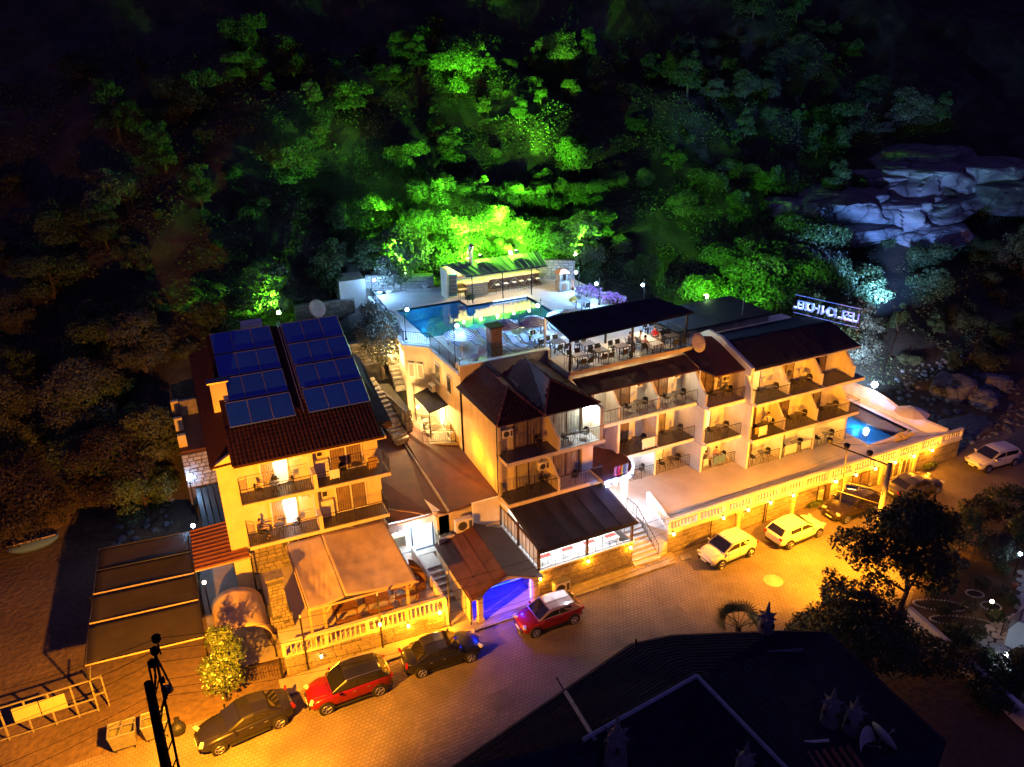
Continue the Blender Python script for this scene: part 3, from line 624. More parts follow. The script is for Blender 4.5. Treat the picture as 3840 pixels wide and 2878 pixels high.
for k,chh in enumerate(word):
    if chh==' ': continue
    me=textmesh(chh,1.0,.03,.0); me.materials.clear(); me.materials.append(M['neonS'])
    xx=[v.co.x for v in me.vertices]; cx=(min(xx)+max(xx))/2
    for v in me.vertices: v.co.x-=cx; v.co.y-=.33
    p=b.lerp(a,(k+.5)/len(word))+Vector((0,0,-.4))
    o=inst('letter',me,sign,wmat(sign).inverted()@p,rot=(R(90),0,math.atan2((a-b).y,(a-b).x)))
    m2=me.copy(); m2.materials.clear(); m2.materials.append(M['neonT']); o2=inst('letter_glow',m2,o,(0,0,-.12),scale=(1.14,1.14,1))
light('POINT',(50.6,45.2,11.3),14,(.6,.8,1.),sign,.5)
# small pool
light('POINT',(50.5,39,.9),75,(.02,.3,1.),wing,.2,name='pool_fill'); light('POINT',(52.5,42,.9),75,(.02,.3,1.),wing,.2,name='pool_fill')  # unseen underwater fill added to make the small pool glow blue
pool2=thing('small_pool','small lit swimming pool sunk into the far end of the terrace','swimming pool',(51.4,41,FT))
mb=MB(); mb.box(48.7,54.1,37.5,44.4,.3,.45); mb.box(48.7,48.9,37.5,44.4,.45,FT-.01); mb.box(53.9,54.1,37.5,44.4,.45,FT-.01); mb.box(48.9,53.9,37.5,37.7,.45,FT-.01); mb.box(48.9,53.9,44.2,44.4,.45,FT-.01); mb.build('basin',M['pooltile'],pool2)
mb=MB()
for q in((48.6,48.9,37.4,44.5),(53.9,54.2,37.4,44.5),(48.9,53.9,37.4,37.7),(48.9,53.9,44.2,44.5)): mb.box(*q,FT,FT+.05)
mb.build('pool_edge',M['marble'],pool2)
mb=MB(); mb.quad((48.9,37.7,FT-.12),(53.9,37.7,FT-.12),(53.9,44.2,FT-.12),(48.9,44.2,FT-.12)); mb.build('water',M['water'],pool2)
wl=thing('boundary_wall','white boundary wall rising behind the small pool','wall',(54.6,40,FT))
mb=MB(); mb.add([(x,y,z) for x in(54.6,54.8) for y,z in((35.3,FT),(35.3,2.7),(39.6,2.6),(41.2,3.0),(42.6,3.15),(46,2.95),(46,FT))],[(0,1,2,3,4,5,6),(13,12,11,10,9,8,7)]+[(i,(i+1)%7,7+(i+1)%7,7+i)[::-1] for i in range(7)]); mb.build('wall_face',M['white'],wl)
mb=MB(); mb.path([(54.7,35.3,2.72),(54.7,39.6,2.62),(54.7,41.2,3.02),(54.7,42.6,3.17),(54.7,46,2.97)],.13,4); mb.build('coping',M['marble'],wl)
fl=thing('flood_lamp','bright white floodlight on the wall above the small pool','lamp',(54.7,42.7,3.1))
mb=MB(); mb.tube((54.7,42.7,3.1),(54.7,42.7,3.7),.03,6); mb.build('pole',M['steel'],fl); mb=MB(); mb.cbox((54.75,42.8,3.85),(.35,.2,.3)); mb.build('housing',M['black'],fl); mb=MB(); mb.ball((54.6,42.6,3.85),.27); mb.build('bulb',M['bulbW'],fl)
light('POINT',(54.2,42.3,3.9),26,(.75,.86,1.),fl,.2); light('SPOT',(55.0,43.0,4.1),2600,(.4,.62,1.),fl,.15,aim=(66,62,12),angle=R(130),blend=.7)
light('POINT',(51.6,43.6,4.2),150,ORANGE,wing,.1,name='wall_fill')
mb=MB(); mb.ball((48.05,40.6,6.2),.09); mb.build('lamp_glass',M['bulbO'],wing); light('POINT',(48.4,40.3,6.2),45,ORANGE,wing,.08)
def umbrella(name,lab,loc,r=1.35,h=2.3,m='umbstripe',n=8,drop=.42,grp=None,pole='whitepl'):
    t=thing(name,lab,'umbrella',loc,0,grp)
    mb=MB(); vs=[(0,0,h)]; k=4; N=n*3
    for j in range(1,k+1):
        for i in range(N):
            a=2*PI*i/N; q=j/k; sag=1-.06*q*abs(math.sin(a*n/2)); rr=r*q*sag
            vs.append((rr*math.cos(a),rr*math.sin(a),h-drop*q**1.6-.04*q*abs(math.sin(a*n/2))))
    fs=[(0,1+i,1+(i+1)%N) for i in range(N)]
    for j in range(1,k):
        for i in range(N): a=1+(j-1)*N; b_=1+j*N; fs.append((a+i,b_+i,b_+(i+1)%N,a+(i+1)%N))
    mb.add(vs,fs); o=mb.build('canopy',M[m],t,local=True); so=o.modifiers.new('thick','SOLIDIFY'); so.thickness=.01
    mb=MB(); mb.tube((0,0,.05),(0,0,h+.08),.024,8); mb.build('pole',M[pole],t,local=True)
    mb=MB(); mb.lathe([(.28,0),(.28,.04),(.2,.09),(.05,.1),(.04,.3)],(0,0,0),18); mb.build('base',M['whitepl'],t,local=True)
    for i in range(n): a=2*PI*i/n; mb=MB(); mb.tube((0,0,h-.03),(r*.96*math.cos(a),r*.96*math.sin(a),h-drop-.02),.01,4); mb.build('rib',M['whitepl'],t,local=True)
    return t
u=umbrella('parasol','pale pink parasol at the far corner of the small pool',tuple(Q(10,1585,880,FT)),1.35,2.35,'shirtW',8,.4); M['pinkc']=mat('faded pink canvas',(.58,.42,.38),.85,var=.08)
u.children[0].data.materials[0]=M['pinkc']
def clothheap(name,lab,cat,poly,z,m,amp=.06,grp=None,h0=.02):
    "crumpled cloth lying on a surface"
    c=Vector((sum(p[0] for p in poly)/len(poly),sum(p[1] for p in poly)/len(poly))); mb=MB(); n=len(poly); K=6; vs=[(c.x,c.y,z+h0+amp)]
    for j in range(1,K+1):
        for i in range(n*4):
            q=i/4; a=Vector(poly[int(q)%n][:2]); b_=Vector(poly[(int(q)+1)%n][:2]); e=a.lerp(b_,q-int(q)); p=c.lerp(e,j/K); nn=noise.noise(Vector((p.x*4,p.y*4,z)))
            vs.append((p.x,p.y,z+h0*(1-j/K)*1+.006+amp*max(0,.5+nn)*(1 if j<K else .15)))
    N=n*4; fs=[(0,1+i,1+(i+1)%N) for i in range(N)]
    for j in range(1,K):
        for i in range(N): fs.append((1+(j-1)*N+i,1+j*N+i,1+j*N+(i+1)%N,1+(j-1)*N+(i+1)%N))
    mb.add(vs,fs); return tag(mb.build(name,m),lab,cat,grp)
clothheap('crumpled_cloth','crumpled yellow plastic sheet beside the small pool under the pink parasol','sheet',[Q(10,x,y,FT)[:2] for x,y in((1390,920),(1500,860),(1620,850),(1680,880),(1560,960),(1460,985))],FT,M['plasticY'],.12)
# entrance stairs
st=thing('entrance_stairs','pale marble entrance steps beside the glazed restaurant','stairs',(25.8,35,0))
for i in range(9):
    z=.115+(i+1)*.18; y=34.75+i*.29
    mb=MB(); mb.box(24.95,26.95-i*.02,y,38.6,z-.18,z-.03); mb.box(24.95,26.96-i*.02,y-.03,y+.3,z-.03,z); mb.build('step',M['marble'],st)
mb=MB(); railbars(mb,[(26.85,34.9,.3),(26.75,37.4,1.9),(26.7,38.5,1.9)],0,.9,.28,curl=False); mb.build('handrail',M['iron'],st)
mb=MB(); mb.prism([(24.95,37.6),(26.95,37.6),(26.95,40.2),(24.95,40.2)],0,FT-.02); mb.build('landing',M['marble'],st)
# entry canopy (round) with sign and flags
ec=thing('entrance_canopy','rounded brown entrance canopy with lit letters along its rim','canopy',(26.5,41,4.3))
arc=[(26.0+2.25*math.cos(R(a)),41.0+2.25*math.sin(R(a))) for a in range(-105,61,12)]
poly=[(24.95,38.75)]+arc+[(27.1,43.3),(24.95,43.3)]
mb=MB(); mb.prism(poly,4.2,4.42); mb.build('canopy_disc',M['white'],ec); mb=MB(); mb.prism([((x-26)*.97+26,(y-41)*.97+41) for x,y in poly],4.42,4.45); mb.build('canopy_cover',M['brown'],ec)
cols=MB(); cols.box(27.35,27.75,40.0,40.4,FT,4.2); cols.build('column',M['white'],ec)
word='LESLION'; na=len(word)
for k,chh in enumerate(word):
    a=R(-118+k*17); 
    if k==0: p=Vector((25.15,38.62,4.28)); rz=0.05
    else: p=Vector((26.0+2.32*math.cos(R(-112+k*17)),41.0+2.32*math.sin(R(-112+k*17)),4.28)); rz=R(-112+k*17)+PI/2
    me=textmesh(chh,.62,.05,.015); me.materials.clear(); me.materials.append(M['neonW']); xx=[v.co.x for v in me.vertices]; cx=(min(xx)+max(xx))/2
    for v in me.vertices: v.co.x-=cx; v.co.y-=.21
    inst('letter',me,ec,p-Vector((26.5,41,4.3)),rot=(R(90),0,rz))
mb=MB(); mb.path([(x*1.0+(x-26)*.015,y+(y-41)*.015,4.22) for x,y in arc],.03,5); mb.build('blue_light_strip',M['neonB'],ec)
light('POINT',(27.3,37.6,3.7),70,(.80,.86,1.),ec,.3); light('POINT',(26.9,40.2,3.9),45,(.9,.92,1.),ec,.2); light('POINT',(25.6,38.5,4.9),30,(.1,.25,1.),ec,.2)
for k,(m_,x) in enumerate(((M['towelR'],25.9),(M['shirtR'],26.15),(M['plasticY'],26.4),(M['towelB'],26.6),(M['shirtW'],26.8))):
    f=thing('flag',['maroon','red','yellow','blue','white'][k]+' flag hanging from a short pole on the entrance canopy','flag',(x,39.2,4.45),0)
    mb=MB(); mb.tube((0,0,0),(0,-.45,.95),.012,5); mb.build('pole',M['steel'],f,local=True)
    mb=MB(); vs=[(.03*math.sin(j*1.3+i),-.45+.09*i*1.0,.93-.12*j-.2*i*.3) for j in range(7) for i in range(4)]; mb.add(vs,[(j*4+i,j*4+i+1,(j+1)*4+i+1,(j+1)*4+i) for j in range(6) for i in range(3)]); mb.build('cloth',m_,f,local=True)
# ================================================================ corner building (tiled roof), restaurant, garage, sheds
mid=thing('corner_building','ochre three storey corner building with a double hipped red tile roof','building',(18.05,40.57,0))
mb=MB(); mb.box(18.05,25.15,40.9,46.9,0,9.75); mb.build('wall',M['cream'],mid)
# roof solids
def roofgrid(par,name,o,ux,uv,nu,nv,du,dv,m,mask=None,cap=300,dz=.10):
    "rows of curved tiles: o origin at the eave, ux along the eave, uv up the slope"
    ux=Vector(ux).normalized(); uv=Vector(uv).normalized(); nn=ux.cross(uv).normalized()
    W=wmat(par).inverted(); k=5; vs=[]
    for t in(0,1):
        for i in range(k): a=PI*i/(k-1); vs.append((-math.cos(a)*.5,t,math.sin(a)*.5*(1 if t==0 else .7)+(.25 if t==0 else 0)))
    fs=[(i,i+1,k+i+1,k+i) for i in range(k-1)]+[tuple(range(k))[::-1]]
    me=bpy.data.meshes.new(name); me.from_pydata(vs,[],fs); me.materials.append(m)
    rot=Matrix((ux,uv,nn)).transposed().to_4x4(); its=[]
    for j in range(nv):
        for i in range(nu):
            p=Vector(o)+ux*((i+.5)*du)+uv*(j*dv)
            if mask and not mask(p): continue
            its.append(p+nn*random.uniform(0,.01))
    its.sort(key=lambda q:(q-Vector((0,0,CAMH))).length)
    WR=W@Matrix.Identity(4)
    for p in its[:cap]:
        ob=bpy.data.objects.new('roof_tile',me); COL.objects.link(ob); ob.parent=par
        ob.matrix_basis=W@Matrix.Translation(p)@rot@Matrix.Diagonal((du*.97,dv*1.04,dz,1))
    rest=its[cap:]
    if rest:
        mb=MB(); S=rot@Matrix.Diagonal((du*.97,dv*1.04,dz,1))
        b=[S@Vector(v) for v in vs]
        for p in rest: mb.add([p+q for q in b],fs)
        ob=mb.build('roof_tiles_rest',m,par); ob['kind']='stuff'
e0,e1,ye,yb=17.65,25.1,39.75,46.6; ze=9.85
A=(21.0,ye,9.87); r1f=(19.3,41.6,11.45); r1b=(19.45,45.5,11.45); v1b=(21.1,46.4,10.2); r2f=(22.2,41.3,11.5); r2b=(22.55,45.6,11.5)
mb=MB()
FLB=(e0,yb,ze);FL=(e0,ye,ze);FR=(e1,ye,ze);BR=(e1,43.4,ze); BR2=(25.1,46.4,9.9)
mb.quad(FL,r1f,r1b,FLB); mb.quad(FL,A,r1f); mb.quad(r1f,A,v1b,r1b); mb.quad(A,FR,r2f); mb.quad(r2f,FR,BR2,r2b); mb.quad(r2b,BR2,(24.0,46.6,9.9),v1b); mb.quad(r1b,v1b,(20.,46.6,9.9),FLB); mb.f=[f[::-1] for f in mb.f]
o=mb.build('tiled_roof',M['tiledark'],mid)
mb=MB(); mb.quad(v1b,r2b,r2f,A); mb.f=[f[::-1] for f in mb.f]; mb.build('inner_roof_face',M['tile'],mid)  # redder tile colour here stands in for orange light on this face
mb=MB(); 
for a,b in((FL,r1f),(r1f,r1b),(A,r2f),(r2f,r2b),(FR,r2f),(A,r1f)):
    a=Vector(a);b=Vector(b);n=max(2,int((b-a).length/.32))
    for i in range(n): mb.tube(a.lerp(b,i/n)+Vector((0,0,.05)),a.lerp(b,(i+1.06)/n)+Vector((0,0,.035)),.085,6,.07)
mb.build('ridge_tiles',M['tile'],mid)
def tri_mask(a,b,c,d=None):
    P2=[Vector(p[:2]) for p in((a,b,c) if d is None else (a,b,c,d))]
    def f(p):
        q=Vector(p[:2]); s=[ (P2[(i+1)%len(P2)]-P2[i]).cross(q-P2[i]) for i in range(len(P2))]
        return all(x>0 for x in s) or all(x<0 for x in s)
    return f
def tileface(par,m,a,b,c,d=None,du=.23,dv=.34,cap=120):
    "tiles over the face a-b (eave) .. c,d"
    a,b,c=Vector(a),Vector(b),Vector(c); ux=(b-a).normalized(); n=(b-a).cross(c-a).normalized(); uv=n.cross(ux).normalized()
    if uv.z<0: uv=-uv
    pts=[a,b,c]+([Vector(d)] if d else []); us=[(p-a).dot(ux) for p in pts]; vsn=[(p-a).dot(uv) for p in pts]
    if ux.cross(uv).z<0: ux=-ux; us=[-q for q in us]
    o=a+ux*min(us); roofgrid(par,'roof_tile',o,ux,uv,int((max(us)-min(us))/du)+1,int(max(vsn)/dv)+1,du,dv,m,tri_mask(*pts),cap)
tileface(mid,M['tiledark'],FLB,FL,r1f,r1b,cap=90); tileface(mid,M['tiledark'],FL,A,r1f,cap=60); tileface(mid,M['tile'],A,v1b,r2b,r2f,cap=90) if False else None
tileface(mid,M['tile'],(A[0],A[1],A[2]),(v1b[0],v1b[1],v1b[2]),r2b,r2f,cap=90); tileface(mid,M['tiledark'],A,FR,r2f,cap=60)  # inner face tiles carry the same orange light in their colour
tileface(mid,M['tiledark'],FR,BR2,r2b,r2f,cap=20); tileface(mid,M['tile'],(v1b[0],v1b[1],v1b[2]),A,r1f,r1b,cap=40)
mb=MB(); mb.prism([(17.75,39.85),(25.0,39.85),(25.0,46.3),(17.75,46.3)],9.72,9.84); mb.build('eave_board',M['framedk'],mid)
# front: slabs, partitions, doors
for z,x1 in((4.3,25.25),(7.35,25.3)):
    mb=MB(); mb.box(18.05,x1,39.3,40.9,z-.26,z); mb.build('balcony_slab',M['cream'],mid)
    mb=MB(); mb.box(18.12,21.7,39.36,40.88,z,z+.012); mb.build('balcony_floor',M['greytop'],mid); mb=MB(); mb.box(21.9,x1-.05,39.36,40.88,z,z+.012); mb.build('balcony_floor',M['tilefloor'],mid)
    mb=MB(); mb.add([(x,y,zz) for x in(21.72,21.88) for y,zz in((39.3,z),(39.3,z+1.0),(39.5,z+1.08),(40.9,z+2.1),(40.9,z))],[(0,1,2,3,4),(9,8,7,6,5),(0,5,6,1),(1,6,7,2),(2,7,8,3),(3,8,9,4)]); mb.build('partition_wall',M['cream'],mid)
for q in((18.05,18.25,40.57,40.9,0,9.7),(24.9,25.15,39.4,40.6,7.35,9.7),(24.3,25.15,40.6,40.9,4.3,9.7)): mb=MB(); mb.box(*q); mb.build('pillar',M['cream'],mid)
slidingdoor(mid,19.3,21.3,40.86,7.4,9.5,'curtdk','framedk'); slidingdoor(mid,22.2,24.2,40.86,7.4,9.5,'curtain','framedk')
slidingdoor(mid,19.4,21.3,40.86,4.35,6.5,'curtain','framedk'); slidingdoor(mid,22.2,24.2,40.86,4.35,6.5,'curtdk','framedk')
for x,z in((18.75,8.45),(21.35,5.4)): acunit(mid,(x,40.7,z),0,.95)
mb=MB(); railbars(mb,[(18.15,40.5),(18.15,39.4)],7.35,1.); railbars(mb,[(21.9,39.4),(25.2,39.4),(25.2,40.8)],7.35,1.); railbars(mb,[(18.15,40.7),(18.15,39.4),(21.7,39.4)],4.3,1.); railbars(mb,[(21.9,39.4),(25.15,39.4),(25.15,40.8)],4.3,1.); mb.build('balcony_railing',M['iron'],mid)
mb=MB(); mb.cbox((24.75,40.5,9.35),(.5,.12,.22)); mb.build('balcony_lamp',M['bulbW'],mid); light('POINT',(24.5,40.15,9.15),42,(.78,.93,1.),mid,.12)
for y,z in((43.5,7.0),(44.2,7.2)): pass
mb=MB(); mb.cbox((18.0,44.0,6.3),(.08,.2,.35)); mb.tube((17.99,41.2,4.6),(17.99,41.2,5.3),.03,6); mb.build('wall_box',M['ac'],mid); light('POINT',(17.3,44.0,6.2),55,ORANGE,mid,.12,name='wall_fill'); light('POINT',(17.3,41.9,5.6),28,ORANGE,mid,.12,name='wall_fill')  # two orange fill lights added to brighten the side wall, no fittings
mb=MB(); mb.tube((17.98,40.62,9.7),(17.98,40.62,4.5),.035,6); mb.build('drain_pipe',M['iron'],mid)
# restaurant
rs=thing('glazed_restaurant','brightly lit glazed restaurant with a black sloping awning roof','restaurant',(18.,35.,0))
mb=MB(); mb.box(18.0,24.85,35.12,40.9,0,1.3); mb.build('floor_slab',M['marble'],rs)
mb=MB(); mb.box(18.0,24.85,34.98,35.12,0,2.03); mb.box(17.98,18.14,35.12,40.6,0,2.05); mb.box(24.72,24.85,35.12,37.4,1.3,2.03); mb.build('base_wall',M['grout'],rs)
stones(rs,'stone_block',(18.0,34.975,.1),(1,0,0),(0,0,1),6.85,1.9,.55,.24,.025,M['stone'],200,gap=.015)
mb=MB(); mb.box(17.92,24.95,34.9,35.2,2.03,2.11); mb.box(17.92,18.2,35.2,40.6,2.05,2.12); mb.build('sill',M['frame'],rs)
mb=MB(); 
for x in(18.06,21.45,24.78): mb.box(x-.07,x+.07,34.98,35.12,2.11,3.62)
mb.box(18.,24.85,34.99,35.11,3.56,3.66); mb.box(18.0,18.12,35.12,40.6,3.6,3.68); mb.box(18.0,18.12,40.45,40.6,2.1,3.7); mb.box(18.,18.12,37.8,37.95,2.1,3.9); mb.build('frame_post',M['framedk'],rs)
for (a,b) in((18.15,21.36),(21.54,24.7)):
    n=6
    for i in range(n):
        x0=a+(b-a)*i/n; x1=a+(b-a)*(i+1)/n; f=MB(); f.box(x0,x0+.018,35.03,35.06,2.13,3.55); f.box(x0,x1,35.03,35.06,2.13,2.16); p=f.build('window',M['trim'],rs)
        g=MB(); g.quad((x0+.02,35.045,2.15),(x1,35.045,2.15),(x1,35.045,3.55),(x0+.02,35.045,3.55)); g.build('pane',M['glass'],p)
for i in range(10):
    y0=35.2+i*.525; f=MB(); f.box(18.04,18.07,y0,y0+.018,2.13,3.58); p=f.build('window',M['trim'],rs)
    g=MB(); g.quad((18.05,y0+.02,2.15),(18.05,y0+.51,2.15),(18.05,y0+.51,3.58),(18.05,y0+.02,3.58)); g.build('pane',M['glass'],p)
mb=MB()
for k in range(15):
    z=2.2+k*.09; mb.box(18.12,18.15,35.3,40.3,z,z+.065)
mb.build('window_blind',M['curtainW'] if 'curtainW' in M else M['white'],rs)
mb=MB(); mb.add([(18.03,39.35,3.64),(18.03,40.7,3.64),(18.03,40.7,4.0),(18.03,39.35,4.0)],[(0,1,2,3)]); mb.add([(18.2,40.88,1.3),(24.8,40.88,1.3),(24.8,40.88,4.0),(18.2,40.88,4.0)],[(0,1,2,3)]); mb.build('inner_wall',M['white'],rs)
softsheet('awning_roof',rs,M['felt'],(17.9,34.72,3.68),(24.98,34.72,3.68),(25.2,39.3,4.04),(18.15,39.3,4.04),.05,.05,.04,6,2); mb=MB(); mb.box(17.9,24.98,34.71,34.74,3.5,3.66); mb.build('awning_valance',M['felt'],rs)
mb=MB(); mb.slab([(18.15,39.3,4.0),(25.1,39.3,4.0),(25.1,40.9,4.03),(18.15,40.9,4.03)],.05); mb.build('ceiling_panel',M['white'],rs)
light('AREA',(21.4,37.2,3.55),130,(.86,.94,1.),rs,6.,aim=(21.4,37.2,0),sx=3.6)
mb=MB(); 
for x in(19.6,21.4,23.2): mb.box(x-.5,x+.5,37.1,37.25,3.62,3.68)
mb.build('ceiling_light',M['roomW'],rs)
WCH=chairproto('plastic').r
M_wp=M['whitepl']
def recol(root,m):
    for ch in root.children: ch.data=ch.data.copy(); ch.data.materials[0]=m
recol(WCH,M_wp); CH_WH=Proto(WCH)
tb=thing('table','t','table'); s=MB(); s.cbox((0,0,.74),(.9,.9,.04)); s.build('table_top',M['white'],tb)
c_=MB(); c_.cbox((0,0,.766),(.8,.35,.012)); c_.build('red_runner',M['towelR'],tb)
for x in(-1,1):
    for y in(-1,1): l=MB(); l.cbox((x*.38,y*.38,.36),(.05,.05,.72)); l.build('leg',M['whitepl'],tb)
TB_W=Proto(tb)
nm=['leftmost','second','third','rightmost']
for i,x in enumerate((19.1,20.7,22.3,23.9)):
    for j,y in enumerate((36.2,38.6)):
        w_=nm[i]+(' front' if j==0 else ' rear')
        TB_W.put((x,y,1.3),0,'white table with a red runner, %s one inside the glazed restaurant'%w_,'tables in the glazed restaurant')
        for sgn,sd in((-1,'street'),(1,'inner')): CH_WH.put((x,y+sgn*.72,1.3),0 if sgn>0 else PI,'white chair on the %s side of the %s table in the glazed restaurant'%(sd,w_),'white chairs in the glazed restaurant')
walllamp(21.45,34.93,1.75,'orange wall lamp in the middle of the stone wall under the restaurant windows','orange lamps on the restaurant wall',45)
walllamp(24.6,34.93,1.75,'orange wall lamp at the restaurant corner next to the entrance stairs','orange lamps on the restaurant wall',45)
walllamp(18.05,34.9,1.6,'orange wall lamp on the pillar between garage arch and restaurant','orange lamps on the restaurant wall',35)
t=thing('air_conditioner','large air conditioner unit standing on the sidewalk below the restaurant','air conditioner',(19.45,34.72,.115)); acunit(t,(19.45,34.72,.2),0,1.35,'casing')
mb=MB(); mb.box(18.9,20.0,34.5,34.95,1.04,1.1); mb.build('cover',M['steel'],t)
# garage with blue light
ga=thing('garage','small garage with a gabled roof and a blue lit open arch','garage',(13.4,34.7,0))
mb=MB(); mb.box(13.35,13.5,34.8,40.3,0,2.05); mb.box(17.8,17.97,34.8,40.3,0,2.05); mb.box(13.5,17.8,40.1,40.3,0,2.6); mb.build('wall',M['cream'],ga)
mb=MB(); mb.box(13.5,17.8,34.7,40.1,.05,.12); mb.build('garage_floor',M['marble'],ga)
for x,w_ in((13.95,.3),(17.65,.3)):
    mb=MB(); mb.box(x-w_/2,x+w_/2,34.55,34.9,.1,1.75); mb.box(x-w_/2-.05,x+w_/2+.05,34.5,34.93,.1,.3); mb.box(x-w_/2-.04,x+w_/2+.04,34.52,34.92,1.65,1.75); mb.build('arch_pillar',M['cream'],ga)
mb=MB(); out=[(13.5,1.75),(13.5,2.12),(15.65,2.82),(17.85,2.12),(17.85,1.75)]; inn=[(17.5,1.75),(17.35,1.95),(16.7,2.3),(15.65,2.5),(14.6,2.3),(14.2,1.95),(14.1,1.75)]
pl=out+inn; n=len(pl); mb.add([(x,34.6,z) for x,z in pl]+[(x,34.85,z) for x,z in pl],[tuple(range(n)),tuple(range(n,2*n))[::-1]]+[(i,n+i,n+(i+1)%n,(i+1)%n) for i in range(n)]); mb.build('arch_beam',M['cream'],ga)
softsheet('brown_roof_side',ga,M['brown'],(13.25,34.25,2.12),(15.65,34.5,2.97),(15.9,40.4,3.02),(13.3,40.4,2.17),.05,.03,.06,3,9)
mb=MB(); mb.slab([(15.65,34.5,2.95),(18.0,34.3,2.12),(17.97,40.2,2.12),(15.9,40.4,3.0)],.07); mb.build('grey_roof_side',M['feltgrey'] if 'feltgrey' in M else mat('grey roofing felt',(.10,.085,.085),.7,var=.2,scale=2,bump=.3,bscale=50),ga)
mb=MB(); mb.tube((13.27,34.3,2.0),(13.3,40.4,2.1),.05,6); mb.tube((13.3,34.4,2.0),(13.3,34.6,.1),.04,6); mb.build('gutter',M['iron'],ga)
mb=MB(); mb.box(17.45,17.5,34.95,35.1,.2,1.7); mb.build('blue_light_strip',M['neonB'],ga); mb=MB(); mb.box(14.25,17.4,34.95,34.98,2.0,2.03); mb.build('blue_light_bar',M['neonB'],ga)
light('AREA',(15.8,36.8,2.0),42,(.0,.008,1.),ga,2.6,aim=(15.8,36.6,0),sx=3.); light('POINT',(15.4,38.6,1.8),1.,(.75,.1,1.),ga,.2); light('SPOT',(15.7,34.9,2.0),140,(.0,.02,1.),ga,.2,aim=(15.2,32.2,0),angle=R(100))
mb=MB(); mb.box(17.3,17.6,39.3,39.9,.12,1.5); mb.build('cabinet',M['cream'],ga)
t=thing('air_conditioner','large white air conditioner on the brown garage roof','air conditioner',(15.3,40.2,2.6)); acunit(t,(15.3,40.25,2.75),0,1.45,'casing')
# white wall behind the garage, alley and shop
mb=MB(); mb.box(16.1,18.0,40.5,40.7,2.0,4.3); tag(mb.build('rendered_wall',M['white']),'plain white rendered wall between the shop roof and the restaurant','wall')
shop=thing('lit_shop','small shop with bright white glass doors under the brown roofs','shop',(10.8,41.6,1.2))
mb=MB(); mb.box(10.7,10.8,41.6,46,1.0,3.6); mb.box(13.7,14.3,41.4,46,1.0,3.9); mb.box(10.7,13.7,45.0,45.1,1.,3.6); mb.box(10.7,13.7,41.5,41.7,3.15,3.6); mb.build('wall',M['white'],shop)
mb=MB(); mb.box(10.8,13.7,41.0,45.,.95,1.2); mb.build('shop_floor',M['marble'],shop)
slid=MB(); slid.box(10.8,10.87,41.58,41.66,1.2,3.15); slid.box(12.15,12.25,41.58,41.66,1.2,3.15); slid.box(13.6,13.7,41.58,41.66,1.2,3.15); slid.box(10.87,13.6,41.58,41.66,3.08,3.15); slid.box(10.87,13.6,41.58,41.66,1.2,1.27); fr=slid.build('glass_door',M['framebl'] if 'framebl' in M else mat('blue grey frame',(.15,.22,.32),.4,var=0),shop)
for a,b in((10.87,12.15),(12.25,13.6)): g=MB(); g.quad((a,41.62,1.27),(b,41.62,1.27),(b,41.62,3.08),(a,41.62,3.08)); g.build('pane',M['glass'],fr)
for k in range(4):
    mb=MB(); mb.box(11.0,12.0,43.8-.0*k,44.3,1.4+k*.42,1.43+k*.42); mb.build('shelf',M['white'],shop)
    for q in range(6): mb=MB(); mb.box(11.05+q*.16,11.15+q*.16,43.85,44.1,1.43+k*.42,1.6+k*.42+.1*random.random()); mb.build('goods',M[random.choice(['towelB','towelR','shirtW','greytop'])],shop)
mb=MB(); mb.box(11.0,12.0,42.4,43.0,1.2,2.0); mb.build('counter',M['curtain'],shop)
light('AREA',(12.2,43.2,3.3),42,(.82,.93,1.),shop,2.2,aim=(12.2,43.2,0)); light('POINT',(12.3,41.0,3.0),14,(.82,.93,1.),shop,.2)
t=thing('air_conditioner','small yellowish unit casing on the wall left of the garage roof','wall box',(14.1,41.3,2.8)); mb=MB(); mb.box(13.75,14.6,41.0,41.38,2.3,3.7); mb.build('casing',M['yellow'],t)
al=thing('alley_steps','white steps rising through the alley towards the lit shop','stairs',(12.6,38,0))
mb=MB(); mb.box(12.15,13.35,35.2,37.4,0,.14); mb.build('landing',M['walk'],al)
for i in range(6): z=.14+(i+1)*.175; mb=MB(); mb.box(12.15,13.35,37.4+i*.42,41.2,z-.175,z-.03); mb.box(12.15,13.35,37.38+i*.42,37.4+i*.42+.45,z-.03,z); mb.build('step',M['marble'],al)
mb=MB(); mb.box(11.95,12.12,35.2,41.2,0,1.9); tag(mb.build('alley_wall',M['white']),'white wall between the alley steps and the pergola terrace','wall')
# brown felt roofs
def felt(name,lab,pts,t=.12,m='brown',edge=None):
    o=thing(name,lab,'roof',pts[0]); mb=MB(); mb.slab(pts,t); mb.build('roof_sheet',M[m],o)
    if edge: 
        a,b=Vector(edge[0]),Vector(edge[1]); mb=MB(); n=int((b-a).length/.16)
        for i in range(n): mb.tube(a.lerp(b,i/n)+Vector((0,-.06,-.02)),a.lerp(b,i/n)+Vector((0,.5,.03)),.05,6)
        mb.build('corrugated_edge',M[m],o)
    return o
va,vb=Q(1,425,1270,4.6),Q(1,770,1644,4.15); vc=Q(15,1330,330,3.95)
felt('felt_roof','right brown roof lying against the ochre wall of the corner building',[tuple(vc),(18.02,40.75,4.35),(18.02,49.0,4.85),tuple(Q(1,720,1180,4.9)),tuple(Q(1,530,975,5.5)),tuple(Q(1,335,1035,5.3)),tuple(va)],edge=((14.75,41.0,3.9),(17.95,40.7,4.3)))
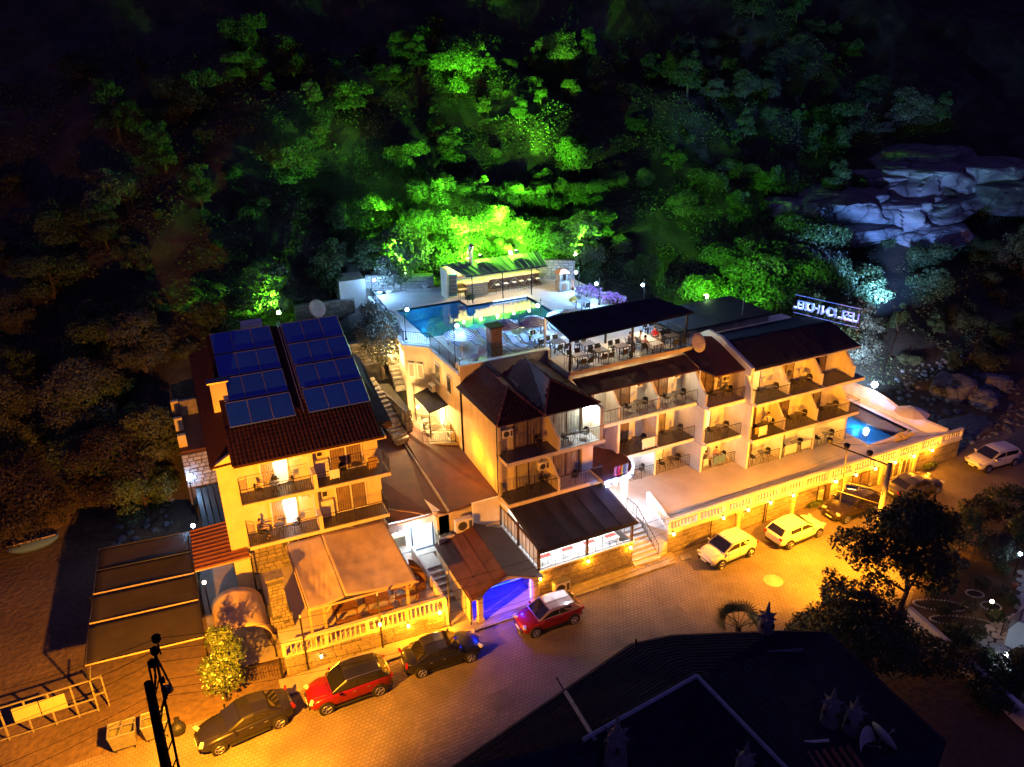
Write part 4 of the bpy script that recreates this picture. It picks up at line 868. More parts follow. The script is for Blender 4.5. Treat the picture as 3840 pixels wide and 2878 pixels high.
felt('felt_roof','left brown roof between the yellow house and the valley gutter',[(10.8,42.2,3.55),(13.55,41.75,3.75),tuple(vc+Vector((-.1,0,.0))),tuple(va+Vector((-.05,0,0))),tuple(Q(1,335,1035,5.3)+Vector((-.1,0,0))),tuple(Q(1,90,1180,4.9)),(11.3,47,4.5)],edge=((10.85,42.2,3.5),(13.6,41.75,3.7)))
mb=MB(); mb.path([vc+Vector((0,0,.05)),va+Vector((0,0,.06)),Q(1,335,1035,5.36)],.09,5); tag(mb.build('valley_gutter',M['feltgrey'] if 'feltgrey' in M else M['concrete']),'grey valley gutter running between the two brown roofs','gutter')
mb=MB(); mb.path([Q(15,x,y,3.95) for x,y in((210,270),(500,320),(650,335),(800,360),(950,395),(1050,370),(1200,395),(1330,370),(1480,415))],.03,5); tag(mb.build('roof_cable',M['woodlt']),'pale hose lying across the front edge of the brown roofs','hose')
shm=MB(); shm.box(13.9,18.0,41.0,49,1.,3.8); tag(shm.build('shed_body',M['cream']),'low building volume under the brown roofs','building')
# ================================================================ pool deck block
D=10.75
dk=thing('pool_deck_building','cream building block carrying the roof pool deck','building',(18.05,46.5,0))
def wallstrip(pts,z0,z1,t,m,name,par,tops=None):
    mb=MB()
    for i in range(len(pts)-1):
        a=Vector(pts[i][:2]);b=Vector(pts[i+1][:2]); d=(b-a).normalized(); nrm=Vector((-d.y,d.x))*t
        mb.prism([a,b,b+nrm,a+nrm],z0,z1)
    return mb.build(name,m,par)
edge=[(18.05,46.55),(18.03,52.6),(16.45,54.1),(17.1,60.6),(17.6,67.0)]
poly=[(18.05,46.9)]+edge[1:]+[(36.5,67.0),(36.5,60),(34.9,43.42),(24.8,43.42),(24.8,46.9)]
mb=MB(); n=len(poly)
for i in range(n):
    a,b=poly[i],poly[(i+1)%n]; mb.add([(a[0],a[1],3.5),(b[0],b[1],3.5),(b[0],b[1],D-.12),(a[0],a[1],D-.12)],[(0,1,2,3)])
mb.build('wall',M['cream'],dk)
mb=MB(); PX0,PX1,PY0,PYa,PYb,PXm=18.45,30.0,54.3,61.95,60.15,24.3
for q in([(18.05,46.6),(24.8,46.6),(24.8,43.3),(34.95,43.3),(35.3,47),(35.3,PY0),(18.03,PY0),(18.03,52.6)],[(18.03,52.6),(18.03,PY0),(PX0,PY0),(PX0,PYa+.4),(17.2,PYa+.4),(16.42,54.1)],[(PX1,PY0),(35.4,PY0),(36.2,67),(PX1,67)],[(17.2,PYa+.4),(PX0,PYa+.4),(PX0,PYa),(PXm,PYa),(PXm,PYb),(PX1,PYb),(PX1,67),(17.6,67)]):
    mb.prism(q,D-.14,D)
mb.build('deck_floor',M['deck'],dk)
# soffit-like coping along the left edge
mb=MB()
for a,b in zip(edge[:-1],edge[1:]): mb.tube((a[0]-.05,a[1],D-.06),(b[0]-.05,b[1],D-.06),.1,4)
mb.build('deck_coping',M['marble'],dk)
mb=MB(); mb.box(18.0,24.8,46.48,46.7,9.7,11.32); mb.box(24.7,24.9,46.2,46.7,D,11.32); mb.box(24.72,24.88,43.3,46.5,9.9,D); mb.build('parapet',M['cream'],dk); mb=MB(); mb.box(17.95,24.95,46.42,46.76,11.32,11.42); mb.build('parapet_coping',M['frame'],dk)
mb=MB(); mb.prism([(18.05,46.5),(18.05,46.9),(20,46.9),(20,46.5)],3.5,11.3); mb.build('corner_wall',M['cream'],dk)
# windows on the left side wall
for y0,y1,z0,z1 in((50.5,51.5,8.5,9.8),(48.35,49.15,8.5,9.75)):
    mb=MB(); mb.box(17.9,18.03,y0-.08,y1+.08,z0-.1,z0-.02); mb.box(17.97,18.03,y0-.06,y1+.06,z0,z1+.06); f=mb.build('window',M['frame'],dk); g=MB(); g.quad((17.96,y1,z0+.05),(17.96,y0,z0+.05),(17.96,y0,z1),(17.96,y1,z1)); g.build('pane',M['glassdk'],f)
for (ya,yb_) in((53.0,53.35),(53.5,53.85)):
    pa=Vector((18.03,52.6)).lerp(Vector((16.45,54.1)),(ya-52.6)/1.5); pb=Vector((18.03,52.6)).lerp(Vector((16.45,54.1)),(yb_-52.6)/1.5); off=Vector((-.05,-.05))
    mb=MB(); mb.prism([pa+off,pb+off,pb+off*2,pa+off*2],8.1,9.3); f=mb.build('window',M['frame'],dk); g=MB(); g.prism([pa.lerp(pb,.15)+off*2,pa.lerp(pb,.85)+off*2,pa.lerp(pb,.85)+off*2.2,pa.lerp(pb,.15)+off*2.2],8.2,9.2); g.build('pane',M['curtain'],f)
for y,z in((49.3,5.3),(48.5,4.95)): acunit(dk,(17.8,y,z),-PI/2,1.)
acunit(dk,(16.9,56.6,6.7),-PI/2,1.); acunit(dk,(17.6,51.4,7.7),-PI/2,.9)
# pool
pool=thing('swimming_pool','large L shaped roof swimming pool with dark blue lit water','swimming pool',(24,58,D))
pd=.9
for x,y in((20.5,55),(20.5,61),(27.,55),(24,58)): light('POINT',(x,y,D-.6),10,(.02,.38,.75),pool,.15)  # unseen underwater lights added to brighten the basin
mb=MB(); mb.prism([(PX0,PY0),(PX1,PY0),(PX1,PYb),(PXm,PYb),(PXm,PYa),(PX0,PYa)],D-1.3,D-1.2)
for (a,b) in(((PX0,PY0),(PX1,PY0)),((PX1,PY0),(PX1,PYb)),((PX1,PYb),(PXm,PYb)),((PXm,PYb),(PXm,PYa)),((PXm,PYa),(PX0,PYa)),((PX0,PYa),(PX0,PY0))):
    mb.add([(a[0],a[1],D-1.2),(b[0],b[1],D-1.2),(b[0],b[1],D+.02),(a[0],a[1],D+.02)],[(0,1,2,3)])
mb.build('basin',M['pooltile'],pool)
mb=MB(); zw=D-.1; mb.add([(PX0,PY0,zw),(PX1,PY0,zw),(PX1,PYb,zw),(PXm,PYb,zw),(PXm,PYa,zw),(PX0,PYa,zw)],[(0,1,2,3,4,5)]); mb.build('water',M['water'],pool)
mb=MB()
for q in((PX0-.35,PX0,PY0-.35,PYa+.35),(PX0,PX1,PY0-.35,PY0),(PX1,PX1+.45,PY0-.35,PYb+.35),(PXm+.3,PX1,PYb,PYb+.35),(PX0,PXm+.3,PYa,PYa+.35),(PXm,PXm+.3,PYb,PYa)): mb.box(*q,D,D+.035)
mb.build('pool_edge',M['marble'],pool)
mb=MB(); mb.cbox((28.3,PYb-.02,D+.03),(3.2,.1,.06)); mb.build('light_strip',M['neonW'],pool)
for x in(20.9,21.6): mb=MB(); mb.path([(x,PY0-.1,D),(x,PY0-.1,D+.75),(x,PY0+.25,D+.8),(x,PY0+.35,D-.3)],.025,6); mb.build('ladder_rail',M['steel'],pool)
M['walkw']=M['walk']
# deck railing
dr=thing('deck_railing','black metal railing along the left edge of the pool deck','railing',(18.05,46.6,D))
mb=MB(); railbars(mb,[(18.08,46.7),(18.08,52.6),(16.55,54.1),(17.15,60.5),(17.6,66.5)],D,1.0,.14); mb.build('rail_bars',M['black'],dr)
dr=thing('terrace_railing','black railing round the street side of the roof restaurant','railing',(24.85,43.3,D))
mb=MB(); railbars(mb,[(24.9,46.2),(24.9,43.38),(34.95,43.38),(35.2,46.5)],D,1.0,.14); mb.build('rail_bars',M['black'],dr)
mb=MB(); mb.box(24.8,35.1,43.2,43.4,D-.25,D+.04); tag(mb.build('terrace_edge',M['cream']),'cream edge beam below the roof restaurant railing','beam')
# ladder lamps on the deck
def lantern(x,y,h,lab,pw=1500,arm=.25):
    t=thing('lamp_post',lab,'lamp post',(x,y,D),0,'globe lamp posts round the pool deck')
    mb=MB(); mb.lathe([(.09,0),(.07,.12),(.035,.2),(.03,h-.1),(.045,h),(.01,h+.15)],(0,0,0),8); mb.build('pole',M['black'],t,local=True)
    mb=MB(); mb.path([(0,0,h-.25),(arm,.0,h-.15),(arm,0,h-.3)],.015,5); mb.build('arm',M['black'],t,local=True)
    mb=MB(); mb.ball((arm,0,h-.42),.13,12,8); mb.build('lamp_globe',M['bulbW'],t,local=True)
    light('POINT',(x+arm,y-.0,D+h-.42),pw,COOL,t,.14); return t
lantern(16.95,54.85,2.8,'globe lamp post at the left corner of the pool by the railing')
lantern(18.4,48.3,3.3,'globe lamp post next to the striped parasol at the front railing',240)
lantern(26.4,50.6,2.9,'globe lamp post beside the far left post of the black canopy',arm=-.25)
lantern(34.4,58.6,2.4,'globe lamp post right of the brick oven',arm=-.3)
lantern(34.3,55.0,2.3,'globe lamp post over the purple flowers',arm=-.3)
lantern(36.8,52.0,2.6,'globe lamp post behind the black canopy ridge',arm=-.2)
lantern(17.7,66.2,2.1,'globe lamp post by the steps at the rear left of the deck')
# ================================================================ bar, oven, canopy and furniture on the deck
bar=thing('pool_bar','open pool bar under a ribbed green lit metal roof','bar',(28,63,D))
RA,RB,RC,RD=Vector((24.3,60.35,13.35)),Vector((31.9,59.9,13.35)),Q(8,800,190,13.95),Q(7,1000,405,13.95)
print(RC,RD)
mb=MB(); mb.slab([RA,RB,RC,RD],.05); mb.build('metal_roof',M['green'],bar)
mb=MB()
for i in range(15):
    t_=i/14; a=RA.lerp(RB,t_)+Vector((0,0,.03)); b=RD.lerp(RC,t_)+Vector((0,0,.03)); 
    r_=MB(); r_.tube(a,b,.045,4); r_.build('roof_rib',M['green'],bar)
mb=MB(); mb.tube(RA+Vector((0,-.03,-.05)),RB+Vector((0,-.03,-.05)),.06,6); mb.build('gutter',M['black'],bar)
for x,y in((24.99,60.62),(27.82,60.5),(30.54,60.3)): mb=MB(); mb.tube((x,y,D),(x,y,13.35),.05,8); mb.build('post',M['black'],bar)
mb=MB(); mb.box(23.6,33.,64.2,64.35,D,13.3); mb.box(23.5,23.65,62.9,64.3,D,13.3); mb.build('back_wall',mat('warm bar wall',(.66,.50,.34),.8,var=.12,scale=1.5,bump=.2),bar)
c0,c1,c2,c3=Vector((25.3,62.75)),Vector((27.3,62.6)),Vector((27.7,63.2)),Vector((32.7,63.0))
mb=MB(); mb.prism([c0,c1,c1+Vector((0,.5)),c0+Vector((0,.5))],D,D+1.05); mb.prism([c2,c3,c3+Vector((0,.5)),c2+Vector((0,.5))],D+.12,D+1.05); mb.build('counter',M['wood'],bar)
mb=MB(); mb.prism([c0+Vector((-.1,-.12)),c1+Vector((.1,-.12)),c2+Vector((0,-.15)),c3+Vector((.1,-.15)),c3+Vector((.1,.6)),c2+Vector((-.1,.6)),c1+Vector((0,.65)),c0+Vector((-.1,.65))],D+1.05,D+1.12); mb.build('counter_top',M['woodlt'],bar)
for k in range(5): mb=MB(); mb.prism([c0+Vector((0,-.05)),c1+Vector((0,-.05)),c1,c0],D+.08+k*.2,D+.22+k*.2); mb.build('plank',M['woodlt'],bar)
n=20
for k in range(n):
    a=c2.lerp(c3,k/n)+Vector((0,-.03)); b=c2.lerp(c3,(k+.94)/n)+Vector((0,-.03)); mb=MB(); mb.prism([a,b,b+Vector((0,.03)),a+Vector((0,.03))],D+.15,D+1.03); mb.build('plank',M['wood'],bar)
for k in range(3):
    a=c2.lerp(c3,k/3); b=c2.lerp(c3,(k+1)/3); m_=a.lerp(b,.5)
    for p,q in(((a.x,a.y-.05,D+.2),(m_.x,m_.y-.05,D+.95)),((m_.x,m_.y-.05,D+.95),(b.x,b.y-.05,D+.2))): mb=MB(); mb.tube(p,q,.035,4); mb.build('diagonal_batten',M['woodlt'],bar)
mb=MB(); mb.box(27.6,32.8,62.7,63.15,D,D+.13); mb.build('foot_step',M['woodlt'],bar)
for k in range(16): 
    x=24.5+k*.5; mb=MB(); mb.lathe([(.05,0),(.05,.2),(.02,.27),(.02,.33)],(x,64.1,D+1.5),8); mb.build('bottle',M[random.choice(['leafA','wood','glassdk','terracotta'])],bar)
mb=MB(); mb.box(24.2,32.8,64.0,64.2,D+1.44,D+1.5); mb.box(24.2,32.8,63.85,64.2,D+.0,D+.85); mb.build('bottle_shelf',M['wood'],bar)
mb=MB(); mb.tube((25.6,62.2,13.5),(25.6,62.2,15.2),.2,10); mb.tube((25.6,62.2,15.1),(25.6,61.9,15.5),.22,10); mb.build('flue_pipe',M['steel'],bar)
for x,y in((26.6,62.3),(30.0,62.1)):
    z=13.75; mb=MB(); mb.cbox((x,y,z+.62),(.35,.2,.22)); mb.tube((x,y,z+.2),(x,y,z+.6),.03,5); mb.build('roof_spotlight',M['black'],bar)
for x,y in((26.6,62.3),(30.0,62.1)):
    light('POINT',(x,y+.25,14.6),210,(.24,1.,.04),bar,.1); light('SPOT',(x,y+.3,14.7),7500,(.2,1.,.03),bar,.15,aim=(x+(-1.5 if x<28 else 3.5),y+9,16.5),angle=R(118),blend=.7)
for x in(25.2,26.9,28.6,30.3,31.9):
    mb=MB(); mb.ball((x,63.6,13.3),.07,8,6); mb.build('hanging_bulb',M['bulbY'],bar); light('POINT',(x,63.5,13.2),55,WARM,bar,.1)
fr=thing('fridge','tall drinks fridge with a blue side at the left end of the bar','fridge',(24.4,63.7,D),R(-20)); mb=MB(); mb.box(-.35,.35,-.3,.3,0,1.95); mb.build('cabinet',M['fridgeB'],fr,local=True); mb=MB(); mb.box(-.3,.3,-.33,-.301,.15,1.85); mb.build('door',M['greytop'],fr,local=True)
for k in range(4): mb=MB(); mb.box(-.27,.27,-.345,-.331,.4+k*.36,.43+k*.36); mb.build('shelf',M['steel'],fr,local=True)
t=thing('bar_stool','s','stool'); s=MB(); s.cbox((0,0,.76),(.36,.34,.05)); s.build('seat',M['white'],t,bevel=.01)
for x in(-1,1):
    for y in(-1,1): l=MB(); l.tube((x*.15,y*.14,.74),(x*.2,y*.18,0),.014,5); l.build('leg',M['black'],t)
l=MB(); l.path([(-.18,-.16,.25),(.18,-.16,.25),(.18,.16,.25),(-.18,.16,.25),(-.18,-.16,.25)],.01,4); l.build('foot_ring',M['black'],t); ST=Proto(t)
for k,x in enumerate((28.14,29.01,29.84,30.56,31.38,32.23)): ST.put((x,62.35,D),0,'white topped bar stool, %s from the left in the row at the bar counter'%['first','second','third','fourth','fifth','sixth'][k],'bar stools')
t=thing('side_table','low wooden side table in front of the drinks fridge','table',(24.9,62.6,D)); mb=MB(); mb.cbox((0,0,.75),(.8,.5,.05)); mb.build('table_top',M['woodlt'],t,local=True)
for x in(-1,1):
    for y in(-1,1): l=MB(); l.cbox((x*.34,y*.2,.36),(.05,.05,.72)); l.build('leg',M['wood'],t,local=True)
# brick oven
ov=thing('brick_oven','narrow brick outdoor oven with a small tiled hood on the deck','oven',(33.5,60.1,D))
mb=MB(); mb.box(33.05,34.0,59.7,60.5,D,D+.95); mb.box(33.15,33.25,59.8,60.5,D+.95,D+1.7); mb.box(33.8,33.9,59.8,60.5,D+.95,D+1.7); mb.box(33.25,33.8,60.35,60.5,D+.95,D+1.7); mb.build('oven_body',M['stone'],ov)
mb=MB(); mb.add([(32.95,59.6,D+1.65),(34.1,59.6,D+1.65),(34.1,60.6,D+1.65),(32.95,60.6,D+1.65),(33.3,59.95,D+2.05),(33.75,59.95,D+2.05),(33.75,60.3,D+2.05),(33.3,60.3,D+2.05)],[(3,2,1,0),(4,5,6,7),(0,1,5,4),(1,2,6,5),(2,3,7,6),(3,0,4,7)]); mb.build('hood',M['terracotta'],ov)
mb=MB(); mb.box(33.3,33.75,59.66,59.7,D+.15,D+.75); mb.build('wood_door',M['wood'],ov)
for nme,lab,x,y,h in(('bronze_ornament','tall ornament of dark branches beside the brick oven',34.3,59.5,1.1),):
    t=thing(nme,lab,'ornament',(x,y,D)); mb=MB()
    for k in range(5): mb.path([(0,0,0),(.05*math.sin(k*2),.05*math.cos(k*2),h*.5),(.16*math.sin(k*1.3),.1*math.cos(k*2.2),h)],.02,5)
    mb.ball((0,0,.25),.16,8,5); mb.build('branches',M['terracotta'],t,local=True)
# stone garden wall behind the deck
gw=thing('garden_wall','rubble stone garden wall behind the left part of the pool deck','wall',(20,67,D))
mb=MB(); pts=[(17.8,68.6),(20.7,67.2),(23.4,65.9)]
for a,b in zip(pts[:-1],pts[1:]):
    a=Vector(a);b=Vector(b); mb.prism([a+Vector((0,.03)),b+Vector((0,.03)),b+Vector((.1,.4)),a+Vector((.1,.4))],D-.4,D+1.5)
mb.build('wall_core',M['grout'],gw)
for a,b in zip(pts[:-1],pts[1:]): a=Vector((*a,D-.3));b=Vector((*b,D-.3)); stones(gw,'wall_stone',a,b-a,(0,0,1),(b-a).length,1.75,.5,.27,.09,M['stone2'],120)
gw=thing('garden_wall','pale rubble stone wall right of the pool bar','wall',(34,64,D)); a=Vector((33.,64.6,D-.2));b=Vector((36.2,62.4,D-.2))
mb=MB(); mb.prism([a.xy+Vector((0,.03)),b.xy+Vector((0,.03)),b.xy+Vector((.2,.4)),a.xy+Vector((.2,.4))],D-.2,D+1.9); mb.build('wall_core',M['grout'],gw); stones(gw,'wall_stone',a,b-a,(0,0,1),(b-a).length,2.1,.42,.26,.09,M['stone2'],150)
mb=MB(); mb.prism([(20.9,66.5),(24.4,64.9),(24.6,65.5),(21.1,67.1)],D,D+.32); tag(mb.build('stone_bench',M['concrete']),'low concrete bench along the rear stone wall of the deck','bench')
for x,y in((18.6,67.2),(19.4,67.0),(22.6,66.1)): t=thing('white_planter','round white planter bowl on the deck, %s'%({18.6:'leftmost of three below the stone wall',19.4:'middle of three below the stone wall',22.6:'on the low bench'}[x]),'planter',(x,y,D+(.32 if x>22 else 0)),0,'white planter bowls'); mb=MB(); mb.lathe([(.12,0),(.24,.1),(.28,.2),(.2,.2),(.1,.12)],(0,0,0),14); mb.build('bowl',M['whitepl'],t,local=True)
mb=MB(); mb.prism([(14.9,66.6),(17.2,66.4),(17.4,69),(15,69.3)],9.5,12.6); tag(mb.build('pump_house',M['white']),'small white walled hut at the rear left corner of the deck','hut')
# black canopy over the roof restaurant
cp=thing('restaurant_canopy','large black sloping canopy over the roof restaurant','canopy',(30,45,D))
ca,cb,cc,cd=Vector((24.75,43.2,13.2)),Vector((35.55,43.6,13.25)),Vector((35.2,48.2,13.7)),Vector((24.85,47.4,13.65))
cb=P(1498*1.736,672*1.736,13.2); cc=P(1415*1.736,642*1.736,13.75); cd=Q(8,890,1275,13.6)
softsheet('canopy_sheet',cp,M['felt'],ca,cb,cc,cd,.06,.07,.08,7,4)
mb=MB(); mb.tube(ca+Vector((0,-.04,-.12)),cb+Vector((0,-.04,-.12)),.07,6); mb.build('gutter',M['black'],cp)
for x,y,z in((24.9,43.45,13.1),(30.0,43.55,13.1),(34.95,43.9,13.15),(24.95,47.2,13.5),(29.9,46.9,13.5),(34.9,47.6,13.5)):
    mb=MB(); mb.cbox((x,y,(D+z)/2),(.13,.13,z-D)); mb.build('post',M['black'] if x!=24.95 else M['steel'],cp)
mb=MB(); mb.path([(24.9,43.3,13.05),(24.9,43.45,12.7),(24.8,43.5,12.5)],.05,6); mb.build('drain_elbow',M['marble'],cp)
for x in(26.5,29.5,32.5): mb=MB(); mb.cbox((x,45.4,13.28),(.25,.25,.06)); mb.build('ceiling_lamp',M['bulbY'],cp); light('POINT',(x,45.4,13.1),62,WARM,cp,.15)
# restaurant tables: (x,y,label)
tabs=[Q(2,525,395,D+.74),Q(2,605,262,D+.74),Q(2,760,340,D+.74),Q(2,990,290,D+.74),Q(2,270,240,D+.74),Q(2,1370,85,D+.74),Q(2,1560,180,D+.74)]
tl=['at the corner post','second from the corner, dark topped','in the middle of the front row','beside the central post','outside the canopy by the left railing','behind the diners','at the right end of the front row']
for p,l in zip(tabs,tl):
    TB_S.put((p.x,p.y,D),0,'square table '+l+' of the roof restaurant','square tables in the roof restaurant')
    for k,(dx,dy,a,sd) in enumerate(((-.3,-.72,PI,'street side left'),(.3,-.72,PI,'street side right'),(-.3,.72,0,'pool side left'),(.3,.72,0,'pool side right'))):
        CH_P.put((p.x+dx,p.y+dy,D),a+random.uniform(-.15,.15),'dark chair, %s of the table %s'%(sd,l),'dark chairs of the roof restaurant')
t=thing('long_table','long table with a white cloth where the diners sit','table',(32.2,45.5,D),R(-62)); lt=t
p=(Q(2,1180,160,D+.75)+Q(2,1370,260,D+.75))/2; q=Q(2,1370,260,D+.75)-Q(2,1180,160,D+.75); t.location=(p.x,p.y,D); t.rotation_euler.z=math.atan2(q.y,q.x); TL=q.length
mb=MB(); mb.cbox((0,0,.735),(TL+.7,.85,.04)); mb.build('table_top',M['woodlt'],t,local=True); mb=MB(); mb.cbox((0,0,.762),(TL+.74,.89,.01)); mb.box(-TL/2-.38,TL/2+.38,-.452,-.44,.5,.76); mb.box(-TL/2-.38,TL/2+.38,.44,.452,.5,.76); mb.build('cloth_layer',M['white'],t,local=True)
for x in(-1,1):
    for y in(-1,1): l=MB(); l.cbox((x*(TL/2+.2),y*.36,.36),(.06,.06,.72)); l.build('leg',M['trim'],t,local=True)
for k in range(7):
    c=thing('plate','plate with food on the white cloth of the diners, number %s along the table'%['one','two','three','four','five','six','seven'][k],'plate',tuple(Vector((p.x,p.y,D+.768))+Matrix.Rotation(t.rotation_euler.z,3,'Z')@Vector((-TL/2+k*TL/6,.22*(-1)**k,0))),0,'plates on the diners table'); c['label']='plate of food on the diners table, %s from the left end'%ORD[k]; mb=MB(); mb.lathe([(.05,0),(.12,.015),(.13,.02),(.02,.012)],(0,0,0),12); mb.build('dish',M['whitepl'],c,local=True); mb=MB(); mb.ball((0,0,.03),.05,6,4,.4); mb.build('food',M[('terracotta','leafA')[k%2]],c,local=True)
# people: one continuous skinned body
def person_mesh(pose='sit',cols=('shirtW','trousers')):
    me=bpy.data.meshes.new('body'); bmv=[];E=[];Rr=[]
    def v(x,y,z,r): bmv.append((x,y,z)); Rr.append(r); return len(bmv)-1
    if pose=='sit': hz=.52; k=[(.12,-.42,.52),(-.12,-.42,.52)]; a=[(.13,-.42,.07),(-.13,-.42,.07)]; toe=[(.13,-.6,.04),(-.13,-.6,.04)]
    pel=v(0,0,hz+.04,.15); wa=v(0,.0,hz+.22,.125); ch=v(0,-.03,hz+.42,.15); ne=v(0,-.05,hz+.58,.06); he=v(0,-.09,hz+.70,.095); hd=v(0,-.09,hz+.78,.08)
    E+=[(pel,wa),(wa,ch),(ch,ne),(ne,he),(he,hd)]
    for s in(1,-1):
        h=v(s*.1,0,hz,.1); kn=v(s*.13,-.43,hz+.0,.07); an=v(s*.13,-.42,.1,.045); to=v(s*.13,-.6,.05,.035); E+=[(pel,h),(h,kn),(kn,an),(an,to)]
        sh=v(s*.19,-.02,hz+.49,.06); el=v(s*.25,-.12,hz+.24,.043); wr=v(s*.18,-.38,hz+.27,.03); ha=v(s*.16,-.46,hz+.27,.035); E+=[(ch,sh),(sh,el),(el,wr),(wr,ha)]
        for f in range(4): t_=v(s*(.13+.02*f),-.54+.01*abs(f-1.5),hz+.265,.009); E.append((ha,t_))
        t_=v(s*.12,-.47,hz+.285,.01); E.append((wr,t_))
    me.from_pydata(bmv,E,[]); ob=bpy.data.objects.new('tmp',me); COL.objects.link(ob)
    sm=ob.modifiers.new('s','SKIN'); 
    for i,r in enumerate(Rr): me.skin_vertices[0].data[i].radius=(r,r*.85 if r>.1 else r); me.skin_vertices[0].data[i].use_root=(i==0)
    ss=ob.modifiers.new('d','SUBSURF'); ss.levels=1; ss.render_levels=1
    dg=bpy.context.evaluated_depsgraph_get(); m=bpy.data.meshes.new_from_object(ob.evaluated_get(dg)); bpy.data.objects.remove(ob)
    m.materials.clear()
    for c in('skin',cols[0],cols[1]): m.materials.append(M[c])
    for pg in m.polygons:
        c=pg.center
        if c.z>hz+.56: pg.material_index=0
        elif c.z>hz+.08 and c.y>-.17: pg.material_index=1
        elif c.z>hz+.15: pg.material_index=0
        elif c.z>.12: pg.material_index=2
        pg.use_smooth=True
    return m
_bm={}
def person(loc,rz,cols,lab,grp=None,z=0.):
    t=thing('person',lab,'person',loc,rz,grp)
    if cols not in _bm: _bm[cols]=person_mesh('sit',cols)
    inst('body',_bm[cols],t,(0,0,-.05))
    mb=MB(); mb.ball((0,-.075,1.26),.105,10,6,1.); mb.v=[(x,y if y>-.1 else -.1+(y+.1)*.2,zz+(.0 if y>-.1 else .03)) for x,y,zz in mb.v]; mb.build('hair',M['hair'],t,local=True,smooth=True)
    mb=MB(); 
    for s in(-1,1): mb.ball((s*.035,-.178,1.215),.011,6,4)
    mb.build('eyes',M['trim'],t,local=True)
    mb=MB(); mb.add([(-.012,-.178,1.2),(.012,-.178,1.2),(0,-.2,1.175),(0,-.178,1.17)],[(0,1,2),(0,2,3),(1,3,2)]); mb.build('nose',M['skin'],t,local=True); mb=MB(); mb.cbox((0,-.178,1.145),(.05,.008,.01)); mb.build('mouth',M['shirtR'],t,local=True)
    return t
def face(a,b): d=Vector(b)-Vector(a); return math.atan2(d.y,d.x)+PI/2
dn=[((1070,255),('shirtD','trousers'),'diner in a dark top with blond hair at the left end of the long table'),((1190,240),('shirtW','trousers'),'diner with dark hair in a white shirt at the near left of the long table'),((1250,300),('shirtP','trousers'),'diner in a pale shirt on the street side of the long table'),((1365,190),('shirtR','trousers'),'diner in a red top on the far side of the long table'),((1425,250),('shirtW','trousers'),'diner in a white shirt at the right side of the long table')]
for (x,y),cl,lab in dn:
    c=Q(2,x,y,D+.5); person((c.x,c.y,D+.0),face(c.xy,(p.x,p.y)),cl,lab,'diners at the long table')
    CH_P.put((c.x,c.y,D),face(c.xy,(p.x,p.y)),'dark chair under the '+lab.split(' at ')[0].split(' on ')[0],'chairs of the diners')
# loungers
def lounger():
    t=thing('sun_lounger','l','sun lounger')
    f=MB(); 
    for s in(-1,1): f.tube((-.95,s*.3,.3),(.95,s*.3,.3),.035,6)
    for k in range(5): f.cbox((-.8+k*.4,0,.3),(.06,.6,.03))
    f.build('frame',M['whitepl'],t)
    b=MB(); b.add([(.25,-.3,.33),(.25,.3,.33),(.95,.3,.72),(.95,-.3,.72),(.25,-.3,.29),(.25,.3,.29),(.97,.3,.68),(.97,-.3,.68)],[(0,3,2,1),(4,5,6,7),(0,1,5,4),(1,2,6,5),(2,3,7,6),(3,0,4,7)]); b.build('backrest',M['whitepl'],t)
    m=MB(); m.slab([(-.93,-.27,.38),(.25,-.27,.38),(.25,.27,.38),(-.93,.27,.38)],.05); m.slab([(.25,-.27,.38),(.93,-.27,.76),(.93,.27,.76),(.25,.27,.38)],.05); m.build('cushion',M['stripe'],t)
    for s in(-1,1):
        for x in(-.7,.55): l=MB(); l.path([(x-.12,s*.33,0),(x-.05,s*.33,.3),(x+.1,s*.33,.3),(x+.17,s*.33,0)],.03,6); l.build('leg',M['whitepl'],t)
        a=MB(); a.path([(.0,s*.36,.32),(.1,s*.36,.5),(.5,s*.36,.5),(.6,s*.36,.32)],.028,6); a.build('armrest',M['whitepl'],t)
    return t
LG=Proto(lounger())
ln=[((1,985,110),96,'nearest the front left railing under the parasol'),((1,1185,90),92,'right of the first parasol'),((7,2050,1560),94,'just right of the stone chimney'),((8,580,1500),94,'under the ochre towel'),((8,760,1450),90,'under the second parasol'),((8,1070,1470),90,'at the left edge of the black canopy'),((1,1560,150),100,'first of the front row right of the chimney'),((1,1680,130),100,'second of the front row right of the chimney'),((1,1810,110),100,'third of the front row right of the chimney'),((1,1320,45),94,'behind the first parasol near the pool edge')]
for (tt,x,y),a,lab in ln: c=Q(tt,x,y,D+.3); LG.put((c.x,c.y,D),R(a),'white sun lounger with blue striped cushion '+lab,'sun loungers on the pool deck')
t=thing('stacked_loungers','stack of plain white loungers in the front left corner of the deck','lounger stack',(18.9,47.3,D))
for k in range(4):
    for j,(x0,y0,a) in enumerate(((18.95,47.35,R(20)),(20.2,47.7,R(68)))):
        f=MB(); f.slab([(-.9,-.3,.0),(.3,-.3,0),(.3,.3,0),(-.9,.3,0)],.04); f.slab([(.3,-.3,0),(.9,-.3,.22),(.9,.3,.22),(.3,.3,0)],.04)
        for s in(-1,1): f.path([(-.2,s*.34,0),(-.1,s*.34,.2),(.2,s*.34,.2),(.35,s*.34,.0)],.03,5)
        m4=Matrix.Translation((x0,y0,D+.25+k*.11))@Matrix.Rotation(a,4,'Z'); f.v=[tuple(m4@Vector(v)) for v in f.v]; f.build('lounger_shell',M['whitepl'],t)
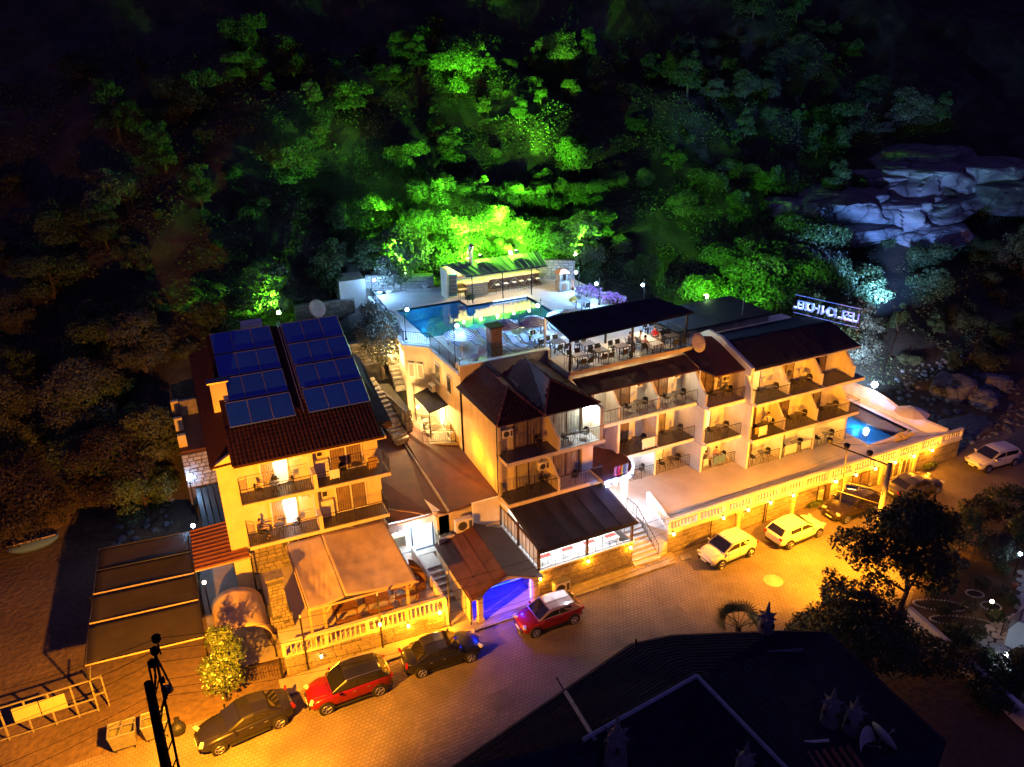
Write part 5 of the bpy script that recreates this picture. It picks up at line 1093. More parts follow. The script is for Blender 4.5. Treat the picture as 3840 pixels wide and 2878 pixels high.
for (tt,x,y),lab in(((7,1280,1540),'nearest the front railing'),((7,2000,1380),'behind the stone chimney'),((8,700,1330),'at the pool edge near the canopy')):
    c=Q(tt,x,y,D+2.05); umbrella('striped_parasol','blue and white ringed parasol '+lab,(c.x,c.y,D),1.3,2.35,'umbstripe',8,.45,'striped parasols on the pool deck')
c=Q(8,1210,1215,D+2.0); umbrella('striped_parasol','blue ringed parasol half hidden behind the black canopy',(c.x,c.y,D),1.3,2.3,'umbstripe',8,.45,'striped parasols on the pool deck')
c=Q(8,530,1420,D+.8); clothheap('towel','ochre towel draped over the lounger between the parasols','towel',[(c.x-.6,c.y-.5),(c.x+.5,c.y-.6),(c.x+.7,c.y+.3),(c.x-.5,c.y+.5)],D+.78,M['towelO'],.06)
for (tt,x,y),lab in(((8,1530,1010),'right of the pool near the purple flowers'),((8,770,1600),'beside the lamp post left of the canopy')):
    c=Q(tt,x,y,D+.74); TB_S.put((c.x,c.y,D),.1,'dark square table '+lab,'tables on the open deck')
    for dx,dy,a,sd in((-.1,-.75,PI,'front'),(.15,.75,0,'rear')): CH_P.put((c.x+dx,c.y+dy,D),a,'dark chair %s of the table %s'%(sd,lab),'chairs on the open deck')
# stone chimney on the deck
ch=thing('deck_chimney','square stone and brick chimney with a dark cap standing among the loungers','chimney',(21.8,48.8,D))
mb=MB(); mb.box(21.28,22.12,48.45,49.25,D,D+2.15); mb.build('core',M['stone'],ch); mb=MB(); mb.box(21.15,22.25,48.3,49.4,D+2.15,D+2.27); mb.build('cap',M['felt'],ch)
stones(ch,'chimney_stone',(21.26,48.43,D),(1,0,0),(0,0,1),.88,2.15,.3,.2,.03,mat('brown stone',(.22,.12,.07),.8,var=.3,scale=4,bump=.4),60); stones(ch,'chimney_stone',(21.26,49.27,D),(0,-1,0),(0,0,1),.84,2.15,.3,.2,.03,M['stone2'],60)
# ================================================================ side patio and stone stairs between the houses
pt=thing('side_patio','small lit patio with a black awning against the ochre wall','patio',(16.8,50,4.9))
mb=MB(); mb.prism([(15.6,48.6),(18.0,47.6),(18.02,54),(15.4,53.5)],3.6,4.95); mb.build('patio_floor',M['walk'],pt)
mb=MB(); mb.slab([(16.45,49.1,7.05),(18.02,49.3,7.3),(18.02,53.0,7.35),(16.45,52.6,7.1)],.06); mb.build('awning',M['felt'],pt)
for x,y in((16.5,49.2),(16.5,52.4)): mb=MB(); mb.tube((x,y,4.95),(x,y,7.05),.04,6); mb.build('post',M['iron'],pt)
mb=MB(); railbars(mb,[(15.6,52.8),(15.75,48.75),(17.9,47.8)],4.95,.95,.14,curl=True); mb.build('patio_railing',M['iron'],pt)
mb=MB(); mb.ball((16.3,51.2,6.7),.11); mb.build('wall_lantern',M['bulbY'],pt); light('POINT',(16.1,50.9,6.6),420,WARMY,pt,.12)
mb=MB(); mb.quad((17.97,51.0,5.0),(17.97,50.0,5.0),(17.97,50.0,7.0),(17.97,51.0,7.0)); mb.build('lit_doorway',M['roomY'],pt)
for x,y,a,l in((16.5,50.0,1.2,'near the railing'),(16.9,51.6,2.2,'by the far post')): CH_W.put((x,y,4.95),a,'dark wicker chair on the side patio '+l,'chairs on the side patio')
TB_R.put((16.8,50.8,4.95),0,'small round table on the side patio under the black awning')
sr=thing('stone_stairs','rough stone stairs climbing between the yellow house and the ochre building','stairs',(14.5,53,6))
def steprun(a,b,w,n,m='stone2'):
    a=Vector(a);b=Vector(b); d=(b-a); dd=d.xy.normalized(); nn=Vector((-dd.y,dd.x))
    for i in range(n):
        p=a.lerp(b,i/n); q=a.lerp(b,(i+1.25)/n); z=a.z+(d.z)*(i+1)/n; j=lambda:Vector((random.uniform(-.05,.05),random.uniform(-.04,.04)))
        mb=MB(); mb.prism([p.xy-nn*w/2+j(),q.xy-nn*w/2+j(),q.xy+nn*w/2+j(),p.xy+nn*w/2+j()],z-.45,z); mb.build('step',M[m],sr,bevel=.02)
steprun((14.5,49.6,5.0),(13.7,55.2,8.0),1.1,14); steprun((16.3,54.6,6.9),(16.6,59.5,10.6),1.2,16)
mb=MB(); mb.prism([(15.1,50.6),(15.5,50.6),(15.6,56),(14.6,56.4)],4,6.9); mb.build('side_wall',M['grout'],sr)
stones(sr,'wall_stone',(15.1,50.58,4.9),(.4,.0,0),(0,0,1),.5,2.,.35,.25,.08,M['stone2'],20); stones(sr,'wall_stone',(14.6,56.3,4.9),(.5,-5.7,0),(0,0,1),5.7,2.1,.45,.27,.08,M['stone2'],100)
for nme,lab,a,b,h in(('rubble_wall','long rubble retaining wall above the rear of the yellow house',(10.8,66.6,9.4),(16.0,66.2,9.9),1.6),('rubble_wall','rubble wall lit orange above the stone stairs',(13.0,58.3,7.9),(16.2,58.0,8.3),2.0),('rubble_wall','rubble wall left behind the yellow house near the white lamps',(-.3,53.4,3.2),(2.1,53.3,3.2),2.6)):
    t=thing(nme,lab,'wall',a); a=Vector(a);b=Vector(b); mb=MB(); d=(b-a).xy.normalized(); nn=Vector((-d.y,d.x)); mb.prism([a.xy+nn*.02,b.xy+nn*.02,b.xy+nn*.5,a.xy+nn*.5],a.z-1.5,a.z+h); mb.build('wall_core',M['grout'],t); stones(t,'wall_stone',a,Vector((b.x-a.x,b.y-a.y,0)),(0,0,1),(b-a).length,h,.5,.28,.1,M['stone2'],110)
light('POINT',(15.9,55.6,9.6),420,WARMY,sr,.2)
t=thing('satellite_dish','pale blue satellite dish on the wall behind the solar roof','satellite dish',tuple(P(686*1.736,690*1.736,10.8)),R(20))
def dishmesh(t,r,m='dish',tilt=65):
    mb=MB(); mb.lathe([(.01,0),(r*.5,.05*r),(r,.22*r),(r,.25*r),(r*.5,.08*r),(.01,.03*r)],(0,0,0),20); q=Matrix.Translation((0,0,r*1.2))@Matrix.Rotation(R(tilt),4,'X'); mb.v=[tuple(q@Vector(v)) for v in mb.v]; mb.build('reflector',M[m],t,local=True,smooth=True)
    mb=MB(); mb.tube((0,.1,0),(0,.05,r*1.2),.03,6); mb.tube((0,0,r*1.0),(0,-r*.9,r*1.5),.012,4); mb.ball((0,-r*.9,r*1.5),.05,6,4); mb.build('mount',M['steel'],t,local=True)
dishmesh(t,.75)
t=thing('satellite_dish','large satellite dish at the right end of the roof restaurant','satellite dish',(35.3,43.0,10.2),R(15)); dishmesh(t,.75)
# ================================================================ yellow house with solar roof
YH=thing('yellow_house','yellow house with two floors of balconies and blue solar panels on its roof','building',(2.4,42.4,0),-R(2.0))
def yb(name,m,*boxes,**k):
    mb=MB()
    for b in boxes: mb.box(*b)
    return mb.build(name,m,YH,local=True,**k)
yb('wall',M['yellow'],(-1.05,8.6,1.5,11.6,0,9.55))
mb=MB(); mb.add([(x,y,z) for x in(-.02,8.62) for y,z in((1.45,9.5),(.1,9.72),(11.3,13.75),(11.3,9.5))],[(0,1,2,3),(7,6,5,4),(0,4,5,1),(1,5,6,2),(2,6,7,3)]); mb.build('gable_wall',M['yellow'],YH,local=True)
yb('balcony_slab',M['yellow'],(.0,8.62,0,1.5,3.98,4.2)); yb('balcony_slab',M['yellow'],(.0,8.95,-.0,1.5,6.92,7.15))
yb('balcony_floor',M['greytop'],(.05,4.2,.08,1.49,4.2,4.215),(4.45,8.5,.08,1.49,4.2,4.215)); yb('balcony_floor',M['greytop'],(.05,4.2,.08,1.49,7.15,7.165),(4.45,8.8,.08,1.49,7.15,7.165))
for z in(4.2,7.15): yb('partition_wall',M['yellow'],(4.2,4.45,.0,1.5,z,z+1.0),(4.2,4.45,.9,1.5,z+1.0,z+2.5))
yb('cornice',M['yellow'],(-.05,8.9,.12,1.6,9.5,9.7)); yb('left_cornice',M['yellow'],(-1.2,-.05,1.2,1.6,9.2,9.4))
f=slidingdoor(YH,0,1,0,0,1)  # replaced below
bpy.data.objects.remove(f.children[2]);bpy.data.objects.remove(f.children[1]);bpy.data.objects.remove(f.children[0]);bpy.data.objects.remove(f)
def ydoor(x0,x1,z0,z1,cu,lit=None,n=2,name='glass_door'):
    k=[None]; W=wmat(YH)
    f=MB(); t=.07; y=1.49; f.box(x0,x0+t,y-.07,y,z0,z1); f.box(x1-t,x1,y-.07,y,z0,z1); f.box(x0+t,x1-t,y-.07,y,z1-t,z1); f.box(x0+t,x1-t,y-.07,y,z0,z0+t)
    for i in range(1,n): f.box(x0+(x1-x0)*i/n-.04,x0+(x1-x0)*i/n+.04,y-.07,y,z0+t,z1-t)
    fr_=f.build(name,M['frame'],YH,local=True)
    for i in range(n):
        a=x0+(x1-x0)*i/n+.05; b=x0+(x1-x0)*(i+1)/n-.05; p=MB(); mm=18
        for q in range(mm):
            u0=a+(b-a)*q/mm; u1=a+(b-a)*(q+1)/mm; d0=.018*math.sin(q*2.1)+.02; d1=.018*math.sin((q+1)*2.1)+.02
            p.quad((u0,y-.01-d0,z0+t),(u1,y-.01-d1,z0+t),(u1,y-.01-d1,z1-t),(u0,y-.01-d0,z1-t))
        p.build('curtain',M[(lit if lit and i==n-1 else cu)],fr_,local=True)
ydoor(1.35,3.0,7.2,9.3,'curtain','roomC'); ydoor(5.5,7.6,7.2,9.3,'curtdk'); ydoor(1.6,3.2,4.25,6.4,'curtain','roomW'); ydoor(5.6,7.6,4.25,6.4,'curtdk'); 
light('POINT',(2.4+2.6,42.4+1.0,8.6),9,(1.,.85,.55),YH,.1)
light('POINT',(2.4+2.7,42.4+1.0,5.7),9,(.85,.92,1.),YH,.1)
for z in(5.6,8.5): yb('small_window',M['frame'],(4.75,5.15,1.44,1.5,z,z+.45)); yb('window_pane',M['glassdk'],(4.8,5.1,1.42,1.44,z+.05,z+.4)); yb('wall_heater',M['ac'],(4.5,5.4,1.2,1.5,z-1.35,z-.15)); yb('coat_shelf',M['ac'],(3.5,3.95,1.35,1.5,z+.2,z+.45))
def yrail(pts,z): mb=MB(); railbars(mb,pts,z,1.,.13,curl=True); mb.build('balcony_railing',M['iron'],YH,local=True)
yrail([(.05,1.45),(.05,.05),(4.2,.05)],4.2); yrail([(4.45,.05),(8.55,.05),(8.55,1.45)],4.2); yrail([(.05,1.45),(.05,.05),(4.2,.05)],7.15); yrail([(4.45,.05),(8.88,.05),(8.88,1.45)],7.15)
sl=lambda v:9.78+(v-.05)*.366
mb=MB(); mb.slab([(-.1,.0,sl(0)),(8.75,.0,sl(0)),(8.75,11.4,sl(11.4)),(-.1,11.4,sl(11.4))],.12); mb.build('main_roof',M['tiledark'],YH,local=True)
mb=MB(); mb.slab([(-1.35,1.1,9.42),(-.1,1.1,9.5),(-.1,11.6,13.1),(-1.35,11.6,12.7)],.12); mb.build('left_roof_strip',M['tiledark'],YH,local=True)
mb=MB(); mb.slab([(8.75,2.6,9.6),(9.9,2.6,9.3),(9.6,9,11.5),(8.75,9.2,12.2)],.12); mb.box(8.8,9.9,2.5,2.62,9.0,9.22); mb.build('right_roof_strip',M['tiledark'],YH,local=True)
tex=lambda:None
def ytiles():
    ux,uv=Vector((1,0,0)),Vector((0,1,.366)).normalized(); its=[]
    mb0=MB(); k=5; vs=[]
    for t in(0,1):
        for i in range(k): a=PI*i/(k-1); vs.append((-math.cos(a)*.12,t*.36,math.sin(a)*.055+(.02 if t==0 else 0)))
    me=bpy.data.meshes.new('roof_tile'); me.from_pydata(vs,[],[(i,i+1,k+i+1,k+i) for i in range(k-1)]+[tuple(range(k))[::-1]]); me.materials.append(M['tiledark'])
    rot=Matrix((ux,uv,ux.cross(uv))).transposed().to_4x4(); rest=MB(); cnt=0
    for j in range(33):
        for i in range(36):
            p=Vector((-.05+i*.247,0,sl(0)))+uv*(j*.345)
            if j>8 and not(4.2<p.x<5.0): continue
            if cnt<290:
                o=bpy.data.objects.new('roof_tile',me); COL.objects.link(o); o.parent=YH; o.matrix_basis=Matrix.Translation(p)@rot; cnt+=1
            else: rest.add([Matrix.Translation(p)@rot@Vector(v) for v in vs],[(i_,i_+1,k+i_+1,k+i_) for i_ in range(k-1)]+[tuple(range(k))[::-1]])
    if rest.v: o=rest.build('roof_tiles_rest',M['tiledark'],YH,local=True); o['kind']='stuff'
ytiles()
for r,v in enumerate((2.75,4.9,7.05,9.2)):
    for g_,u0 in enumerate((.2,4.85)):
        for k in range(3):
            x0=u0+k*1.29; pnl=MB(); z0=sl(v)+.22; z1=sl(v+1.82)+.34; pnl.slab([(x0,v,z0),(x0+1.26,v,z0),(x0+1.26,v+1.82,z1),(x0,v+1.82,z1)],.06); p=pnl.build('solar_panel',M['solar'],YH,local=True)
            f=MB()
            for a,b in(((x0,v,z0),(x0+1.26,v,z0)),((x0,v+1.82,z1),(x0+1.26,v+1.82,z1)),((x0,v,z0),(x0,v+1.82,z1)),((x0+1.26,v,z0),(x0+1.26,v+1.82,z1))): f.tube(a,b,.022,4)
            f.build('panel_frame',M['alum'],p,local=True)
mb=MB(); mb.path([(4.55,2.9,sl(2.9)+.2),(4.6,11.3,sl(11.3)+.3)],.035,6); mb.path([(4.75,4,sl(4)+.2),(4.75,11.3,sl(11.3)+.3)],.03,6); mb.build('water_pipe',M['alum'],YH,local=True)
mb=MB(); mb.cbox((-.0,5.6,11.2),(.95,.5,3.3)); mb.build('chimney',M['yellow'],YH,local=True); mb=MB(); mb.cbox((.0,5.6,12.92),(1.25,.75,.08)); mb.build('chimney_cap',M['alum'],YH,local=True)
mb=MB(); mb.add([(-1.2,1.15,9.4),(-.1,1.15,9.4),(-.1,1.15,10.05),(-1.2,1.45,9.4),(-.1,1.45,9.4),(-.1,1.45,10.05)],[(0,1,2),(5,4,3),(0,2,5,3),(0,3,4,1)]); mb.build('gable_corner',M['yellow'],YH,local=True)
tk=thing('water_tank','white cylindrical water tank at the ridge of the solar roof','water tank',(5.8,54.4,13.6)); mb=MB(); mb.tube((-.7,0,.4),(.7,0,.4),.38,16); mb.cbox((0,0,0),(1.2,.5,.1)); mb.build('tank_body',M['ac'],tk,local=True)
# balcony furniture
for (u,v,z,k,l) in((.9,.7,4.2,1.2,'lower left balcony of the yellow house, near the corner'),(2.9,.7,4.2,-1.4,'lower left balcony of the yellow house, right of the table'),(1.1,.7,7.165,1.4,'upper left balcony of the yellow house, left of the table'),(2.1,1.0,7.165,.1,'upper left balcony of the yellow house, behind the table'),(2.9,.7,7.165,-1.4,'upper left balcony of the yellow house, right of the table'),(7.9,.8,7.165,-1.2,'upper right balcony of the yellow house, under the patterned towel'),(6.2,.9,7.165,.4,'upper right balcony of the yellow house, left of the table')):
    w_=wmat(YH)@Vector((u,v,z)); CH_W.put(tuple(w_),k,'dark wicker chair on the '+l,'wicker chairs on the yellow house balconies')
for (u,v,z,l) in((1.9,.6,4.2,'lower left'),(2.0,.5,7.165,'upper left'),(7.0,.7,7.165,'upper right')):
    w_=wmat(YH)@Vector((u,v,z)); TB_R.put(tuple(w_),0,'small round metal table on the %s balcony of the yellow house'%l,'round tables on the yellow house balconies')
def hangcloth(lab,a,b,z,h,m,cat='towel',grp=None,thick=.05):
    a=Vector((a[0],a[1]));b=Vector((b[0],b[1])); t=thing('hanging_towel',lab,cat,(a.x,a.y,z),0,grp); mb=MB(); n=10; d=(b-a); nn=Vector((-d.y,d.x)).normalized(); vs=[]
    for i in range(n+1):
        p=a+d*i/n
        for (o,zz) in((-thick-.02*math.sin(i*1.7),z-h*(1+.06*math.sin(i*2.2))),(-thick,z-h*.5),(-.03,z+.03),(.03,z+.03),(thick,z-h*.35)): vs.append((p.x+nn.x*-o*-1,p.y+nn.y*-o*-1,zz))
    mb.add(vs,[(i*5+j,(i+1)*5+j,(i+1)*5+j+1,i*5+j+1) for i in range(n) for j in range(4)]); o=mb.build('cloth',m,t); s=o.modifiers.new('t','SOLIDIFY'); s.thickness=.012; return t
W=wmat(YH); a=W@Vector((5.2,.05,0)); b=W@Vector((5.8,.05,0)); hangcloth('pale towel hanging on the upper right balcony rail of the yellow house',a,b,8.15,.55,M['towelW'],'towel','towels on balcony rails')
w_=W@Vector((7.95,.55,0)); hangcloth('orange patterned towel over the chair on the upper right balcony of the yellow house',(w_.x-.25,w_.y),(w_.x+.3,w_.y),8.15,.7,M['towelO'],'towel','towels on balcony rails')
w_=W@Vector((.75,.85,4.2)); person(tuple(w_),R(60),('shirtD','trousers'),'person in dark clothes sitting on the lower left balcony of the yellow house')
# ground floor front and pergola terrace
TZ=1.25
pg=thing('garden_terrace','raised garden terrace in front of the yellow house','terrace',(2.7,35.4,0))
mb=MB(); mb.prism([(2.75,35.5),(11.9,35.15),(11.9,43.8),(2.75,43.8)],0,TZ); mb.build('terrace_floor',M['tilefloor'],pg)
d_=Vector((9.15,-.35,0)); stones(pg,'stone_block',(2.75,35.48,0),d_,(0,0,1),9.15,1.2,.6,.24,.03,M['stone'],150)
yb('stone_facing',M['grout'],(-.0,4.3,1.44,1.5,1.2,3.95))
stones(YH,'facing_stone',tuple(W@Vector((0,1.42,1.25))),(W@Vector((1,0,0))-W@Vector((0,0,0))),(0,0,1),4.2,2.7,.5,.3,.04,M['stone'],130,skip=lambda x,z:2.2<x<3.7 and 1.<z<2.4)
ydoor(2.3,3.6,2.3,3.6,'curtain',None,2,'window')
bl=balustrade('stone_balustrade','cream stone balustrade on the terrace wall of the yellow house',0,9.2,0,TZ,1.0,mat_=M['cream']); bl.location=(2.75,35.55,TZ); bl.rotation_euler.z=math.atan2(-.35,9.15)
for x,lab,z in((4.6,'bright wall lamp low on the stone wall left of the middle post',.9),(8.0,'white glowing lamp on the balustrade beside the middle post',1.9),(9.6,'orange wall lamp below the balustrade right of the middle post',1.2),(11.5,'bright orange lamp at the right end of the stone balustrade',1.5)):
    walllamp(x,35.35-(x-2.75)*.038-.05,z,lab,'orange lamps on the terrace of the yellow house',{4.6:5,8.0:75,9.6:75,11.5:190}[x])
for (x,y,h),l in(((3.84,35.4,3.65),'left'),((8.04,35.12,3.8),'middle'),((12.16,35.0,3.9),'right')):
    t=thing('iron_post','dark iron post with a pale tip in front of the terrace, the %s of three'%l,'post',(x,y,0),0,'iron posts in front of the terrace'); mb=MB(); mb.tube((0,0,0),(0,0,h),.05,8); mb.build('shaft',M['iron'],t,local=True); mb=MB(); mb.cbox((0,0,h+.08),(.07,.07,.2)); mb.build('tip',M['white'],t,local=True)
pe=thing('pergola','wooden pergola roofed with two sagging beige canvas sheets','pergola',(5.2,36.6,TZ))
fl_,fr_2=Q(6,475,865,3.62),Q(6,1690,535,3.62); bl_,br_=Q(6,225,118,4.02),Q(5,2205,1205,3.85); mid0=Q(5,1500,1365,3.95); mid1=Q(6,875,715,3.62)
def canvas(a,b,c,d,name,sag=.22,seed=0,par=None,m='canvas',nu=26,nv=26):
    "a front-left,b front-right,c back-right,d back-left"
    vs=[]
    for j in range(nv+1):
        for i in range(nu+1):
            u,v=i/nu,j/nv; p=(a.lerp(b,u)).lerp(d.lerp(c,u),v); q=16*u*(1-u)*v*(1-v)
            z=p.z-sag*q-.05*abs(math.sin(v*PI*4+.3))*q-.05*math.sin(u*PI)*.5
            z+=.03*noise.noise(Vector((u*2.2+seed,(u*1.5+v)*3.,seed)))*min(1,q*2)+.03*(noise.noise(Vector((u*14-v*9+seed,v*3,seed*2))))*min(1,q*2+.1)
            vs.append((p.x,p.y-(.06*math.sin(u*PI) if j==0 else 0),z))
    mb=MB(); mb.add(vs,[(j*(nu+1)+i,j*(nu+1)+i+1,(j+1)*(nu+1)+i+1,(j+1)*(nu+1)+i) for j in range(nv) for i in range(nu)]); o=mb.build(name,M[m],par,smooth=True); s=o.modifiers.new('t','SOLIDIFY'); s.thickness=.02; return o
canvas(fl_,mid1,mid0,bl_,'canvas_sheet',.2,1,pe); canvas(mid1+Vector((.05,0,.04)),fr_2,br_,mid0+Vector((.05,0,.04)),'canvas_sheet',.26,5,pe)
mb=MB(); mb.tube(fl_+Vector((-.1,.1,-.12)),fr_2+Vector((.1,.1,-.12)),.07,4); mb.build('front_beam',M['woodlt'],pe)
mb=MB(); mb.tube(fl_+Vector((-.05,.1,-.15)),bl_+Vector((-.05,0,-.15)),.06,4); mb.build('side_beam',M['woodlt'],pe); mb=MB(); mb.tube(fr_2+Vector((0,.1,-.15)),br_+Vector((0,0,-.15)),.06,4); mb.build('side_beam',M['woodlt'],pe)
for q in(Vector((5.25,36.25,0)),Vector((10.05,36.1,0)),fl_.copy(),):
    x,y=q.x,q.y+(.1 if q.z>1 else 0); mb=MB(); mb.cbox((x,y,(TZ+3.5)/2),(.15,.15,3.5-TZ)); mb.build('post',M['woodlt'],pe)
    if q.z<1:
        for s in(-1,1): mb=MB(); mb.tube((x,y,2.7),(x+s*.7,y,3.42),.05,4); mb.build('brace',M['woodlt'],pe)
for k,(x,y,l) in enumerate(((6.6,37.3,'left'),(8.5,37.3,'middle'),(10.3,37.8,'right'))):
    t=thing('wooden_table','brown wooden garden table under the pergola, %s of three'%l,'table',(x,y,TZ),-R(2),'garden tables under the pergola'); mb=MB()
    for q in range(6): p=MB(); p.cbox((0,-.4+q*.16,.74),(1.4,.15,.04)); p.build('plank',M['wood'],t,local=True)
    for sx in(-1,1):
        for sy in(-1,1): p=MB(); p.cbox((sx*.6,sy*.35,.36),(.08,.08,.72)); p.build('leg',M['wood'],t,local=True)
    for s in(-1,1):
        if k==2 and s>0: continue
        b=thing('wooden_bench','wooden bench on the %s side of the %s garden table'%({-1:'street',1:'house'}[s],l),'bench',(x,y+s*.85,TZ),-R(2),'benches under the pergola'); p=MB(); p.cbox((0,0,.44),(1.4,.32,.05)); p.build('seat',M['wood'],b,local=True)
        for sx in(-1,1): p=MB(); p.cbox((sx*.55,0,.21),(.08,.3,.42)); p.build('leg',M['wood'],b,local=True)
t=thing('garden_sofa','curved brown garden sofa with a high back at the right side of the terrace','sofa',(11.1,38.6,TZ),R(-80)); mb=MB(); mb.cbox((0,0,.4),(2.2,.75,.14)); mb.build('seat',M['wood'],t,local=True); mb=MB(); vs=[(-1.1+.22*i,.38+.0*i,(.45 if j==0 else .85+.35*math.sin(PI*i/10))) for j in(0,1) for i in range(11)]; mb.add(vs+[(x,y+.06,z) for x,y,z in vs],[(i,i+1,12+i,11+i) for i in range(10)]+[(22+i,33+i,34+i,23+i) for i in range(10)]+[(11+i,12+i,34+i,33+i) for i in range(10)]); mb.build('backrest',M['wood'],t,local=True)
for s in(-1,1): mb=MB(); mb.cbox((s*1.05,0,.2),(.1,.7,.4)); mb.build('leg',M['wood'],t,local=True)
# stone barbecue chimney
bb=thing('stone_barbecue','tall pale stone barbecue chimney left of the pergola','barbecue',(3.1,38.1,0.2))
mb=MB(); mb.add([(2.5,37.9,.1),(3.75,37.8,.1),(3.75,39,.1),(2.5,39.1,.1),(2.55,37.95,2.2),(3.7,37.85,2.2),(3.7,39,2.2),(2.55,39.1,2.2)],[(0,1,5,4),(1,2,6,5),(2,3,7,6),(3,0,4,7),(4,5,6,7)]); mb.add([(2.6,38.0,2.2),(3.65,37.95,2.2),(3.65,38.9,2.2),(2.6,38.95,2.2),(2.8,38.2,4.2),(3.45,38.2,4.2),(3.45,38.75,4.2),(2.8,38.75,4.2)],[(0,1,5,4),(1,2,6,5),(2,3,7,6),(3,0,4,7),(4,5,6,7)]); mb.box(2.7,3.55,38.1,38.85,4.2,4.5); mb.build('core',M['grout'],bb)
stones(bb,'chimney_stone',(2.5,37.88,.15),(1.25,-.1,0),(.0,.06,1),1.25,2.1,.28,.21,.05,M['stone'],80); stones(bb,'chimney_stone',(2.68,38.0,2.2),(1,-.03,0),(0,.12,1),.9,2.05,.28,.21,.05,M['stone'],60)
mb=MB(); mb.box(2.62,3.62,38.05,38.9,4.5,4.62); mb.build('cap_slab',M['stone'],bb); mb=MB(); mb.box(2.5,4.1,36.6,37.9,.1,.95); mb.build('worktop',M['stone'],bb)
# arched canvas tent
tn=thing('canvas_shelter','barrel shaped beige canvas shelter beside the stone barbecue','shelter',(1.1,39.2,0)); vs=[];n=16
for j in range(9):
    y=37.5+j*.47
    for i in range(n+1): a=PI*i/n; vs.append((1.05-1.42*math.cos(a)+.02*noise.noise(Vector((i,j*2,0))),y-.12*(1.05-1.42*math.cos(a)),1.25+1.35*math.sin(a)**.8+.05*noise.noise(Vector((i*.7,j*.5,3)))-.05*(j%3==1)))
mb=MB(); mb.add(vs,[(j*(n+1)+i,(j+1)*(n+1)+i,(j+1)*(n+1)+i+1,j*(n+1)+i+1) for j in range(8) for i in range(n)]); o=mb.build('canvas_cover',M['canvas'],tn,smooth=True); s=o.modifiers.new('t','SOLIDIFY'); s.thickness=.02
for x,y in((-.35,37.5),(2.45,37.2),(-.3,41.2),(2.45,40.9)): mb=MB(); mb.tube((x,y,0),(x,y,1.3),.04,6); mb.build('post',M['iron'],tn)
# ribbed red-brown roof, left passage
rr=thing('ribbed_roof','red brown ribbed metal roof left of the yellow house','roof',(.8,45,0)); a,b,c,d=Q(14,375,785,3.2),Q(14,1240,565,3.25),Q(14,980,5,3.5),Q(14,300,190,3.4)
mb=MB(); mb.slab([a,b,c,d],.05); mb.build('roof_sheet',M['redwood'],rr)
for k in range(11): t_=k/10; p,q=a.lerp(d,t_),b.lerp(c,t_); mb=MB(); mb.tube(p+Vector((0,0,.03)),q+Vector((0,0,.03)),.055,4); mb.build('roof_rib',M['redwood'],rr)
for p in(a,b,d): mb=MB(); mb.tube(p,(p.x,p.y,0),.05,6); mb.build('post',M['iron'],rr)
mb=MB(); mb.tube(a+Vector((0,-.03,-.08)),b+Vector((0,-.03,-.08)),.06,4); mb.build('front_beam',M['canvas'],rr)
ps=thing('side_passage','narrow paved passage left of the yellow house with a stone floor','path',(0,48,0)); mb=MB(); mb.prism([(-.8,37.4),(2.6,37.1),(1.5,44),(1.4,53.2),(-.5,53.5),(-.8,44)],0,.06); mb.build('passage_floor',M['walk'],ps); ps['kind']='structure'; del ps['category']
for k,(x,y,z,pw,lab) in enumerate(((-.12,53.1,3.9,60,'white lantern on the rubble wall behind the side passage'),(-.45,47.8,3.3,60,'white lantern on a post halfway along the side passage'))):
    t=thing('passage_lantern',lab,'lamp',(x,y,0),0,'white lanterns in the side passage'); mb=MB(); mb.tube((0,0,0),(0,0,z),.04,6); mb.build('pole',M['iron'],t,local=True); mb=MB(); mb.ball((0,0,z+.12),.13); mb.build('lamp_globe',M['bulbW'],t,local=True); light('POINT',(x,y-.1,z+.12),pw,COOL,t,.12)
wp=Q(14,520,975,2.3); t=thing('wall_lantern','small white lantern glowing under the corner of the ribbed roof','lamp',(wp.x,wp.y,0)); mb=MB(); mb.tube((0,0,0),(0,0,2.2),.04,6); mb.build('pole',M['iron'],t,local=True); mb=MB(); mb.ball((0,0,2.3),.11); mb.build('lamp_globe',M['bulbY'],t,local=True); light('POINT',(wp.x,wp.y,2.35),22,(1.,.8,.55),t,.1)
db=thing('slatted_shelter','dark sloping slats of a low shelter in the side passage','shelter',(.6,50,2))
for k in range(4): x=.15+k*.4; mb=MB(); mb.slab([(x,47.8,2.4),(x+.3,47.8,2.45),(x+.3,53,3.2),(x,53,3.15)],.04); mb.build('slat',M['trim'],db)
# raised plot behind with posts
pf=thing('rear_plot','small raised plot with block posts and chairs behind the side passage','terrace',(0,57,0)); mb=MB(); mb.prism([(-.3,53.55),(1.6,53.4),(1.5,61),(.0,61.2)],3,6.0); mb.build('plot_floor',M['brown'],pf)
for y,h in((54.2,.9),(57,1.),(60,1.1)): mb=MB(); mb.box(-.3,.25,y,y+.35,6.0,6.0+h); mb.build('block_post',M['yellow'],pf)
mb=MB(); mb.box(.3,1.5,59.6,59.9,6,7.2); mb.build('rear_wall',M['stone'],pf)
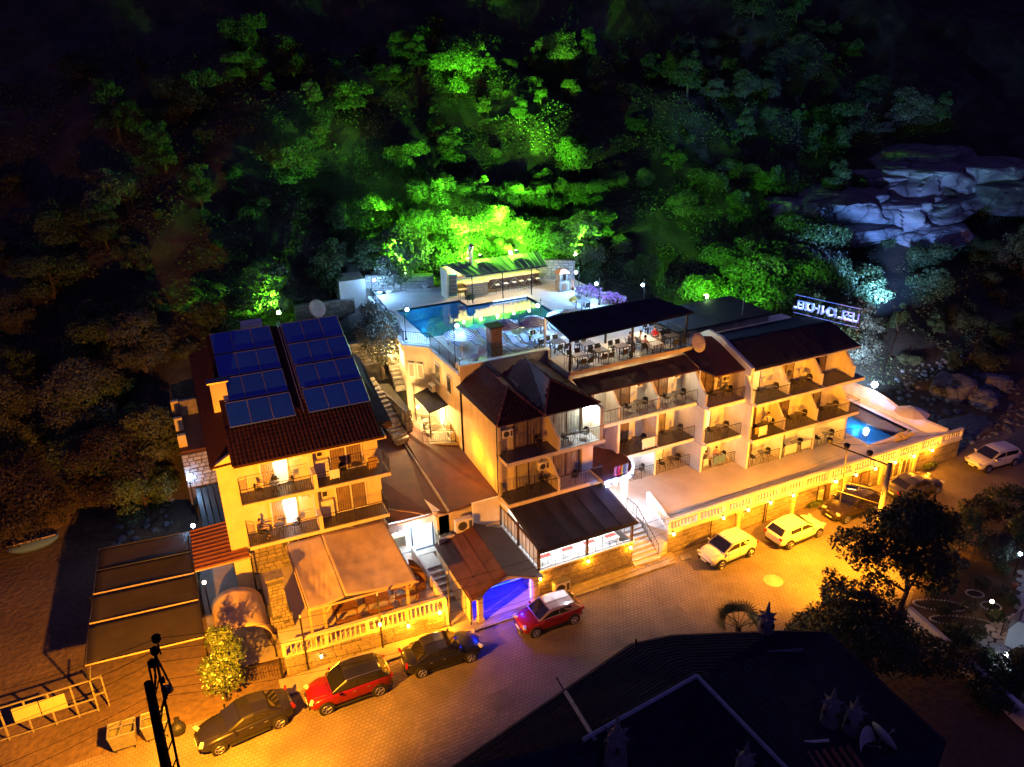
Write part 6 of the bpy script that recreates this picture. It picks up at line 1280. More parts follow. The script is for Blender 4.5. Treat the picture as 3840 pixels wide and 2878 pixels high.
# dark shade nets
sn=thing('shade_net','four dark shade net panels on a steel frame beside the dirt lot','shade net',(-3.7,43,0)); zr=[(37.55,40.75),(40.95,43.4),(43.65,45.9),(46.0,48.3)]
for k,(y0,y1) in enumerate(zr):
    x0=-6.62+k*.18; x1=-1.0+k*.06; a,b,c,d=Vector((x0,y0,3.05)),Vector((x1,y0-.6 if k==0 else y0-.55,3.05)),Vector((x1+.05,y1-.55,3.1)),Vector((x0+.1,y1,3.1)); canvas(a,b,c,d,'net_panel',.10,k*3,sn,'shade',12,10)
for k,(y,_) in enumerate(zr+[(48.35,0)]):
    mb=MB(); x0=-6.68+k*.17; mb.tube((x0,y-.04,3.08),(-.98+k*.06,y-.62,3.08),.045,6); mb.build('cross_pipe',M['woodlt'] if k in(1,2,0) else M['iron'],sn)
for x,y in((-6.7,37.5),(-1.0,36.95),(-6.5,43.4),(-.95,42.7),(-6.05,48.3),(-.8,47.7)): mb=MB(); mb.tube((x,y,0),(x,y,3.1),.045,6); mb.build('post',M['iron'],sn)
mb=MB(); mb.tube((-6.72,37.5,3.05),(-6.05,48.3,3.1),.04,6); mb.tube((-.98,36.95,3.05),(-.8,47.7,3.1),.04,6); mb.build('side_pipe',M['iron'],sn)
# ================================================================ cars
def car(lab,x,y,hd,kind,paint,roof=None,L=4.1,Wd=1.78,H=1.48,grp='cars parked along the street',lights=None):
    t=thing('parked_car',lab,'car',(x,y,0),hd,grp); hw=Wd/2
    wbh=L*.315; wr=.32 if kind!='suv' else .35
    # lower body stations: x, half width, z bottom, z shoulder, z top centre
    nose=L/2
    if kind=='sedan': tz=[(-nose,.60,.30,.80,.84),(-nose+.1,.82,.22,.93,.98),(-nose+.5,.94,.2,.96,1.03),(-wbh,1,.2,.95,1.03),(0,1,.18,.92,1.0),(wbh*.5,1,.18,.91,1.0),(wbh,.98,.2,.86,.96),(nose-.45,.93,.2,.77,.86),(nose-.12,.82,.22,.62,.70),(nose,.62,.3,.5,.55)]
    else: tz=[(-nose,.72,.32,.86,.9),(-nose+.08,.86,.24,.97,1.0),(-nose+.5,.95,.2,.99,1.03),(-wbh,1,.2,.97,1.03),(0,1,.18,.94,1.0),(wbh*.5,1,.18,.92,1.0),(wbh,.98,.2,.88,.98),(nose-.45,.93,.2,.80,.90),(nose-.12,.83,.22,.64,.73),(nose,.64,.3,.5,.56)]
    if kind=='suv': tz=[(a,b,c+.06,d+.1,e+.1) for a,b,c,d,e in tz]
    V=[];n=12
    for (sx,w,zb,zs,zt) in tz:
        W_=hw*w; ring=[(W_*.0,zb),(W_*.8,zb),(W_*.97,zb+.12),(W_,zb+.3),(W_*.985,zs-.08),(W_*.93,zs),(W_*.6,zt),(0,zt+.01)]
        ring=ring+[(-a,b) for a,b in ring[-2:0:-1]]; n=len(ring)
        for a,b in ring: V.append((sx,a,b))
    F=[(j*n+i,j*n+(i+1)%n,(j+1)*n+(i+1)%n,(j+1)*n+i) for j in range(len(tz)-1) for i in range(n)]+[tuple(range(n))[::-1],tuple(range((len(tz)-1)*n,len(tz)*n))]
    mb=MB(); mb.add(V,F); o=mb.build('body',paint,t,local=True,smooth=True); s=o.modifiers.new('s','SUBSURF'); s.levels=1; s.render_levels=1
    # greenhouse
    zt=1.0+(.1 if kind=='suv' else 0)
    if kind=='sedan': gs=[(-nose+.62,.60,zt),(-nose+1.25,.70,H-.1),(-.35,.73,H),(.15,.72,H-.02),(.98,.66,zt-.02)]
    elif kind=='wagon': gs=[(-nose+.12,.68,zt),(-nose+.42,.72,H-.08),(-.5,.74,H),(.2,.72,H-.03),(1.12,.66,zt-.03)]
    else: gs=[(-nose+.14,.66,zt+.0),(-nose+.62,.70,H-.07),(-.45,.74,H),(.2,.72,H-.03),(1.02,.66,zt-.03)]
    a,b,c,d,e=gs; wb=hw*.93
    def pt(g_,f=1.,dz=0): return g_[0],g_[1]*Wd/1.78*.97*f,g_[2]+dz
    roofm=roof or paint
    mb=MB(); # roof skin: stations b,c,d with rounded edge
    V=[]
    for g_ in(a,b,c,d,e):
        x_,w_,z_=g_; w_*=Wd/1.78
        base=zt-.04
        top=z_; wt=w_ if g_ not in(a,e) else w_*1.05
        V+= [(x_,wb*(.97),base),(x_,wt+.04 if g_ not in(a,e) else wb*.96,max(base,top-.06)),(x_,wt-.04,top),(x_,0,top+.025)]
        V+= [(x_,-(wt-.04),top),(x_,-(wt+.04) if g_ not in(a,e) else -wb*.96,max(base,top-.06)),(x_,-wb*.97,base)]
    m_=7; F=[(j*m_+i,(j+1)*m_+i,(j+1)*m_+i+1,j*m_+i+1) for j in range(4) for i in range(m_-1)]
    mb.add(V,F); mb.build('cabin',roofm,t,local=True,smooth=False,bevel=.03)
    def gl(name,pts,off):
        g_=MB(); P_=[Vector(p)+Vector(off) for p in pts]; g_.add(P_,[tuple(range(len(P_)))]); g_.build(name,M['carglass'],t,local=True)
    def L2(p,q,k): return tuple(Vector(p).lerp(Vector(q),k))
    ix=lambda j,i:V[j*m_+i]
    # windscreen and rear window
    f0,f1,f2,f3=ix(4,1),ix(4,5),ix(3,4),ix(3,2)
    gl('windscreen',[L2(L2(f0,f3,.06),L2(f1,f2,.06),.05),L2(L2(f0,f3,.06),L2(f1,f2,.06),.95),L2(L2(f0,f3,.9),L2(f1,f2,.9),.95),L2(L2(f0,f3,.9),L2(f1,f2,.9),.05)],(.03,0,.045))
    f0,f1,f2,f3=ix(0,5),ix(0,1),ix(1,2),ix(1,4)
    gl('rear_window',[L2(L2(f0,f3,.1),L2(f1,f2,.1),.08),L2(L2(f0,f3,.1),L2(f1,f2,.1),.92),L2(L2(f0,f3,.88),L2(f1,f2,.88),.92),L2(L2(f0,f3,.88),L2(f1,f2,.88),.08)],(-.035,0,.045))
    for s,i0,i1 in((1,0,1),(-1,6,5)):
        lo=lambda x_: (x_,s*(wb*.97+.005),zt-.0); 
        def up(x_):
            for j in range(4):
                A_,B_=ix(j,i1),ix(j+1,i1)
                if A_[0]<=x_<=B_[0]: k=(x_-A_[0])/(B_[0]-A_[0]); p=L2(A_,B_,k); return (p[0],p[1]+s*.008,p[2]-.01)
        xs_=[e[0]-.12,e[0]-.5,d[0]-.05]; 
        for nm_,(xa,xb) in(('side_window',(-.28,e[0]-.25)),('side_window',(b[0]+.25 if kind!='wagon' else b[0]+.15,-.36))):
            q=6; lows=[lo(xa+(xb-xa)*k/q) for k in range(q+1)]; ups=[up(xa+(xb-xa)*k/q) for k in range(q+1)]
            lows=[L2(l_,u_,.12) for l_,u_ in zip(lows,ups)]; g_=MB(); g_.add(lows+ups,[(k,k+1,q+2+k,q+1+k) if s<0 else (k+1,k,q+1+k,q+2+k) for k in range(q)]); g_.build(nm_,M['carglass'],t,local=True)
        g_=MB(); g_.cbox((e[0]-.28,s*(hw+.08),zt+.02),(.12,.18,.12)); g_.build('wing_mirror',paint,t,local=True,bevel=.03)
        g_=MB(); g_.cbox((nose-.16,s*hw*.66,.70+(.1 if kind=='suv' else 0)),(.2,.34,.12),rz=-s*.45); g_.build('headlight',M['lampglass'],t,local=True,bevel=.02)
        g_=MB(); g_.cbox((-nose+.07,s*hw*.72,.86+(.1 if kind=='suv' else 0)),(.12,.32,.14),rz=s*.3); g_.build('tail_light',M['tail'],t,local=True,bevel=.02)
        for dx_ in((e[0]-.30),(-.32),(b[0]+.12 if kind!='sedan' else -1.05)):
            g_=MB(); g_.path([(dx_,s*(hw+.001),.36),(dx_,s*(hw*.998+.004),.66),(dx_-.02,s*(hw*.955),zt-.06)],.007,4); g_.build('door_gap',M['trim'],t,local=True)
        for dx_ in(-.12,-.86): g_=MB(); g_.cbox((dx_,s*(hw+.005),.80+(.1 if kind=='suv' else 0)),(.16,.03,.03)); g_.build('door_handle',M['alloy'] if kind!='hatch' else paint,t,local=True)
        g_=MB(); g_.path([(e[0]-.05,s*wb*.86,zt+.02),(d[0],s*(d[1]-.02)*Wd/1.78,d[2]+.03),(c[0],s*(c[1]-.02)*Wd/1.78,c[2]+.03),(b[0],s*(b[1]-.02)*Wd/1.78,b[2]+.02)],.014,4); g_.build('roof_rail',M['trim'] if roof is None else M['alloy'],t,local=True)
        g_=MB(); g_.cbox((0,s*(hw-.03),.24),(wbh*1.35,.06,.1)); g_.build('side_skirt',M['trim'],t,local=True)
    g_=MB(); g_.path([(nose-.3,-hw*.6,.86+(.1 if kind=='suv' else 0)),(wbh-.1,-hw*.78,zt+.0),(wbh-.25,-hw*.7,zt+.01),(wbh-.25,hw*.7,zt+.01),(wbh-.1,hw*.78,zt+.0),(nose-.3,hw*.6,.86+(.1 if kind=='suv' else 0))],.007,4); g_.build('bonnet_gap',M['trim'],t,local=True)
    g_=MB(); g_.cbox((nose-.02,0,.42),(.1,Wd*.62,.2)); g_.build('front_grille',M['trim'],t,local=True,bevel=.02)
    g_=MB(); g_.cbox((nose+.04,0,.44),(.02,.5,.11)); g_.build('number_plate',M['plate'],t,local=True); g_=MB(); g_.cbox((-nose-.015,0,.62),(.02,.5,.11)); g_.build('number_plate',M['plate'],t,local=True)
    g_=MB(); g_.cbox((-nose+.03,0,.36),(.1,Wd*.7,.16)); g_.build('rear_bumper_trim',M['trim'],t,local=True,bevel=.02)
    for sx in(-1,1):
        for s in(-1,1):
            c_=Vector((sx*wbh,s*(hw-.1),wr)); w_=MB(); w_.tube(c_+Vector((0,s*.0-s*.1,0)),c_+Vector((0,s*.118,0)),wr+.07,20); w_.build('wheel_arch',M['trim'],t,local=True)
            w_=MB(); w_.tube(c_+Vector((0,-s*.1,0)),c_+Vector((0,s*.14,0)),wr,22); wh=w_.build('wheel',M['rubber'],t,local=True)
            w_=MB(); w_.tube(c_+Vector((0,s*.1,0)),c_+Vector((0,s*.148,0)),.05,8)
            for k in range(5):
                a_=2*PI*k/5+.3; dd=Vector((math.cos(a_),0,math.sin(a_))); w_.tube(c_+Vector((0,s*.148,0)),c_+Vector((0,s*.148,0))+dd*(wr*.68),.03,4)
            pr=[c_+Vector((math.cos(2*PI*k/16)*wr*.7,s*.148,math.sin(2*PI*k/16)*wr*.7)) for k in range(17)]; w_.path(pr,.018,4); w_.build('rim',M['alloy'],wh,local=True)
    return t
def paint(name,c,metal=.0,coat=.6): return mat(name,c,.35,metal=metal,var=0,coat=coat,spec=.25)
pw_=paint('white car paint',(.72,.70,.66)); pr_=paint('dark red car paint',(.20,.008,.012),.3); pr2=paint('red car paint',(.26,.01,.015),.3); pk=paint('black car paint',(.012,.012,.014)); pdk=paint('dark blue black car paint',(.012,.011,.018)); pbr=paint('dark bronze car paint',(.05,.035,.02),.5); psil=paint('grey car paint',(.10,.09,.09),.5); proof=paint('pale rose car roof paint',(.42,.30,.30),.3)
def pk_car(f,r,*a,**k): c=((f[0]+r[0])/2,(f[1]+r[1])/2); return car(a[0],c[0],c[1],math.atan2(f[1]-r[1],f[0]-r[0]),*a[1:],**k)
OFF=.82 # wheels seen are on the street side, the axis lies a half width further back
def parked(lab,fx,rx,y,flip,kind,pnt,roof=None,tilt=0.,**k): car(lab,(fx+rx)/2,y+OFF,(0 if fx>rx else PI)+tilt,kind,pnt,roof,**k)
parked('white hatchback facing left, parked first right of the entrance stairs',29.93,32.36,32.35,0,'hatch',pw_,tilt=R(4),L=4.05)
parked('white hatchback seen from behind, parked second right of the entrance stairs',37.98,35.44,31.95,0,'hatch',pw_,tilt=R(3),L=4.35,H=1.46)
parked('red crossover with a black roof parked below the stone balustrade',4.08,6.85,31.93,0,'suv',pr_,pk,L=4.45,Wd=1.84,H=1.62)
parked('dark saloon parked in front of the oleander bush',-1.35,1.6,32.0,0,'sedan',pdk,L=4.75,Wd=1.86,H=1.42,tilt=R(6))
parked('black coupe like saloon parked between the two red cars',12.19,9.4,32.05,0,'sedan',pk,L=4.5,Wd=1.82,H=1.4,tilt=-R(3))
parked('red hatchback with a pale roof parked in front of the blue lit arch',16.25,18.85,32.05,0,'hatch',pr2,proof,L=4.0,Wd=1.75,H=1.47)
car('dark bronze crossover half hidden by the pine, parked under the utility pole',42.4,33.2,PI+R(2),'suv',pbr,L=4.4,H=1.6)
car('dark grey saloon with red tail lights parked below the far end of the terrace',48.6,33.0,R(-2),'sedan',psil,L=4.7,H=1.45)
car('white estate car at the dark right end of the street',57.6,33.1,PI-R(5),'wagon',pw_,L=4.4,H=1.5)
# ================================================================ street lamps, poles, bins, fence
def upole(lab,base,top,name='utility_pole',ins=()):
    t=thing(name,lab,'utility pole',base); mb=MB(); mb.tube((0,0,0),(0,0,top),.2,12,.15); mb.build('pole_shaft',M['concrete'] if ins=='c' else M['polewood'],t,local=True); return t
bL=Vector((-3.38,26.87,0)); pL=thing('utility_pole','dark utility pole with stacked insulators and a street lamp in the lower left corner','utility pole',tuple(bL))
tL=P(556,2562,9.7)-bL; t2=Q(13,1700,330,10.8)-bL; b2=Vector((.5,.12,0))
mb=MB(); mb.tube((0,0,0),tL,.21,14,.16); mb.build('pole_shaft',M['polewood'],pL,local=True)
mb=MB(); mb.tube(b2,t2,.05,6); mb.tube(b2+Vector((-.25,0,0)),t2+Vector((-.3,0,-.2)),.04,6)
for k in range(9): q=.08+k*.1; a_=tL*q; c_=b2.lerp(t2,q+.03); mb.tube(a_,c_,.03,5)
mb.path([t2+Vector((.25,.05,-1.6)),t2+Vector((0,0,.1)),t2+Vector((-.3,0,-1.5))],.04,5); mb.build('side_frame',M['polewood'],pL,local=True)
for x_,y_,z_ in((1705,130,12.0),(1690,265,11.3),(1660,400,10.6)):
    q=Q(13,x_,y_,z_)-bL; mb=MB(); mb.lathe([(.03,-.2),(.13,-.14),(.17,-.05),(.1,.02),(.17,.08),(.06,.18)],tuple(q),12); mb.build('insulator',M['polewood'],pL,local=True); mb=MB(); mb.tube(q,q+Vector((.02,0,-.75)),.03,5); mb.build('insulator_pin',M['polewood'],pL,local=True)
for x_,y_,z_ in((1775,585,9.6),(1790,680,9.2),(1800,760,8.8)): q=Q(13,x_,y_,z_)-bL; mb=MB(); mb.cbox(tuple(q),(.16,.16,.22)); mb.build('wire_clamp',M['polewood'],pL,local=True)
lL=Vector((-2.45,28.1,7.93))-bL; mb=MB(); mb.path([tL*.72,lL*.5+tL*.36+Vector((0,0,.3)),lL+Vector((0,-.2,.1))],.035,6); mb.build('lamp_arm',M['polewood'],pL,local=True); mb=MB(); mb.lathe([(.02,.2),(.16,.12),(.2,-.02),(.19,-.1)],tuple(lL+Vector((0,0,.08))),14); mb.build('lamp_head',mat('dull lamp housing',(.10,.08,.06),.7,var=.1,bump=0),pL,local=True,smooth=True); mb=MB(); mb.lathe([(.16,0),(.1,-.06),(.01,-.08)],tuple(lL+Vector((0,0,-.03))),12); mb.build('lamp_glass',M['sodium'],pL,local=True)
light('SPOT',(-2.45,28.1,7.7),8700,ORANGE,pL,.12,aim=(.9,39.5,-1.8),angle=R(134),blend=.5)
pR=upole('concrete utility pole with a lamp arm standing in front of the terrace',(39.3,28.55,0),7.2,ins='c')
mb=MB(); mb.tube((0,0,7.05),(-1.9,3.2,7.6),.05,6); mb.tube((0,0,5.2),(-1.5,2.2,5.2),.035,5); mb.tube((0,0,4.2),(-1.8,2.2,4.6),.03,5); mb.tube((-1.3,2.1,3.6),(-1.35,2.2,7.5),.04,6); mb.build('cross_arm',M['iron'],pR,local=True)
for k,(x,y,z) in enumerate(((-1.9,3.2,7.6),(-1.35,2.25,7.5),(-.6,1.1,7.35))): mb=MB(); mb.lathe([(.04,0),(.14,.06),(.2,.2),(.2,.32),(.08,.4)],(x,y,z),10); mb.build('insulator',M['iron'],pR,local=True)
lh=Q(10,930,1510,6.4); lq=lh-Vector((39.3,28.55,0)); mb=MB(); mb.path([(0,0,4.9),lq*.5+Vector((0,0,2.6)),lq],.035,6); mb.build('lamp_arm',M['iron'],pR,local=True); mb=MB(); mb.cbox(tuple(lq),(.7,.3,.14),rz=R(135)); mb.build('lamp_head',M['steel'],pR,local=True,bevel=.05); mb=MB(); mb.cbox(tuple(lq-Vector((0,0,.08))),(.45,.2,.03),rz=R(135)); mb.build('lamp_glass',M['sodium'],pR,local=True)
light('SPOT',tuple(lh-Vector((0,0,.15))),6000,ORANGE,pR,.12,aim=(lh.x+.5,lh.y+5,1.),angle=R(160),blend=.4)
t=thing('wooden_post','leaning wooden post standing at the right side of the street','post',tuple(Q(11,1090,1290,0))); mb=MB(); mb.tube((0,0,0),(.35,.2,3.6),.11,8,.09); mb.build('shaft',M['bark'],t,local=True)
def wire(lab,pts,r=.012,sag=.5):
    pts=[Vector(p) for p in pts]; out=[]
    for a,b in zip(pts[:-1],pts[1:]):
        for k in range(13): q=k/12; out.append(a.lerp(b,q)-Vector((0,0,sag*4*q*(1-q))))
    mb=MB(); mb.path(out,r,4); return tag(mb.build('overhead_wire',M['polewood']),lab,'wire','overhead wires')
a0=Vector((-3.3,27.0,0)); 
WL=['topmost overhead wire running from the left pole insulators','second overhead wire from the left pole insulators','third overhead wire from the left pole insulators','fourth overhead wire down the left pole','fifth overhead wire down the left pole','lowest overhead wire down the left pole']
# the wires cross the frame of the photo from the lower left edge to the pole and on along the facades
WP=[((0,2560),(1705,130,12.0),8.6,(1679,2190)),((0,2655),(1690,265,11.3),8.3,(1679,2225)),((0,2700),(1660,400,10.6),8.0,(1679,2262)),((0,2745),(1775,585,9.6),7.7,(1685,2300)),((0,2845),(1790,680,9.2),7.4,(1690,2345)),((0,2900),(1800,760,8.8),7.1,(1694,2390))]
for k,(l0,(x_,y_,z_),zr,(rx,ry)) in enumerate(WP):
    q=Q(13,x_,y_,z_); a=P(l0[0],l0[1],z_+.3); r1=P(rx,ry,zr); r2=Vector((37.6+.3*k,30.6,7.4-.5*k)); wire(WL[k],[a+(a-q)*.6,q,r1,r2],.011,.35)
wire('overhead wire leaving the right pole towards the dark end of the street',[(39.3,28.6,6.9),(62,31,5.6),(95,36,7)],.014,.8); wire('sagging wire from the right pole over the parked cars',[(37.4,31.7,7.7),(46,32,5.8),(58,31,5.6),(90,32,8)],.016,.4)
def bin_(lab,x,y,rz):
    t=thing('metal_dumpster',lab,'dumpster',(x,y,0),rz,'metal dumpsters at the kerb'); mb=MB(); a,b=.62,.48; z0,z1=.18,1.15
    o_=[(-a*.85,-b*.75,z0),(a*.85,-b*.75,z0),(a*.85,b*.75,z0),(-a*.85,b*.75,z0)]; i_=[(-a,-b,z1),(a,-b,z1),(a,b,z1),(-a,b,z1)]; mb.add(o_+i_+[(x_*.93,y_*.93,z1) for x_,y_,_ in i_]+[(x_*.93,y_*.93,z0+.04) for x_,y_,_ in o_],[(0,3,2,1),(0,1,5,4),(1,2,6,5),(2,3,7,6),(3,0,4,7),(4,5,9,8),(5,6,10,9),(6,7,11,10),(7,4,8,11),(8,9,13,12),(9,10,14,13),(10,11,15,14),(11,8,12,15),(12,13,14,15)]); mb.build('container',M['steel'],t,local=True)
    mb=MB(); mb.path([(-a,-b,z1),(a,-b,z1),(a,b,z1),(-a,b,z1),(-a,-b,z1)],.035,6); mb.tube((0,-b,z1+.02),(0,b,z1+.02),.03,5); mb.tube((-a,b*.2,z1+.03),(a,b*.2,z1+.03),.03,5); mb.build('rim_pipe',M['steel'],t,local=True)
    for sx in(-1,1):
        for sy in(-1,1): mb=MB(); mb.tube((sx*a*.7-.03,sy*b*.6,.08),(sx*a*.7+.03,sy*b*.6,.08),.08,10); mb.tube((sx*a*.7,sy*b*.6,.1),(sx*a*.7,sy*b*.6,.2),.02,4); mb.build('caster',M['rubber'],t,local=True)
    return t
bin_('left grey metal dumpster at the kerb with an open top',-5.45,34.45,R(-3)); bin_('right grey metal dumpster half hidden by the utility pole',-3.95,34.4,R(-3))
t=thing('rubbish_bag','tied black rubbish bag on the ground beside the dumpsters','rubbish bag',(-3.0,34.0,0)); mb=MB(); mb.ball((0,0,.36),.37,16,10,1.); mb.v=[(x*(1+.12*noise.noise(Vector((x*5,y*5,z*5)))),y*(1+.12*noise.noise(Vector((x*4,y*6,z*5+3)))),z) for x,y,z in mb.v]; mb.build('sack',M['bag'],t,local=True,smooth=True); mb=MB(); mb.tube((0,0,.66),(.05,.1,.95),.07,8,.15); mb.build('knot',M['bag'],t,local=True)
M['fencem']=mat('weathered fence frame',(.30,.27,.20),.7,var=.15,bump=0)
fe=thing('frame_fence','pale metal frame fence with two pictured panels at the edge of the dirt lot','fence',(-8.5,37.4,0))
xs_=[-14.5,-12.6,-10.74,-9.68,-8.62,-7.58,-6.67]
for x in xs_: mb=MB(); mb.box(x-.04,x+.04,37.45,37.53,0,2.1); mb.build('post',M['fencem'],fe)
for z in(.1,.85,2.06): mb=MB(); mb.box(-14.5,-6.67,37.46,37.52,z,z+.06); mb.build('rail',M['fencem'],fe)
mb=MB(); mb.box(-6.67,-6.63,37.53,38.6,2.03,2.1); mb.box(-6.2,-6.13,37.6,37.67,0,2.1); mb.box(-6.67,-6.13,37.53,37.6,2.03,2.1); mb.box(-6.67,-6.13,37.53,37.6,1.0,1.06); mb.build('gate_leaf',M['fencem'],fe)
for x0,x1,l in((-10.25,-9.1,'car'),(-9.05,-7.9,'bird')):
    mb=MB(); mb.box(x0,x1,37.40,37.44,.95,1.85); p=mb.build('poster_panel',M['poster'],fe)
    q=MB(); 
    if l=='car': q.add([(x0+.12+c*.001*850,37.395,1.3+d*.001*420) for c,d in((0,300),(60,500),(250,560),(380,700),(700,720),(850,560),(980,520),(1000,250),(850,180),(150,170))],[(0,1,2,3,4,5,6,7,8,9)])
    else: q.add([(x0+.15+c*.001*800,37.395,1.2+d*.001*450) for c,d in((0,100),(300,500),(500,620),(900,760),(1000,640),(800,500),(650,250),(300,30))],[tuple(range(8))])
    q.build('poster_picture',M['posterpic'],p)
gt=thing('iron_gate','low rusty iron gate between the oleander and the stone wall','gate',(1.5,35.6,0)); mb=MB(); railbars(mb,[(.5,35.85),(2.4,35.5)],.05,1.1,.14); mb.build('bars',M['iron'],gt)
for x,y in((.45,35.86),(2.46,35.48)): mb=MB(); mb.box(x-.06,x+.06,y-.06,y+.06,0,1.35); mb.build('gate_post',M['iron'],gt)
# furniture on the hotel balconies
rows=[]
for fl_i,z in((0,FT),(1,L1+.02),(2,L2+.02)):
    for i,(x0,x1) in enumerate(bays):
        if (fl_i,i) in((2,5),): continue
        y=FY(x0+.1)+.6; rows.append((fl_i,i,x0,x1,y,z))
fln=['terrace level','middle level','top level']; bn=['leftmost','second','third','fourth','fifth','rightmost']
for fl_i,i,x0,x1,y,z in rows:
    l='%s balcony of the %s of the wing'%(bn[i],fln[fl_i]); xm=(x0+x1)/2+.2
    CH_W.put((xm-.75,y,z),R(75)+random.uniform(-.3,.3),'dark wicker chair, left one on the '+l,'wicker chairs on the wing balconies'); CH_W.put((xm+.65,y+.05,z),R(-75)+random.uniform(-.3,.3),'dark wicker chair, right one on the '+l,'wicker chairs on the wing balconies')
    TB_R.put((xm,y-.05,z),0,'round table on the '+l,'round tables on the wing balconies')
for x,y,z,a,l in((19.9,39.9,4.31,1.3,'lower left balcony of the corner building, left one'),(21.1,40.2,4.31,-1,'lower left balcony of the corner building, right one'),(23.3,39.9,4.31,-1,'lower right balcony of the corner building'),(22.6,39.9,7.37,1.2,'bright upper balcony of the corner building, left one'),(24.1,39.95,7.37,-1.2,'bright upper balcony of the corner building, right one'),(20.9,40.4,7.37,0,'dark upper balcony of the corner building')): CH_W.put((x,y,z),a,'dark wicker chair on the '+l,'wicker chairs on the corner building')
TB_R.put((23.35,40.05,7.37),0,'small round table on the bright upper balcony of the corner building')
hangcloth('patterned white towel on the rail of the second middle balcony',(29.7,41.3),(30.8,41.3),5.25,.75,M['towelW'],'towel','towels on balcony rails'); hangcloth('white towel on the middle level rail below the first lit room',(38.3,38.9),(39.1,38.9),5.25,.7,M['towelW'],'towel','towels on balcony rails'); hangcloth('white patterned sheet on the fourth garden railing',(41.5,39.2),(42.7,39.2),2.7,.7,M['towelW'],'towel','towels on balcony rails'); hangcloth('striped towel on the fifth garden railing',(43.2,39.2),(44.1,39.2),2.7,.6,M['stripe'],'towel','towels on balcony rails'); hangcloth('blue towel on the garden railing of the third terrace room',(35.6,40.38),(36.7,40.38),2.7,.6,M['towelB'],'towel','towels on balcony rails'); hangcloth('pink towel on the corner of the third garden railing',(34.7,40.38),(35.1,40.38),2.75,.5,M['towelW'],'towel','towels on balcony rails'); hangcloth('pale blue cloth on the railing beside the round entrance canopy',(28.1,41.5),(29.2,41.5),2.7,.55,M['towelB'],'towel','towels on balcony rails'); hangcloth('bright towel on the left middle balcony rail of the fourth room',(37.95,38.9),(38.2,38.9),5.3,.5,M['towelO'],'towel','towels on balcony rails')
for (x,y,z,a,c,l) in((35.3,41.0,FT,60,('shirtD','trousers'),'person in a dark red shirt sitting at the left of the third terrace room'),(36.5,41.2,FT,-20,('shirtP','trousers'),'person in a pink shirt leaning over the table of the third terrace room'),(40.3,40.1,L1,-50,('shirtW','trousers'),'person in white on the fourth middle balcony')): person((x,y,z),R(a),c,l)
# ================================================================ foreground roof across the street
P0=lambda x,y,z:P(x*1.736,y*1.736,z)
fh=thing('foreground_house','dark roofed house in the lower right foreground across the street','building',(18,17,0))
A_=P0(940,1680,6.);B_=P0(1362,1390,6.);C_=P0(1450,1371,6.2);D_=P0(1680,1362,6.3);E_=P0(1790,1364,6.2);F_=P0(2045,1602,6.);G_=P0(1980,1800,6.); K=P0(1505,1462,8.); L_1=P0(1260,1600,8.); R_1=P0(1720,1685,8.); Nn=P0(1200,1760,6.5); S_=P0(1500,1760,6.)
mb=MB(); 
for q in((A_,B_,K,L_1),(B_,C_,K),(C_,D_,K),(D_,E_,K),(E_,F_,R_1,K),(F_,G_,R_1),(L_1,K,S_),(K,R_1,S_),(A_,L_1,Nn),(L_1,S_,Nn),(R_1,G_,S_)): mb.add([tuple(p) for p in q],[tuple(range(len(q)))])
for a,b in((A_,B_),(B_,C_),(C_,D_),(D_,E_),(E_,F_),(F_,G_)): mb.quad((a.x,a.y,a.z-.15),(b.x,b.y,b.z-.15),tuple(b),tuple(a))
mb.build('shingle_roof',M['roofdark'],fh)
mb=MB()
for (a,b,c,d) in((A_,B_,K,L_1),(B_,C_,K,K),(C_,D_,K,K),(D_,E_,K,K),(E_,F_,R_1,K),(S_,S_,K,L_1),(S_,S_,R_1,K)):
    n_=max(6,int((d-a).length/.33))
    for k in range(1,n_):
        p,q=a.lerp(d,k/n_),b.lerp(c,k/n_)
        if (q-p).length>.2: mm=max(1,int((q-p).length/1.5)); mb.path([p.lerp(q,i/mm)+Vector((0,0,.02+random.uniform(-.012,.012))) for i in range(mm+1)],.035,4)
o=mb.build('shingle_courses',M['roofdark'],fh); o['kind']='stuff'
mb=MB(); pl=[A_,B_,C_,D_,E_,F_,G_]; cen=sum(pl,Vector())/7; pin=[(cen.x+(p.x-cen.x)*.92,cen.y+(p.y-cen.y)*.92) for p in pl]; mb.prism(pin[::-1],0,5.7); mb.build('wall',M['cream'],fh)
for a,b in((K,L_1),(K,R_1),(P0(1222,1498,7.2),P0(1285,1600,7.9))): mb=MB(); mb.tube(a+Vector((0,0,.05)),b+Vector((0,0,.05)),.09,6); mb.build('ridge_cap',M['bluegut'],fh)
def rowtiles(a,b,c,nu,nv):
    a,b,c=Vector(a),Vector(b),Vector(c); 
    for j in range(nv):
        for i in range(nu):
            p=a.lerp(b,(i+.5)/nu)+(c-a)*(j/nv); q=p+(c-a)/nv*1.05; m_=MB(); m_.tube(p+Vector((0,0,.06)),q+Vector((0,0,.03)),.1,5,.085); m_.build('roof_tile',M['tile'],fh)
rowtiles(P0(1540,1490,7.75),P0(1660,1600,7.75),P0(1575,1480,7.45),14,3)
rowtiles(P0(1665,1640,7.6),P0(1840,1615,7.5),P0(1700,1700,7.7),10,5)
mb=MB(); mb.tube(P0(1650,1610,7.7),P0(1790,1600,7.5),.06,6); mb.build('white_pipe',M['marble'],fh)
mb=MB(); mb.slab([P0(1600,1418,6.9),P0(1735,1405,6.9),P0(1735,1400,7.15),P0(1600,1412,7.15)],.06); mb.build('roof_window_hood',M['bluegut'],fh); 
for x in(1650,1702): mb=MB(); p=P0(x,1428,6.7); mb.cbox(tuple(p),(.45,.1,.2)); mb.build('skylight_tile',M['tile'],fh)
